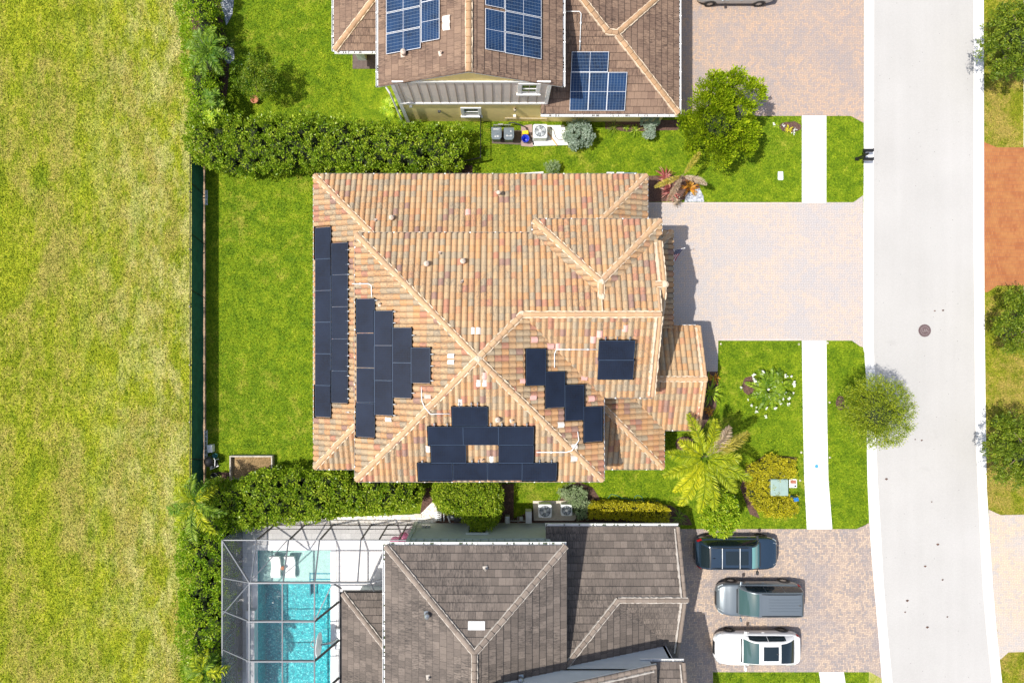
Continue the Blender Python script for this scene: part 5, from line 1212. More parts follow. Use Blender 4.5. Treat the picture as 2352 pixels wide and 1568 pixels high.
# trees
t = thing('shade_tree', 'bright yellow-green bushy tree beside the north driveway', 'tree', (*P2(1652, 288, 0), 0))
b = P2(1652, 288, 0); c = P(1660, 268, 3.4)
for dx, dy, dz, r in ((0, 0, 0, 1.75), (-1.3, -.5, -.7, 1.1), (1.2, -.7, -.6, 1.15), (-.4, 1.3, .4, 1.15), (1.1, 1.1, .4, 1.1), (-.9, .7, .1, 1.2), (.2, -1.7, -1.0, 1.1), (.5, 1.9, .6, .6), (1.75, 1.35, .5, .5), (-.6, 1.9, .3, .45), (-2.0, .05, -.6, .55), (1.6, -1.6, -1.1, .6), (-1.5, -1.5, -1.2, .55)):
    A = crown((c.x+dx, c.y+dy, c.z+dz), r, r, r*.9, int(75*r*r), .26, 26, .17, .075, M['lf_bright'], t, .7, .3, .48, 6, True, .8)
trunk((*b, 0), (c.x, c.y, 3.0), .13, .07, t, [(c.x+dx, c.y+dy, c.z+dz) for dx, dy, dz in ((-1.2, -.5, -.4), (1.2, -.6, -.4), (-.4, 1.2, .4), (1.1, 1.0, .4), (.2, -1.5, -.8))])
mb = MB(); mb.blob((c.x, c.y, c.z-.5), 1.2, 1.2, .8, 9, 6, 0, .2); mb.build('shade_core', M['core'], t)
t = thing('street_tree', 'weeping fine-leaved street tree leaning over the kerb in a mulch ring', 'tree', (*P2(1936, 932, 0), 0))
b = P2(1936, 932, 0); c = P(2012, 947, 4.0)
n = 900; d = unit(RNG.normal(size=(n, 3))); d[:, 2] = np.abs(d[:, 2])*.9-.1; d = unit(d); C0 = np.array(c)+d*np.array([1.75, 1.72, 1.35])*RNG.uniform(.25, 1.12, (n, 1))**.6
Cs, Ds, Ss, Ls, ts = [], [], [], [], []
for k in range(21):
    u = RNG.uniform(0, 1, n)[:, None]; tipd = unit(d*np.array([1, 1, .2])+np.array([0, 0, -.25])+RNG.normal(size=(n, 3))*.28)
    p = C0+tipd*u*.42-np.array([0, 0, 1])*u*u*.15+RNG.normal(size=(n, 3))*.05; D = unit(tipd+RNG.normal(size=(n, 3))*.45)
    Cs.append(p); Ds.append(D); Ss.append(unit(np.cross(D, RNG.normal(size=(n, 3))+np.array([0, 0, .6])))); Ls.append(np.stack([RNG.uniform(.07, .15, n), RNG.uniform(.022, .04, n)], 1)); ts.append(np.clip(RNG.normal(.5, .25, n), 0, 1))
leaf_mesh('crown', np.concatenate(Cs), np.concatenate(Ds), np.concatenate(Ss), np.concatenate(Ls), np.concatenate(ts), M['lf_weep'], t)
mb = MB()
for k in range(70):
    q = C0[k*9]; mb.tube([(c.x+d[k*9][0]*.2, c.y+d[k*9][1]*.2, c.z-.3), tuple(q)], [.02, .008], 4)
mb.blob((c.x, c.y, c.z-.1), 1.15, 1.15, .75, 9, 6, 0, .2); mb.build('shade_core', M['core'], t)
trunk((*b, 0), (c.x, c.y, c.z-.2), .10, .05, t)
def oak(label, x, y, z, r, seed_, bx=None):
    c = P(x, y, z); b = bx or (c.x+.7, c.y-.1)
    t = thing('oak_tree', label, 'tree', (b[0], b[1], 0), 0, 'dark oaks across the street')
    for dx, dy, dz, q in ((0, 0, 0, .8), (-.5, .1, -.1, .55), (.4, .45, .1, .5), (.35, -.45, 0, .52), (-.35, -.5, -.1, .5), (-.3, .55, 0, .5), (-.78, -.1, -.3, .28), (-.55, .62, -.2, .28), (-.6, -.62, -.3, .26)):
        crown((c.x+dx*r, c.y+dy*r, c.z+dz*r), q*r, q*r, q*r*.8, int(46*q*q*r*r)+6, .24, 26, .14, .055, M['lf_dark'], t, .25, .5, .45, 7)
    trunk((b[0], b[1], 0), (c.x, c.y, z-.3), .16, .08, t, [(c.x+math.cos(a)*r*.7, c.y+math.sin(a)*r*.7, z+.4) for a in (0, 1.2, 2.4, 3.6, 4.9)])
    mb = MB(); mb.blob((c.x, c.y, c.z-.3), r*.5, r*.5, r*.35, 9, 6, 0, .2); mb.build('shade_core', M['core'], t)
oak('largest dark oak across the street, at the top right beside the orange driveway', 2366, 88, 3.2, 2.5, 1)
oak('dark oak across the street standing over the black mailbox', 2388, 738, 3.0, 2.15, 2)
oak('dark oak across the street, south of the mailbox', 2366, 1035, 3.0, 2.3, 3)
t = thing('garden_tree', 'small sparse olive-green tree with potted base in the back lawn of the yellow house', 'tree', (*P2(590, 212, 0), 0))
c = P(580, 178, 1.9); crown((c.x, c.y, 1.9), 1.65, 1.55, 1.1, 150, .22, 26, .11, .045, M['lf_hedge'], t, .3, .7, .15, 9)
crown((c.x+.3, c.y-.2, 2.0), 1.2, 1.1, 1.0, 120, .22, 24, .11, .045, M['lf_dark'], t, .3, .3, .6, 6)
trunk((*P2(592, 212, 0), 0), (c.x, c.y, 1.6), .07, .04, t, [(c.x+.8, c.y-.5, 1.9), (c.x-.8, c.y+.4, 2.0), (c.x+.3, c.y+.8, 2.1)])
p = P(585, 229, .3); mb = MB(); mb.lathe([(.0, .0), (.14, 0), (.22, .34), (.25, .34), (.25, .38), (.20, .38), (.17, .2), (0, .2)], (p.x, p.y, .0), 16); tag(mb.build('plant_pot', M['terra'], None, True), 'round terracotta pot on the lawn under the small olive tree', 'pot')
t = thing('shade_tree', 'bright green leafy tree overhanging the dark car', 'tree', (*P2(1640, 1165, 0), 0))
c = P(1650, 1182, 2.9)
for dx, dy, dz, r in ((0, 0, 0, 1.05), (-.5, .45, -.2, .7), (.45, .45, -.1, .75), (.0, -.65, .1, .75), (-.6, -.3, -.1, .6), (.6, -.35, 0, .6), (.1, 1.0, -.3, .5)):
    crown((c.x+dx, c.y+dy, c.z+dz), r, r, r*.8, int(90*r*r), .20, 26, .16, .06, M['lf_ficus'], t, .6, .1, .6, 6)
trunk((*P2(1640, 1165, 0), 0), (c.x, c.y, 2.5), .09, .06, t)
mb = MB(); mb.blob((c.x, c.y, c.z-.3), .7, .7, .5, 8, 6); mb.build('shade_core', M['core'], t)

# palms
def tipsof(lst, z): return [(*P(a, b, z), *rest) for a, b, *rest in lst]
c = P(1618.6, 1050.6, 4.6)
palm('large bushy yellow-green palm at the front corner of the tiled house', P2(1573, 1018, 0), tuple(c),
     tipsof([(1579.6, 951), (1642, 963), (1675, 980, 'lf_dry'), (1718, 992, 'lf_palmy'), (1700, 1050), (1724, 1100), (1690, 1128), (1640, 1170), (1606, 1176), (1560, 1160), (1548, 1128), (1524, 1092), (1530, 1040), (1560, 1012), (1660, 1012), (1598, 1120), (1675, 1085)], 3.9),
     ['lf_palm'], .50, 95, .036, .5, .13, tm=.5, bushy=.75)
c = P(1566.9, 404.3, 2.7)
palm('thin young palm with sparse yellowing fronds in the red-leaved bed', P2(1560, 420, 0), tuple(c),
     tipsof([(1607, 350, 'lf_palmy'), (1504, 430, 'lf_palmy'), (1532, 463, 'lf_dry'), (1622, 424, 'lf_dry')], 2.5), ['lf_palmy'], .30, 80, .022, .28, .06, tm=.45, bushy=.9)
c = P(478, 118, 3.2)
palm('feathery green palm rising from the hedge by the field, north end', P2(487, 125, 0), tuple(c), tipsof([(520, 88), (532, 135), (512, 172), (470, 178), (440, 155), (428, 108), (455, 72), (496, 64), (510, 110)], 2.8), ['lf_palmg'], .42, 34, .045, .5, .08, group='feather palms in the hedges')
c = P(448, 1150, 3.6)
palm('feathery green palm where the fence meets the hedge north of the pool', P2(462, 1146, 0), tuple(c), tipsof([(448, 1088), (500, 1118), (520, 1180), (497, 1225), (452, 1250), (410, 1218), (388, 1170), (405, 1120), (478, 1100), (430, 1105)], 2.9), ['lf_palmg', 'lf_palm'], .48, 40, .05, .6, .09, group='feather palms in the hedges')
c = P(470, 1540, 3.6)
palm('feathery yellow-green palm beside the cage at the bottom of the hedge', P2(484, 1520, 0), tuple(c), tipsof([(448, 1500), (500, 1498), (528, 1530), (520, 1600), (430, 1590), (425, 1530), (475, 1490)], 3.1), ['lf_palm', 'lf_palmg'], .46, 38, .05, .5, .09, group='feather palms in the hedges')
for i, (x, y, h, lb) in enumerate(((894, 245, 1.6, 'bright lime papaya-like plant at the corner of the yellow house'), (482, 222, 2.6, 'dark rosette-leaved plant inside the field hedge'), (486, 268, 2.4, 'lime rosette plant at the hedge corner'))):
    t = thing('leafy_plant', lb, 'plant', (*P2(x, y, 0), 0))
    for k in range(7):
        a = k*2.4; q = P(x, y, h); cc = (q.x+math.cos(a)*.28*(k > 0)*(1+k*.12), q.y+math.sin(a)*.28*(k > 0)*(1+k*.12), h-.1*k)
        C, D, S, L = [], [], [], []
        for j in range(26):
            b = j*.95+k; e = random.uniform(-.15, .6); dv = np.array([math.cos(b)*math.cos(e), math.sin(b)*math.cos(e), math.sin(e)]); C.append(np.array(cc)+dv*.16); D.append(dv); S.append(np.array([-math.sin(b), math.cos(b), 0])); L.append([.34, .06])
        leaf_mesh('leaf_cluster', *map(np.array, (C, D, S, L)), np.clip(RNG.normal(.65 if i != 1 else .4, .2, 26), 0, 1), M['lf_ficus' if i != 1 else 'lf_palmg'], t)
    trunk((*P2(x, y, 0), 0), tuple(P(x, y, h-.1)), .05, .03, t, (), 'stem')
# fern-like clump with white blooms
c = P(1768, 896, .5)
t = thing('philodendron', 'big round dark green fern-like clump dotted with white blooms on the front lawn', 'plant', (c.x, c.y, 0))
for i in range(30):
    a = i*2.39996+random.uniform(-.2, .2); rr = (.75+.75*((i % 5)/4))*random.uniform(.85, 1.1)
    tip = (c.x+.15+math.cos(a)*rr*1.05, c.y+math.sin(a)*rr*.95, random.uniform(.15, .45))
    A, pos = frond_arrays((c.x+math.cos(a)*.12, c.y+math.sin(a)*.12, .35), tip, .38, 20, .28, .10, 1.1, .12, .18)
    leaf_mesh('frond', *A, M['lf_hedge'], t)
for i, (a, b) in enumerate(((880, 500), (803, 518), (805, 562), (708, 613), (1092, 530), (1050, 528), (1115, 590), (1020, 575), (1108, 655), (1075, 697), (1035, 662), (1070, 740), (1008, 740), (925, 690), (915, 628), (760, 705), (785, 750), (823, 762), (905, 772), (822, 797), (895, 840), (972, 768), (1025, 700))):
    q = P((1900+a/2.614)/1.27551, (900+b/2.614)/1.27551, .55); s = random.uniform(.45, .9) * (1.5 if b in (500, 562, 590, 840, 690) else 1); C, D, S, L = [], [], [], []
    for j in range(9):
        v = RNG.normal(size=3)*.05*s; C.append(np.array([q.x, q.y, .60])+v); dd = RNG.normal(size=3)+np.array([0, 0, .3]); dd /= np.linalg.norm(dd); D.append(dd); S.append(np.cross(dd, [.2, .1, .97])); L.append([.16*s, .12*s])
    leaf_mesh('flower', np.array(C), np.array(D), unit(np.array(S)), np.array(L), RNG.random(9), M['lf_flower'], t)
# spiky beds
for x, y, z, n, l, w, m, lb in ((1528, 408, .5, 40, .75, .10, 'lf_red', 'dusky pink-red spiky plant at the back of the bed by the young palm'), (1540, 440, .5, 46, .7, .10, 'lf_red', 'crimson spiky plant at the middle of the bed by the young palm'), (1583, 432, .45, 40, .65, .10, 'lf_orange', 'orange spiky plant beside the grey rock patch'),
                                (1553, 460, .4, 34, .5, .07, 'lf_dry', 'dry straw-coloured tuft at the driveway edge of the red bed'),
                                (1630, 900, .5, 40, .95, .12, 'lf_ficus', 'green agave-like rosette beside the entry gable'), (1641, 868, .5, 26, .45, .10, 'lf_orange', 'yellow-orange croton at the top of the entry bed'), (1628, 942, .4, 30, .4, .09, 'lf_orange', 'red-orange croton at the bottom of the entry bed'),
                                (1627, 866, .4, 30, .45, .09, 'lf_hedge', 'dark green tuft under the entry eave'), (1560, 1187, .7, 60, .6, .05, 'lf_palmg', 'dark green grassy tuft at the end of the yellow hedge'), (1410, 292, .5, 34, .6, .04, 'lf_dark', 'wispy dark plant against the yellow wall'), (1460, 300, .5, 34, .5, .05, 'lf_hedge', 'bright little weed plant beside the lawn edge under the yellow wall'),
                                (1438, 292, .3, 20, .3, .08, 'lf_hedge', 'low leafy plant by the yellow wall, between the wispy plant and the weed'), (1052, 287, .25, 26, .35, .07, 'lf_hedge', 'small green plant at the foot of the yellow wall under the low window'), (515, 262, .6, 30, .7, .06, 'lf_palmg', 'small fan of dark blades at the corner of the two hedges'), (527, 100, .4, 26, .5, .06, 'lf_palmg', 'dark small plant on the bare edge of the field hedge bed'),
                                (1786, 289, .2, 18, .25, .08, 'lf_ficus', 'tiny green plant at the left of the flower bed by the sidewalk'), (1812, 297, .2, 30, .3, .09, 'lf_gold', 'tiny yellow-green plant at the right of the flower bed by the sidewalk'), (1791, 1142, .2, 14, .25, .10, 'lf_ficus', 'little light green plant behind the utility box'), (1560, 1003, .3, 1, .1, .02, 'lf_dark', '')):
    if lb: q = P(x, y, z*.5); rosette(lb, (q.x, q.y, z*.35), n, l, w, M[m])
for i, (x, y) in enumerate(((1776, 287), (1799, 288), (1824, 299), (1822, 306))):
    q = P(x, y, .1); C = np.array([[q.x, q.y, .14]]*7)+RNG.normal(size=(7, 3))*.05; D = unit(RNG.normal(size=(7, 3))); S = unit(np.cross(D, [0, 0.1, 1])); t = thing('white_flower', 'clump of tiny white flowers in the small bed by the sidewalk', 'flower', (q.x, q.y, 0), 0, 'white flowers in the small bed')
    leaf_mesh('petals', C, D, S, np.full((7, 2), .09), RNG.random(7), M['lf_flower'], t); mb = MB(); mb.tube([(q.x, q.y, 0), (q.x, q.y, .14)], .01, 4); mb.build('stem', M['lf_ficus'], t)

# ------------------------------------------------------------------ fences
def fence_green():
    XT = -18.0; y0, y1 = P2(0, 372, 0)[1], P2(0, 1135, 0)[1]
    t = thing('green_fence', 'chain-link fence covered by dark green windscreen cloth, between lawn and field', 'fence', (XT, (y0+y1)/2, 0))
    n = NT('dark green windscreen cloth'); c = n.mix(n.fr(n.noise(n.pos(), 2, 3), .3, .7), (.006, .085, .062), (.012, .125, .09)); n.bump(n.noise(n.com(n.ma('MULTIPLY', n.sep(n.pos())[0], 1), n.ma('MULTIPLY', n.sep(n.pos())[1], 1.5), 0), 1.5, 3), .3, .1); n.fin(c, .8); cl = n.m
    mb = MB(); L = y0-y1; N = 150
    def fn(a, b):
        y = y1+L*a; z = .10+(1.72-.10)*b
        sag = (.035*math.sin(y*3.1)+.02*math.sin(y*7.7))*(1 if b in (0, 1) else .4)
        return Vector((XT+.03+.03*math.sin(y*2.2)*math.sin(b*3.1), y, z+(sag if b < .5 else -abs(sag))))
    mb.grid(fn, N, 4); mb.grid(lambda a, b: fn(a, b)+Vector((.006, 0, 0)), N, 4, 0, True); mb.build('windscreen', cl, t)
    mb = MB(); mb.tube([(XT, y1, 1.82), (XT, y0, 1.82)], .028, 8); mb.build('top_rail', M['black'], t)
    for y in [P2(0, u, 0)[1] for u in (455, 581, 707, 835, 960, 1088)]:
        mb = MB(); mb.tube([(XT-.02, y, 0), (XT-.02, y, 1.88)], .035, 8); mb.build('post', M['black'], t)
    for y in [P2(0, u, .9)[1] for u in (438, 552, 678, 1057)]:
        mb = MB(); mb.tube([(XT+.06, y+.25, 1.75), (XT+.10, y-.1, .1)], .022, 5); mb.build('brace', M['black'], t)
fence_green()
def picket(label, a, b, h=1.25, gate=False):
    a, b = Vector((*a, 0)), Vector((*b, 0)); L = (b-a).length; d = (b-a)/L
    t = thing('metal_fence', label, 'fence', tuple(a.lerp(b, .5)))
    mb = MB()
    for z in (.2, h-.15, h): mb.tube([a+Vector((0, 0, z)), b+Vector((0, 0, z))], .018, 4)
    mb.build('rail', M['black'], t); mb = MB(); n = int(L/.11)
    for i in range(n+1): p = a+d*(L*i/n); mb.tube([p, p+Vector((0, 0, h))], .009, 4)
    mb.build('pickets', M['black'], t)
    for p in (a, b): mb = MB(); mb.box(p.x-.03, p.x+.03, p.y-.03, p.y+.03, 0, h+.1); mb.build('post', M['black'], t)
picket('black picket fence running south from the yellow wall', P2(1105, 283, 0), P2(1105, 372, 0), 1.3)
picket('black picket fence closing the side yard by the tiled house eave', P2(1028, 389, 0), P2(1105, 374, 0), 1.25)

# ------------------------------------------------------------------ small things round the houses
def cond(label, x, y, s=.78, h=.75):
    c = P(x, y, h); t = thing('condenser', label, 'air conditioner', (c.x, c.y, .08), 0, 'condenser units')
    mb = MB(); q = s/2; mb.prism([(c.x-q+.06, c.y-q), (c.x+q-.06, c.y-q), (c.x+q, c.y-q+.06), (c.x+q, c.y+q-.06), (c.x+q-.06, c.y+q), (c.x-q+.06, c.y+q), (c.x-q, c.y+q-.06), (c.x-q, c.y-q+.06)], .08, h-.02); mb.build('casing', M['pebble'], t, bevel=.03)
    mb = MB(); mb.lathe([(0, h-.014), (s*.40, h-.014), (s*.43, h-.008)], (c.x, c.y, 0), 28); mb.build('fan_opening', simple('dark fan well', (.10, .12, .14), .6), t)  # flat dark disc under the fan blades
    mb = MB()
    for k in range(4):
        a = k*math.pi/2+.5; mb.add([(c.x+math.cos(a+o)*r, c.y+math.sin(a+o)*r, h+.002) for o, r in ((-.25, .07), (-.32, s*.37), (.32, s*.37), (.2, .07))], [(0, 1, 2, 3)])
    mb.build('fan_blades', simple('grey fan blades', (.40, .44, .47), .5), t)
    mb = MB()
    for k in range(10):
        a = k*math.pi/5; mb.tube([(c.x+math.cos(a)*.06, c.y+math.sin(a)*.06, h+.03), (c.x+math.cos(a)*s*.42, c.y+math.sin(a)*s*.42, h+.012)], .007, 4)
    for r in (.15, .23, .31): mb.tube([(c.x+math.cos(k/24*6.2832)*s*r/.39*.5, c.y+math.sin(k/24*6.2832)*s*r/.39*.5, h+.02) for k in range(25)], .005, 4)
    mb.build('grille', M['pebble'], t); mb = MB(); mb.lathe([(0, .05), (.07, .045), (.09, .0)], (c.x, c.y, h), 14); mb.build('hub', M['white'], t, True)
    return t
cond('square white condenser on a pale pad beside the yellow wall', 1241, 301, .84, .85)
cond('larger condenser at the left of the pad by the grey garage', 1252, 1173.5, .80, .8)
cond('smaller condenser at the right of the pad by the grey garage', 1301.5, 1171.5, .68, .75)
sheet('concrete_pad', [PW([(1224, 289), (1296, 289), (1304, 330), (1306, 334), (1224, 336)])], .09, M['side'], .1, None, 'cream concrete pad under the single condenser by the yellow wall', 'pad')
sheet('concrete_pad', [PW([(1224, 1149), (1322, 1149), (1323, 1188), (1318, 1194), (1226, 1194)])], .10, M['pad'], .1, None, 'stained concrete pad under two condensers by the grey garage', 'pad')
sheet('paving_slab', [PW([(1197, 290), (1222, 286), (1224, 338), (1197, 336)])], .05, simple('brown slab', (.33, .24, .21), .9), .05, None, 'brown paving slabs under the blue bucket', 'slab')
sheet('paving_slab', [PW([(1130, 300), (1197, 300), (1197, 333), (1130, 330)])], .04, simple('dark slab', (.13, .10, .08), .9), .04, None, 'dark slab under the two wheeled bins', 'slab')
sheet('stepping_stone', [PW([(1150, 401.5), (1248, 394.5), (1248, 404), (1150, 404)])], .05, M['side'], .05, None, 'thin pale slab along the north eave of the tiled house', 'slab')
# text helper: curve text turned into a mesh part
def text(parent, s, loc, size, mat, rz=0, name='lettering', ext=.004):
    cu = bpy.data.curves.new(name, 'FONT'); cu.body = s; cu.size = size; cu.extrude = ext; cu.align_x = 'CENTER'; cu.align_y = 'CENTER'
    o = bpy.data.objects.new(name, cu); dg = bpy.context.evaluated_depsgraph_get()
    COL.objects.link(o); dg.update(); me = bpy.data.meshes.new_from_object(o.evaluated_get(dg)); bpy.data.objects.remove(o)
    me.transform(Matrix.Translation(loc) @ Matrix.Rotation(rz, 4, 'Z')); me.materials.clear(); me.materials.append(mat)
    m = bpy.data.objects.new(name, me); COL.objects.link(m); setpar(m, parent); return m
def bin_(label, x, y, t1, t2, rz=0):
    c = P(x, y, 1.05); t = thing('wheeled_bin', label, 'bin', (c.x, c.y, .04), 0, 'wheeled bins by the yellow wall')
    mb = MB(); a, b = .27, .33
    vs = [(c.x+i*a*.82, c.y+j*b*.75, .1) for i, j in ((-1, -1), (1, -1), (1, 1), (-1, 1))]+[(c.x+i*a, c.y+j*b, 1.0) for i, j in ((-1, -1), (1, -1), (1, 1), (-1, 1))]
    mb.add(vs, [(3, 2, 1, 0), (4, 5, 6, 7), (0, 1, 5, 4), (1, 2, 6, 5), (2, 3, 7, 6), (3, 0, 4, 7)]); mb.build('body', M['bin'], t, bevel=.03)
    mb = MB(); mb.prism([(c.x-a-.03, c.y-b+.10), (c.x-a+.08, c.y-b-.04), (c.x+a-.08, c.y-b-.04), (c.x+a+.03, c.y-b+.10), (c.x+a+.03, c.y+b+.02), (c.x-a-.03, c.y+b+.02)], 1.0, 1.05)
    mb.box(c.x-a+.05, c.x+a-.05, c.y-.05, c.y+b-.04, 1.05, 1.075); mb.box(c.x-a+.05, c.x+a-.05, c.y-b+.06, c.y-.09, 1.05, 1.065); l = mb.build('lid', M['bin'], t, bevel=.02)
    mb = MB(); mb.tube([(c.x-.22, c.y+b+.07, 1.0), (c.x+.22, c.y+b+.07, 1.0)], .018, 6); mb.build('handle', M['dark'], t)
    for s in (-1, 1): mb = MB(); mb.lathe([(0, -.03), (.11, -.03), (.13, 0), (.11, .03), (0, .03)], (c.x+s*.24, c.y+b*.72, .17), 14, 0, 'X'); mb.build('wheel', M['dark'], t)
    text(l, t1[0], (c.x+t1[2], c.y+t1[3], 1.078), t1[1], M['white']); text(l, t2[0], (c.x+t2[2], c.y+t2[3], 1.068), t2[1], M['white'])
bin_('left grey wheeled bin with a word across the top and numerals below', 1140.3, 306, ('SMART', .12, 0, .22), ('6.91', .17, .03, -.20))
bin_('right grey wheeled bin with bracket mark in the middle of its lid', 1169, 307, ('6:', .15, .12, .13), ('H--H', .17, 0, -.13))
c = P(1206.5, 320, .35); t = thing('bucket', 'open blue plastic bucket standing in front of a yellow sack', 'bucket', (c.x, c.y, .05))
mb = MB(); mb.lathe([(0, .06), (.17, .06), (.22, .52), (.24, .52), (.24, .55), (.215, .55), (.155, .09), (0, .09)], (c.x, c.y, 0), 24); mb.build('body', M['blue'], t, True)
mb = MB(); mb.tube([(c.x-.235, c.y, .50), (c.x-.1, c.y-.24, .5), (c.x+.1, c.y-.24, .5), (c.x+.235, c.y, .50)], .007, 5); mb.build('handle', M['steel'], t)
c = P(1206, 308, .3); mb = MB(); mb.blob((c.x, c.y, .32), .21, .14, .30, 10, 7, 0, .18); mb.obox((c.x, c.y+.02, .5), .36, .2, .18, .1); tag(mb.build('sack', M['yel']), 'crumpled bright yellow sack behind the blue bucket', 'sack')
pts = [P(1168, 283, .5), P(1180, 282, .55), P(1195, 287, .45), P(1207, 292, .3), P(1214, 305, .12), P(1222, 320, .12), P(1226, 333, .13)]
mb = MB(); mb.tube(pts, .035, 7); tag(mb.build('black_hose', M['dark'], None, True), 'thick black flexible hose arching behind the bins to the condenser pad', 'hose')
mb = MB(); q = P(1150, 288, .4); mb.obox((q.x, q.y, .5), .3, .08, .2); mb.tube([(q.x-.4, q.y, .45), (q.x+.6, q.y, .5)], .03, 6); mb.tube([(q.x-.4, q.y, 0), (q.x-.4, q.y, .5)], .03, 6); mb.tube([(q.x+.5, q.y, 0), (q.x+.5, q.y, .5)], .03, 6); tag(mb.build('valve_pipework', M['steel']), 'grey valve pipework behind the wheeled bins', 'pipework')
mb = MB(); a, b = P(1258, 305, .12), P(1280, 334, .2); mb.tube([(a.x, a.y, .14), (b.x, b.y, .14)], .045, 4); tag(mb.build('timber_plank', simple('split tan plank', (.62, .38, .20), .8)), 'short tan plank lying on the condenser pad', 'plank')
mb = MB(); mb.tube([P(1264, 292, .11), P(1272, 300, .11), P(1276, 315, .11), P(1284, 322, .11), P(1296, 320, .11)], .018, 5); tag(mb.build('power_cable', M['dark'], None, True), 'thin black cable snaking across the pale condenser pad', 'cable')
# raised garden bed
t = thing('raised_bed', 'weathered timber raised garden bed half full of soil and dry weeds', 'raised bed', (*P2(577, 1073, 0), 0))
x0, y1 = P2(528, 1046, .35); x1, y0 = P2(626, 1102, .35); mb = MB(); w = .07
for a in ((x0, x1, y1-w, y1), (x0, x1, y0, y0+w), (x0, x0+w, y0+w, y1-w), (x1-w, x1, y0+w, y1-w)): mb.box(*a, 0, .42)
mb.build('timber_frame', M['wood'], t); mb = MB(); mb.box(x0+w, x1-w, y0+w, y1-w, .0, .14); mb.build('soil', grass('weedy soil', [(0, (.10, .08, .03)), (.5, (.30, .20, .10)), (1, (.50, .38, .20))], .5, .6, 5, (.22, .13, .09)), t)
# things by the fence
def lpx(a, b): return ((580+a/5.6)/1.27551, (1270+b/5.6)/1.27551)
p = P(*lpx(205, 243), .3); mb = MB(); mb.obox((p.x, p.y, .22), .32, .46, .40, .05); o = tag(mb.build('storage_box', M['pebble'], None, bevel=.03), 'small pale grey lidded box standing by the green fence', 'box')
mb = MB(); p = P(*lpx(125, 200), .1)
for dx in (-.07, .07): mb.box(p.x+dx-.02, p.x+dx+.02, p.y-.95, p.y+.95, .02, .08)
for k in range(7): mb.box(p.x-.05, p.x+.05, p.y-.85+k*.28, p.y-.81+k*.28, .03, .07)
tag(mb.build('ladder', M['pebble']), 'pale ladder lying along the foot of the fence by the grey box', 'ladder')
mb = MB(); p = P(482, 576*.0+578, .1)
for dx in (-.07, .07): mb.box(p.x+dx-.02, p.x+dx+.02, P2(0, 595, 0)[1], P2(0, 560, 0)[1], .02, .08)
mb = MB(); p = P((480+388/3.136)/1.27551, (440+435/3.136)/1.27551, .1)
for dx in (-.05, .05): mb.box(p.x+dx-.02, p.x+dx+.02, p.y-.45, p.y+.45, .02, .09)
for k in range(4): mb.box(p.x-.05, p.x+.05, p.y-.38+k*.25, p.y-.34+k*.25, .03, .08)
tag(mb.build('metal_trellis', M['pebble']), 'short pale metal trellis at the foot of the fence, north end', 'trellis')
p = P(*lpx(200, 450), .6); t = thing('kettle_barbecue', 'round black kettle barbecue with grey side handle in the fence shade', 'barbecue', (p.x, p.y, 0))
mb = MB(); mb.lathe([(0, .45), (.16, .48), (.27, .62), (.30, .74), (.28, .86), (.16, .96), (0, 1.0)], (p.x, p.y, 0), 20); mb.build('bowl', M['black'], t, True)
for k in range(3): mb = MB(); mb.tube([(p.x+math.cos(k*2.1)*.18, p.y+math.sin(k*2.1)*.18, .5), (p.x+math.cos(k*2.1)*.32, p.y+math.sin(k*2.1)*.32, 0)], .014, 5); mb.build('leg', M['steel'], t)
mb = MB(); mb.tube([(p.x+.30, p.y+.2, .78), (p.x+.38, p.y+.1, .8), (p.x+.36, p.y-.25, .8)], .022, 6); mb.build('handle', M['pebble'], t)
p = P(*lpx(235, 535), .4); t = thing('folding_chair', 'small white-framed folding chair lying beside the black barbecue', 'chair', (p.x, p.y, 0)); mb = MB()
for a, b in (((-.22, .25), (-.22, -.25)), ((-.22, .25), (.28, .42)), ((-.22, -.25), (.28, .0)), ((-.14, .24), (-.14, -.24))): mb.tube([(p.x+a[0], p.y+a[1], .12), (p.x+b[0], p.y+b[1], .16)], .03, 6)
mb.build('frame', M['white'], t); mb = MB(); mb.add([(p.x-.2, p.y+.22, .10), (p.x+.2, p.y+.3, .12), (p.x+.2, p.y+.02, .12), (p.x-.2, p.y-.2, .10)], [(0, 1, 2, 3)]); mb.build('seat', M['dark'], t)
p = P(*lpx(275, 690), .2); mb = MB(); mb.lathe([(0, .03), (.17, .03), (.20, .3), (.22, .3), (.22, .33), (.18, .33), (.15, .1), (0, .1)], (p.x, p.y, 0), 18); tag(mb.build('planter_pot', M['dark'], None, True), 'empty dark round pot between the fence and the raised bed', 'pot')
p = P(*lpx(280, 360), .2); mb = MB(); mb.lathe([(0, .02), (.12, .02), (.16, .25), (.14, .26), (.10, .06), (0, .06)], (p.x, p.y, 0), 14); tag(mb.build('small_basin', simple('dull teal plastic', (.06, .25, .22), .5), None, True), 'dull teal tub behind the black barbecue', 'tub')
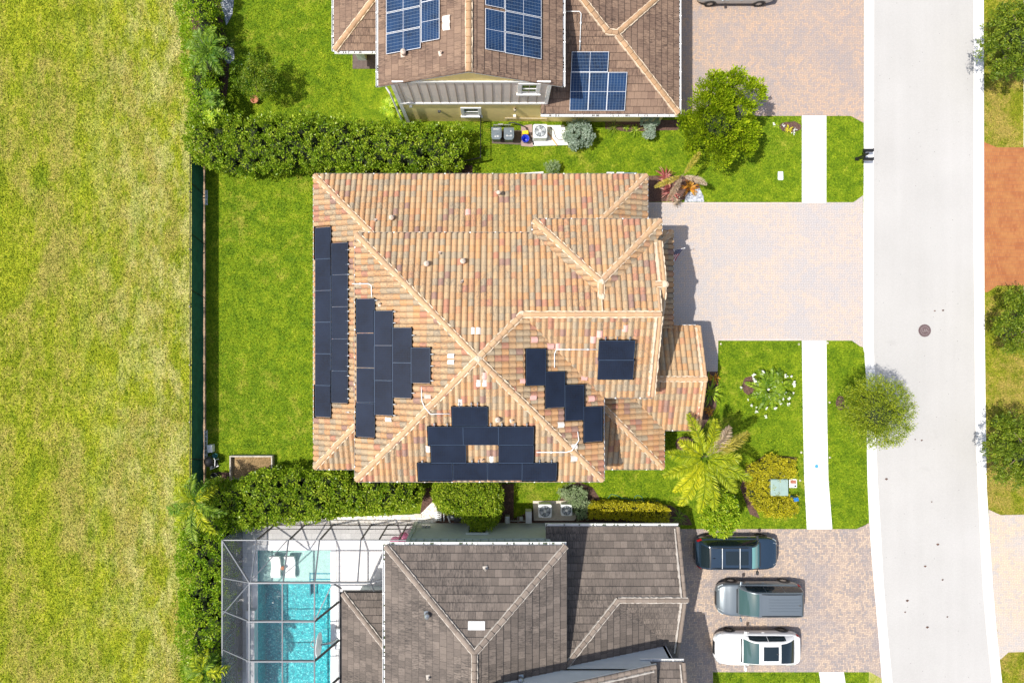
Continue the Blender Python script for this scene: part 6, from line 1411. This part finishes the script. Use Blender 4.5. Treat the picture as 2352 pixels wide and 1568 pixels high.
# utility box, covers, mailbox, flag
c = P(1790.5, 1119, .75); t = thing('utility_box', 'pale green padmount utility box with ribbed lid inside the golden hedge', 'utility box', (c.x, c.y, 0))
mb = MB(); mb.box(c.x-.50, c.x+.50, c.y-.47, c.y+.45, .08, .70); mb.build('cabinet', M['tgreen'], t, bevel=.02)
mb = MB(); mb.box(c.x-.52, c.x-.004, c.y-.50, c.y+.46, .70, .76); mb.box(c.x+.004, c.x+.52, c.y-.50, c.y+.46, .70, .76); mb.box(c.x-.51, c.x+.51, c.y+.461, c.y+.49, .55, .72); mb.build('lid', M['tgreen'], t, bevel=.015)
mb = MB(); mb.box(c.x-.6, c.x+.6, c.y-.58, c.y+.58, 0, .08); mb.build('base', M['side'], t)
mb = MB(); c = P((2180+610/4.267)/1.27551, (1320+405/4.267)/1.27551, 0); mb.box(c.x-.24, c.x+.24, c.y-.27, c.y+.27, 0, .045); t = tag(mb.build('meter_cover', M['side'], None, bevel=.03), 'small concrete meter cover with a rust lid beside the green utility box', 'cover')
mb = MB(); mb.box(c.x-.17, c.x+.17, c.y+.0, c.y+.20, .045, .055); mb.build('lid', simple('rust brown lid', (.38, .14, .09), .8), t); mb = MB(); mb.lathe([(0, .056), (.06, .056), (.06, .04)], (c.x+.12, c.y-.16, 0), 14); mb.build('port', M['dark'], t)
c = P((2180+628/4.267)/1.27551, (1320+595/4.267)/1.27551, .5); mb = MB(); mb.tube([(c.x, c.y, 0), (c.x, c.y, .75)], .09, 8); mb.obox((c.x, c.y, .72), .26, .22, .14, .2); tag(mb.build('pedestal', simple('blue cable pedestal', (.01, .14, .42), .4), None, bevel=.01), 'small blue cable pedestal in the gap of the golden hedge', 'pedestal')
c = P(1792.5, 404, 0); mb = MB(); mb.prism([(c.x-.17, c.y-.22), (c.x-.10, c.y-.27), (c.x+.13, c.y-.27), (c.x+.17, c.y-.22), (c.x+.15, c.y+.26), (c.x-.17, c.y+.26)], 0, .05); t = tag(mb.build('meter_cover', simple('pale blue grey plastic', (.62, .68, .70), .6), None, bevel=.02), 'pale plastic meter cover set in the lawn north of the middle driveway', 'cover')
mb = MB(); mb.box(c.x-.10, c.x+.10, c.y-.15, c.y+.05, .05, .056); mb.build('lid', M['white'], t)
c = P(2123.5, 759, 0); t = thing('manhole_cover', 'round rusty manhole cover with raised letters in the street', 'manhole cover', (c.x, c.y, .016))
mb = MB(); mb.lathe([(0, .026), (.28, .026), (.285, .020), (.37, .024), (.385, .018)], (c.x, c.y, 0), 36); mb.build('disc', M['iron'], t); mb = MB(); mb.lathe([(.24, .027), (.24, .034), (.26, .034), (.26, .027)], (c.x, c.y, 0), 32); mb.build('raised_ring', M['iron2'], t)
text(t, 'UA', (c.x, c.y, .032), .28, M['iron2'])
c = P(1875, 1070, 0); mb = MB(); mb.lathe([(0, .056), (.10, .054), (.11, .042)], (c.x, c.y, 0), 18); tag(mb.build('survey_cap', simple('faded blue cap', (.05, .28, .48), .6)), 'round faded blue cap set in the sidewalk', 'cap')
for i, (a, b, sc, x0_, y0_) in enumerate(((555, 280, 2.614, 1900, 900), (1152, 282, 2.614, 1900, 900), (1372, 272, 2.614, 1900, 900), (1385, 728, 2.614, 1900, 900), (1170, 1110, 2.614, 1900, 900), (1388, 1148, 2.614, 1900, 900), (1160, 1325, 2.614, 1900, 900))):
    c = P((x0_+a/sc)/1.27551, (y0_+b/sc)/1.27551, 0); mb = MB(); mb.lathe([(0, .035), (.025, .035), (.03, .02), (.06, .016), (.065, .008)], (c.x, c.y, 0), 12)
    tag(mb.build('sprinkler_head', M['pad']), 'small sprinkler head with pale collar at the lawn edge', 'sprinkler', 'sprinkler heads along the lawn edges')
def mailbox(label, x, y, rz, n=2):
    c = P(x, y, 0); t = thing('mailbox', label, 'mailbox', (c.x, c.y, 0), rz, 'black mailboxes at the kerb'); I = Matrix.Identity(4)
    mb = MB(); mb.box(-.06, .06, -.06, .06, 0, 1.25); mb.box(-.1, .1, -.1, .1, 0, .12); mb.build('post', M['black'], t, local=True)
    mb = MB(); mb.box(-.05, .05, -.30, .30, .88, .95); mb.build('arm', M['black'], t, local=True)
    for s in ((-1, 1) if n == 2 else (1,)):
        mb = MB(); pr = [(-.09, 0), (.09, 0), (.09, .13), (.06, .20), (0, .225), (-.06, .20), (-.09, .13)]
        vs = [(-.14, s*.26+a, .96+b) for a, b in pr]+[(.40, s*.26+a, .96+b) for a, b in pr]; k = 7
        mb.add(vs, [tuple(range(k))[::-1], tuple(range(k, 2*k))]+[(i, (i+1) % k, k+(i+1) % k, k+i) for i in range(k)]); bx = mb.build('box', M['black'], t, local=True)
        mb = MB(); mb.box(.401, .42, s*.26-.095, s*.26+.095, .95, 1.19); o = mb.build('box_door', M['dark'], bx, local=True)
    mb = MB(); mb.add([(0, 0, 1.25), (.07, 0, 1.33), (0, .07, 1.33), (-.07, 0, 1.33), (0, -.07, 1.33), (0, 0, 1.42)], [(0, 1, 2), (0, 2, 3), (0, 3, 4), (0, 4, 1), (5, 2, 1), (5, 3, 2), (5, 4, 3), (5, 1, 4)]); mb.build('finial', M['black'], t, local=True)
mailbox('pair of black mailboxes on one post at the kerb north of the middle driveway', 1967, 366, 0)
mailbox('black mailboxes on a post across the street under the dark oak', 2293, 768, math.pi)
c = P(1548, 572, 2.2); t = thing('flag', 'small stars-and-stripes flag on an angled white pole at the garage eave', 'flag', (c.x, c.y, 2.0))
mb = MB(); a = Vector((9.6, P2(0, 577, 2.2)[1], 1.9)); tip = P((1950+500/8.96)/1.27551, (690+330/8.96)/1.27551, 2.55); mb.tube([a, tip], .014, 6); mb.blob(tuple(tip), .035, .035, .035, 8, 6); mb.build('pole', M['white'], t)
def flagmat():
    n = NT('stars and stripes cloth'); uv = n.sep(n.uvs()); st = n.ma('FLOORED_MODULO', n.ma('FLOOR', n.ma('MULTIPLY', uv[1], 13)), 2)
    c = n.mix(st, (.50, .02, .04), (.75, .73, .72)); canton = n.ma('MULTIPLY', n.ma('LESS_THAN', uv[0], .42), n.ma('GREATER_THAN', uv[1], 6/13))
    fx = n.ma('SUBTRACT', n.ma('FRACT', n.ma('MULTIPLY', uv[0], 6/.42)), .5); fy = n.ma('SUBTRACT', n.ma('FRACT', n.ma('MULTIPLY', uv[1], 5*13/7)), .5)
    star = n.ma('LESS_THAN', n.ma('ADD', n.ma('MULTIPLY', fx, fx), n.ma('MULTIPLY', fy, fy)), .06)
    c = n.mix(canton, c, n.mix(star, (.012, .014, .10), (.8, .8, .8))); return n.fin(c, .8)
mb = MB(); d = (tip-a).normalized()
def ff(u, v):
    base = a+(tip-a)*(.25+.65*v); return base+Vector((-.25*u+.03*math.sin(u*7), -.62*u, -.55*u+.05*math.sin(u*9+v*3)))
nu, nv = 14, 8; vs = [ff(i/nu, j/nv) for i in range(nu+1) for j in range(nv+1)]; fs = []; uvs = []
for i in range(nu):
    for j in range(nv):
        k = i*(nv+1)+j; fs.append((k, k+nv+1, k+nv+2, k+1)); uvs.append([(i/nu, j/nv), ((i+1)/nu, j/nv), ((i+1)/nu, (j+1)/nv), (i/nu, (j+1)/nv)])
mb.add(vs, fs, uvs); mb.build('cloth', flagmat(), t, True)
# garden hose on the mulch, pump and pipework between the houses
pts = []
def hp(a, b): return P((1400+a/3.92)/1.27551, (1150+b/3.92)/1.27551, .05)
for a, b in ((1490, 1215), (1530, 1165), (1590, 1175), (1650, 1205), (1720, 1215), (1790, 1240), (1850, 1265), (1900, 1240), (1880, 1190), (1830, 1175), (1795, 1200), (1800, 1240), (1850, 1230), (1920, 1250), (1990, 1262), (2060, 1235), (2110, 1270)): pts.append(hp(a, b))
mb = MB(); mb.tube(pts, .018, 5); tag(mb.build('garden_hose', M['hose'], None, True), 'green garden hose looped on the mulch above the yellow hedge', 'hose')
def kp(a, b, z=.3): return P((1220+a/4.2)/1.27551, (1430+b/4.2)/1.27551, z)
t = thing('pool_equipment', 'white pool plumbing with a grey pump under the rounded shrub', 'pool equipment', tuple(kp(340, 360, 0)))
mb = MB()
for k in range(5): a = kp(225, 290+k*24, .4); b = kp(300, 290+k*24, .4); mb.tube([a, b], .045, 8)
for x in (250, 300, 340, 400): mb.tube([kp(x, 270, .35), kp(x, 400, .35)], .045, 8)
mb.tube([kp(380, 330, .5), kp(415, 420, .5)], .045, 8); mb.build('pipes', M['white'], t, True)
c = kp(450, 350, .4); mb = MB(); mb.lathe([(0, .0), (.19, .0), (.19, .5), (.14, .6), (0, .62)], (c.x, c.y, 0), 16); mb.build('filter_tank', M['steel'], t, True)
c = kp(560, 340, .3); mb = MB(); mb.obox((c.x, c.y, .3), .9, .6, .55); mb.build('pump_housing', M['dark'], t, bevel=.03)
mb = MB(); 
for y in (300, 362): a = kp(530, y, .6); b = kp(640, y, .6); mb.tube([a, b], .03, 6)
mb.build('handrail', M['pebble'], t)
c = kp(615, 250, .6); mb = MB(); mb.obox((c.x, c.y, .55), .42, .38, .10); mb.tube([(c.x, c.y, 0), (c.x, c.y, .5)], .03, 6); mb.build('cover', M['pebble'], t)
for x in (95, 130, 165):
    mb = MB(); a = kp(x, 462, .6); mb.obox((a.x, YS+.08, 1.0), .12, .12, .2); mb.build('meter', M['steel'], HS)
c = kp(1118, 380, 1.0); mb = MB(); mb.obox((c.x, c.y, .9), .30, .45, .6); t = tag(mb.build('electric_meter', M['steel'], None, bevel=.05), 'tall rounded grey electric meter on the sage wall', 'meter')
mb = MB(); mb.tube([(c.x, c.y-.1, 0), (c.x, c.y-.1, .6)], .04, 6); mb.build('riser', M['steel'], t)
t = thing('gas_meter', 'grey gas meter with pipework left of the condenser pad', 'gas meter', tuple(kp(1290, 370, 0)))
c = kp(1290, 370, .5); mb = MB(); mb.obox((c.x, c.y, .5), .22, .25, .25); mb.build('body', M['steel'], t, bevel=.03); mb = MB(); mb.tube([(c.x-.7, c.y-.15, .45), (c.x+.6, c.y-.15, .45)], .025, 6); mb.tube([(c.x-.45, c.y-.15, 0), (c.x-.45, c.y-.15, .5)], .025, 6); mb.tube([(c.x-.2, c.y+.1, .4), (c.x-.2, c.y-.25, .6)], .025, 6); mb.build('pipes', M['steel'], t)
c = P(1214, 1185, .8); mb = MB(); mb.obox((c.x, c.y, .75), .36, .72, .7); tag(mb.build('disconnect_box', simple('pale grey steel cabinet', (.45, .47, .48), .5), None, bevel=.02), 'flat pale grey electric cabinet left of the two condensers', 'cabinet')
for i, (x0_, y0_, x1_, y1_) in enumerate(((345, 215, 522, 305), (600, 150, 738, 230))):
    a = P((1120+x0_/6.4)/1.27551, (1480+y0_/6.4)/1.27551, 0); b = P((1120+x1_/6.4)/1.27551, (1480+y1_/6.4)/1.27551, 0); mb = MB(); mb.box(a.x, b.x, b.y, a.y, 0, .06)
    tag(mb.build('stepping_stone', M['pad'], None, bevel=.02), ('square grey stepping stone nearest the cage in the white gravel', 'square grey stepping stone nearest the shrub in the white gravel')[i], 'stone')
for i, (x, y) in enumerate(((1402, 400), (1425, 400))):
    q = P(x, y-.5, .3); mb = MB(); mb.obox((q.x, q.y, .18), .45, .22, .3); mb.tube([(q.x-.15, q.y, .3), (q.x-.15, q.y, .42)], .05, 8); mb.tube([(q.x+.12, q.y, .3), (q.x+.12, q.y, .42)], .05, 8); tag(mb.build('equipment_box', M['pebble'], None, bevel=.03), ('left', 'right')[i]+' of two pale equipment boxes at the north eave of the tiled house', 'box')
q = P(1448, 400.5, .3); mb = MB(); mb.obox((q.x, q.y, .2), .8, .2, .3); tag(mb.build('tool_chest', simple('slate blue lid', (.12, .20, .28), .5), None, bevel=.02), 'slate blue low chest at the north eave beside the pale boxes', 'chest')

# ------------------------------------------------------------------ cars
def carpaint(name, col, metal=.0, rough=.22, coat=.6):
    n = NT(name); n.fin(col, rough, metal); n.b.inputs['Coat Weight'].default_value = coat; n.b.inputs['Coat Roughness'].default_value = .05; return n.m
M['p_dark'] = carpaint('dark blue black paint', (.022, .042, .070), .2, .25, 1.0)
M['shade'] = glassy('windscreen with pale sunshade', (.16, .34, .32), .08, .9)
M['p_grey'] = carpaint('mid grey metallic paint', (.17, .20, .22), .45, .35)
M['p_white'] = carpaint('white paint', (.80, .80, .79), 0, .3)
M['p_silver'] = carpaint('silver paint', (.42, .45, .46), .5, .35)
M['trim'] = simple('black car trim', (.015, .016, .018), .5)
M['rub'] = simple('tyre rubber', (.02, .02, .021), .85)
M['alloy'] = simple('alloy wheel', (.50, .51, .52), .3, .8)
M['alloyd'] = simple('dark alloy wheel', (.05, .05, .055), .3, .6)
M['redl'] = simple('red tail lamp', (.35, .01, .015), .2)
M['clear'] = simple('clear headlamp', (.55, .60, .62), .08, .3)
def lerpt(tab, x):
    if x <= tab[0][0]: return tab[0][1]
    for (a, p), (b, q) in zip(tab, tab[1:]):
        if x <= b:
            t = (x-a)/(b-a); t = t*t*(3-2*t)*.5+t*.5; return p+(q-p)*t
    return tab[-1][1]
def car(name, label, cat, loc, rz, L, Wd, Ht, paint, hood, rear, gx, roof, alloy='alloy', kind='suv', sunroof=None, rails=None, bars=(), group='cars parked on the driveways'):
    """hood/rear: deck height tables; gx = (rear base, rear roof, front roof, front base) in 0..1 from the tail"""
    t = thing(name, label, cat, loc, rz, group); hw = Wd/2; X = lambda s: (s-.5)*L
    plan = [(0, .70), (.015, .82), (.05, .93), (.12, .985), (.25, 1.0), (.78, 1.0), (.86, .985), (.93, .92), (.97, .80), (.99, .66), (1.0, .50)]
    deck = rear+hood
    def sec(s):
        w = hw*lerpt(plan, s); z = lerpt(deck, s); zb = .24+.10*max(0, abs(s-.5)*2-.88)/.12
        pr = [(w*.90, zb), (w*.985, .42), (w, .58), (w*.985, min(.78, z-.12)), (w*.955, z-.055), (w*.90, z-.012), (w*.80, z+.004), (w*.45, z+.022), (0, z+.028)]
        return [(X(s), a, b) for a, b in pr]+[(X(s), -a, b) for a, b in pr[-2::-1]]
    ss = sorted(set([0, .008, .02, .04, .07, .1]+[.1+.8*k/22 for k in range(23)]+[.92, .94, .96, .975, .988, 1.0]))
    mb = MB(); rows = [sec(s) for s in ss]; m = len(rows[0]); vs = [v for r in rows for v in r]
    fs = [(i*m+j, (i+1)*m+j, (i+1)*m+j+1, i*m+j+1) for i in range(len(rows)-1) for j in range(m-1)]
    fs += [tuple(range(m)), tuple(range(len(vs)-1, len(vs)-m-1, -1))]
    fs += [((i+1)*m, i*m, i*m+m-1, (i+1)*m+m-1) for i in range(len(rows)-1)]
    mb.add(vs, fs); body = mb.build('body', M[paint], t, True, True)
    # wheel arches are dark recesses round each wheel
    g0, g1, g2, g3 = gx; zb_ = lambda s: lerpt(deck, s)
    def zt(s):
        b = zb_(s)
        if s < g1: u = (s-g0)/(g1-g0); return b+(Ht-b)*math.sin(max(0, min(1, u))*math.pi/2)**.85
        if s > g2: u = (g3-s)/(g3-g2); return b+(Ht-b)*math.sin(max(0, min(1, u))*math.pi/2)**.92
        u = (s-g1)/(g2-g1); return Ht-.015*(2*u-1)**2
    def wt(s):
        f = max(0, (zt(s)-zb_(s))/(Ht-zb_(s)+1e-6)); wb = hw*lerpt(plan, s)*.90; return wb+(hw*roof-wb)*f*.98-(.05*hw*max(0, (s-g2)/(g3-g2)) if s > g2 else 0)
    def top(s, v, o=0.0):
        w = wt(s); z = zt(s); return Vector((X(s), v*w*.93, z+.035*(1-v*v)+o))
    def side(s, f, sg, o=0.0):
        wb = hw*lerpt(plan, s)*.905; w = wt(s)*.965; b = zb_(s)-.02; z = zt(s)-.025
        f2 = f; y = wb+(w-wb)*f2+.02*math.sin(f*math.pi); return Vector((X(s), sg*(y+o), b+(z-b)*f+o*.5))
    mb = MB(); n = 34
    mb.grid(lambda a, b: top(g0+(g3-g0)*a, 2*b-1), n, 10)
    for sg in (-1, 1):
        mb.grid(lambda a, b: side(g0+(g3-g0)*a, b, sg), n, 5, 0, sg > 0)
        mb.grid(lambda a, b: side(g0+(g3-g0)*a, 1, sg).lerp(top(g0+(g3-g0)*a, sg), b), n, 1, 0, sg > 0)
    mb.build('cabin', M[paint], t, True, True)
    o = .012
    mb = MB(); s0, s1 = g2+.012, g3-.014
    mb.grid(lambda a, b: top(s0+(s1-s0)*a, (2*b-1)*(.95+.03*a), o), 12, 8); mb.build('windshield', M['shade' if bars else 'wglass'], t, True, True)
    mb = MB(); mb.box(X(g3)-.10, X(g3)+.05, -hw*.72, hw*.72, zb_(g3)+.022, zb_(g3)+.040); mb.build('cowl', M['trim'], t, local=True)
    mb = MB(); s0, s1 = g0+.012, g1-.006; mb.grid(lambda a, b: top(s0+(s1-s0)*a, (2*b-1)*.90, o), 8, 8); mb.build('rear_window', M['cglass'], t, True, True)
    nw = 3 if kind != 'sedan' else 2
    e0, e1 = g0+(g1-g0)*.6, g2+(g3-g2)*.62; ed = [e0+(e1-e0)*k/nw for k in range(nw+1)]
    for sg in (-1, 1):
        for k in range(nw):
            a0, a1 = ed[k]+.004, ed[k+1]-.004
            def fn(a, b, a0=a0, a1=a1, sg=sg):
                s = a0+(a1-a0)*a; hi = .90; lo = .14
                return side(s, lo+(hi-lo)*b, sg, o)
            mb = MB(); mb.grid(fn, 6, 3, 0, sg > 0); mb.build('side_window', M['cglass'], t, True, True)
        mx = X(g3)-.18; mb = MB(); mb.obox((mx, sg*(hw+.10), zb_(g3)+.12), .13, .22, .15, sg*.15); mb.obox((mx+.02, sg*(hw-.03), zb_(g3)+.07), .06, .14, .05); mb.build('wing_mirror', M[paint if kind != 'suv' else 'trim'], t, local=True, bevel=.03)
        mb = MB(); s_ = .955
        def hl(a, b, sg=sg): s = .925+.055*a; w = hw*lerpt(plan, s); z = zb_(s); return Vector((X(s)+.02, sg*(w*(.99-.28*b)+.008), z-.10+.095*b+.012))
        mb.grid(hl, 6, 4, 0, sg < 0); mb.build('headlight', M['clear'], t, True, True)
        mb = MB()
        def tl(a, b, sg=sg): s = .012+.05*a; w = hw*lerpt(plan, s); z = zb_(s); return Vector((X(s)-.012, sg*(w*(1.0-.10*b)+.008), z-.16+.15*b+.008))
        mb.grid(tl, 5, 3, 0, sg > 0); mb.build('taillight', M['redl'], t, True, True)
    mb = MB(); mb.box(X(.992), X(1)+.015, -hw*.40, hw*.40, .42, .68); mb.build('grille', M['trim'], t, local=True)
    mb = MB(); mb.box(X(0)-.012, X(.01), -hw*.5, hw*.5, .30, .45); mb.build('rear_bumper_trim', M['trim'], t, local=True)
    for s in (.185, .81):
        for sg in (-1, 1):
            r = .345 if kind != 'sedan' else .33; y = sg*(hw-.10); mb = MB()
            mb.lathe([(r*.62, -.105), (r*.95, -.105), (r, -.07), (r, .07), (r*.95, .105), (r*.62, .105)], (X(s), y, r), 28, 0, 'Y')
            w = mb.build('wheel', M['rub'], t, True, True); mb = MB(); yo = y+sg*.085
            for k in range(10):
                a = k*math.pi/5; c_, s2 = math.cos(a), math.sin(a); p, q = .05, r*.62; wd = .035
                mb.add([(X(s)+c_*p-s2*wd, yo, r+s2*p+c_*wd), (X(s)+c_*p+s2*wd, yo, r+s2*p-c_*wd), (X(s)+c_*q+s2*wd*.7, yo, r+s2*q-c_*wd*.7), (X(s)+c_*q-s2*wd*.7, yo, r+s2*q+c_*wd*.7)], [(0, 1, 2, 3) if sg < 0 else (3, 2, 1, 0)])
            mb.lathe([(0, 0), (.07, 0)], (X(s), yo+sg*.003, r), 12, 0, 'Y'); mb.lathe([(r*.60, 0), (r*.70, 0)], (X(s), yo, r), 28, 0, 'Y'); mb.build('rim', M[alloy], w, local=True)
            mb = MB(); mb.lathe([(0, 0), (r*.6, 0)], (X(s), y+sg*.04, r), 20, 0, 'Y'); mb.build('brake_disc', M['trim'], w, local=True)
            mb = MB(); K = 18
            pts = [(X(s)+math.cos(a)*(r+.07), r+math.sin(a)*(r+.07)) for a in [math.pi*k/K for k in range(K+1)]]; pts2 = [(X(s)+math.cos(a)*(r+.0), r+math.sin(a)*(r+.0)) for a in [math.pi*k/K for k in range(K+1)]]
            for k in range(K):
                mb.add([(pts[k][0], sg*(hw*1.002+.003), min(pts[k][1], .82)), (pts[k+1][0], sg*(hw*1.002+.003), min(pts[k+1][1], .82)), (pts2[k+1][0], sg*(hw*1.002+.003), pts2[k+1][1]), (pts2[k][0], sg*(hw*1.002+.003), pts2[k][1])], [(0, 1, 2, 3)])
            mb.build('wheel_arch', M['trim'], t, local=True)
    for i, (a0, a1, wv) in enumerate(sunroof or ()):
        mb = MB(); mb.grid(lambda a, b: top(a0+(a1-a0)*a, (2*b-1)*wv, .009), 6, 6); mb.build('sunroof', M['cglass'], t, True, True)
    if rails:
        for sg in (-1, 1): mb = MB(); mb.tube([top(g1+.01+(g2-g1-.03)*k/8, sg*.93, .05 if 0 < k < 8 else .01) for k in range(9)], .022, 6); mb.build('roof_rail', M[rails], t, local=True)
    for s in bars: mb = MB(); mb.tube([top(s, -.92, .07), top(s, 0, .05), top(s, .92, .07)], .028, 8); mb.build('roof_bar', M['steel'], t, local=True)
    if kind == 'van':
        for v in (-.5, -.25, 0, .25, .5): mb = MB(); mb.tube([top(g1+.02+(g2-g1-.12)*k/6, v, .004) for k in range(7)], .012, 4); mb.build('roof_rib', M[paint], t, local=True)
    mb = MB(); q = top(g1+.03, .0, .03); mb.add([(q.x-.08, 0, q.z-.02), (q.x+.08, .025, q.z-.02), (q.x+.08, -.025, q.z-.02), (q.x-.06, 0, q.z+.06)], [(0, 1, 3), (0, 3, 2), (1, 2, 3)]); mb.build('antenna', M['trim'], t, local=True)
    for s in ((.46, .64) if kind != 'sedan' else (.44, .62)):
        for sg in (-1, 1): mb = MB(); mb.obox((X(s), sg*(hw+.012), .80), .18, .025, .03); mb.build('door_handle', M[paint], t, local=True)
    return t
HOOD = [(.70, 1.02), (.80, 1.0), (.90, .93), (.965, .82), (1.0, .66)]
car('parked_suv', 'dark blue-black SUV with roof bars and panoramic glass roof, nearest the leafy tree', 'car', (14.28, -12.97, .03), 0, 4.93, 1.93, 1.70, 'p_dark', HOOD, [(0, .82), (.03, .98), (.1, 1.04), (.3, 1.04)],
    (.025, .13, .60, .755), .72, 'alloyd', 'suv', [(.30, .455, .62), (.475, .57, .62)], 'trim', (.255, .465))
car('parked_minivan', 'mid grey minivan with ribbed roof, parked between the dark SUV and the white sedan', 'car', (15.60, -15.72, .03), math.pi, 5.08, 1.97, 1.74, 'p_grey', [(.72, 1.04), (.82, 1.0), (.92, .90), (.97, .80), (1.0, .64)], [(0, .86), (.03, 1.0), (.1, 1.05), (.3, 1.05)],
    (.015, .075, .56, .775), .74, 'alloy', 'van', None, 'trim')
car('parked_sedan', 'white sedan with a glass sunroof, southernmost on the grey driveway', 'car', (15.50, -18.68, .03), math.pi, 5.12, 1.93, 1.46, 'p_white', [(.66, .98), (.78, .96), (.90, .90), (.965, .80), (1.0, .62)], [(0, .80), (.02, .95), (.06, 1.0), (.16, 1.03), (.3, 1.0)],
    (.085, .285, .52, .70), .70, 'alloyd', 'sedan', [(.305, .48, .66)])
car('parked_car', 'silver car cut off by the top edge, on the driveway of the yellow house', 'car', (14.25, 20.98, .03), math.pi, 4.75, 1.85, 1.50, 'p_silver', HOOD, [(0, .80), (.03, .96), (.1, 1.02), (.3, 1.02)],
    (.03, .17, .56, .74), .71, 'alloy', 'sedan')

# ------------------------------------------------------------------ grass blades over the lawns and the field
def in_any(x, y, polys):
    k = np.zeros(len(x), bool)
    for q in polys:
        xs = [a[0] for a in q]; ys = [a[1] for a in q]
        m = (x > min(xs)) & (x < max(xs)) & (y > min(ys)) & (y < max(ys))
        if m.any(): idx = np.where(m)[0]; k[idx] |= inpoly(x[idx], y[idx], q)
    return k
HOUSES = [rect(-10.1, 9.5, -7.1, 8.8), rect(-9.0, 9.9, 13.1, 30), rect(-8.4, 9.8, -30, -11.3), rect(-16.3, -5, -30, -11.5)]
def blades(name, mat, x0, x1, y0, y1, per, lo, wd, excl=True):
    n = int((x1-x0)*(y1-y0)*per); x = RNG.uniform(x0, x1, n); y = RNG.uniform(y0, y1, n)
    if excl: k = ~(in_any(x, y, HARD) | in_any(x, y, SOFT) | in_any(x, y, HOUSES)); x, y = x[k], y[k]
    n = len(x); a = RNG.uniform(0, 6.283, n); e = RNG.uniform(.1, .9, n)
    D = np.stack([np.cos(a)*np.cos(e), np.sin(a)*np.cos(e), np.sin(e)], 1); S = unit(np.cross(D, RNG.normal(size=(n, 3))*.5+np.array([0, 0, 1.0])))
    L = np.stack([lo*RNG.uniform(.6, 1.4, n), wd*RNG.uniform(.6, 1.3, n)], 1); C = np.stack([x, y, .012+L[:, 0]*.5*np.sin(e)], 1)
    o = leaf_mesh(name, C, D, S, L, RNG.random(n)**1.3, M[mat], None); o['kind'] = 'stuff'; tag(o, None); return o
tag(blades('lawn_grass', 'lawn_tuft', -18.0, 22.45, -21.5, 21.5, 230, .10, .035), 'short green lawn grass around the three houses and along the sidewalk', 'grass')
tag(blades('field_grass', 'field_tuft', -31.5, -18.05, -21.8, 21.2, 230, .13, .045), 'rough yellow-green grass of the open field west of the fence', 'grass')
tag(blades('verge_grass', 'verge_tuft', 29.4, 33.5, -21.8, 21.2, 200, .10, .035), 'dry yellowing verge grass across the street', 'grass')
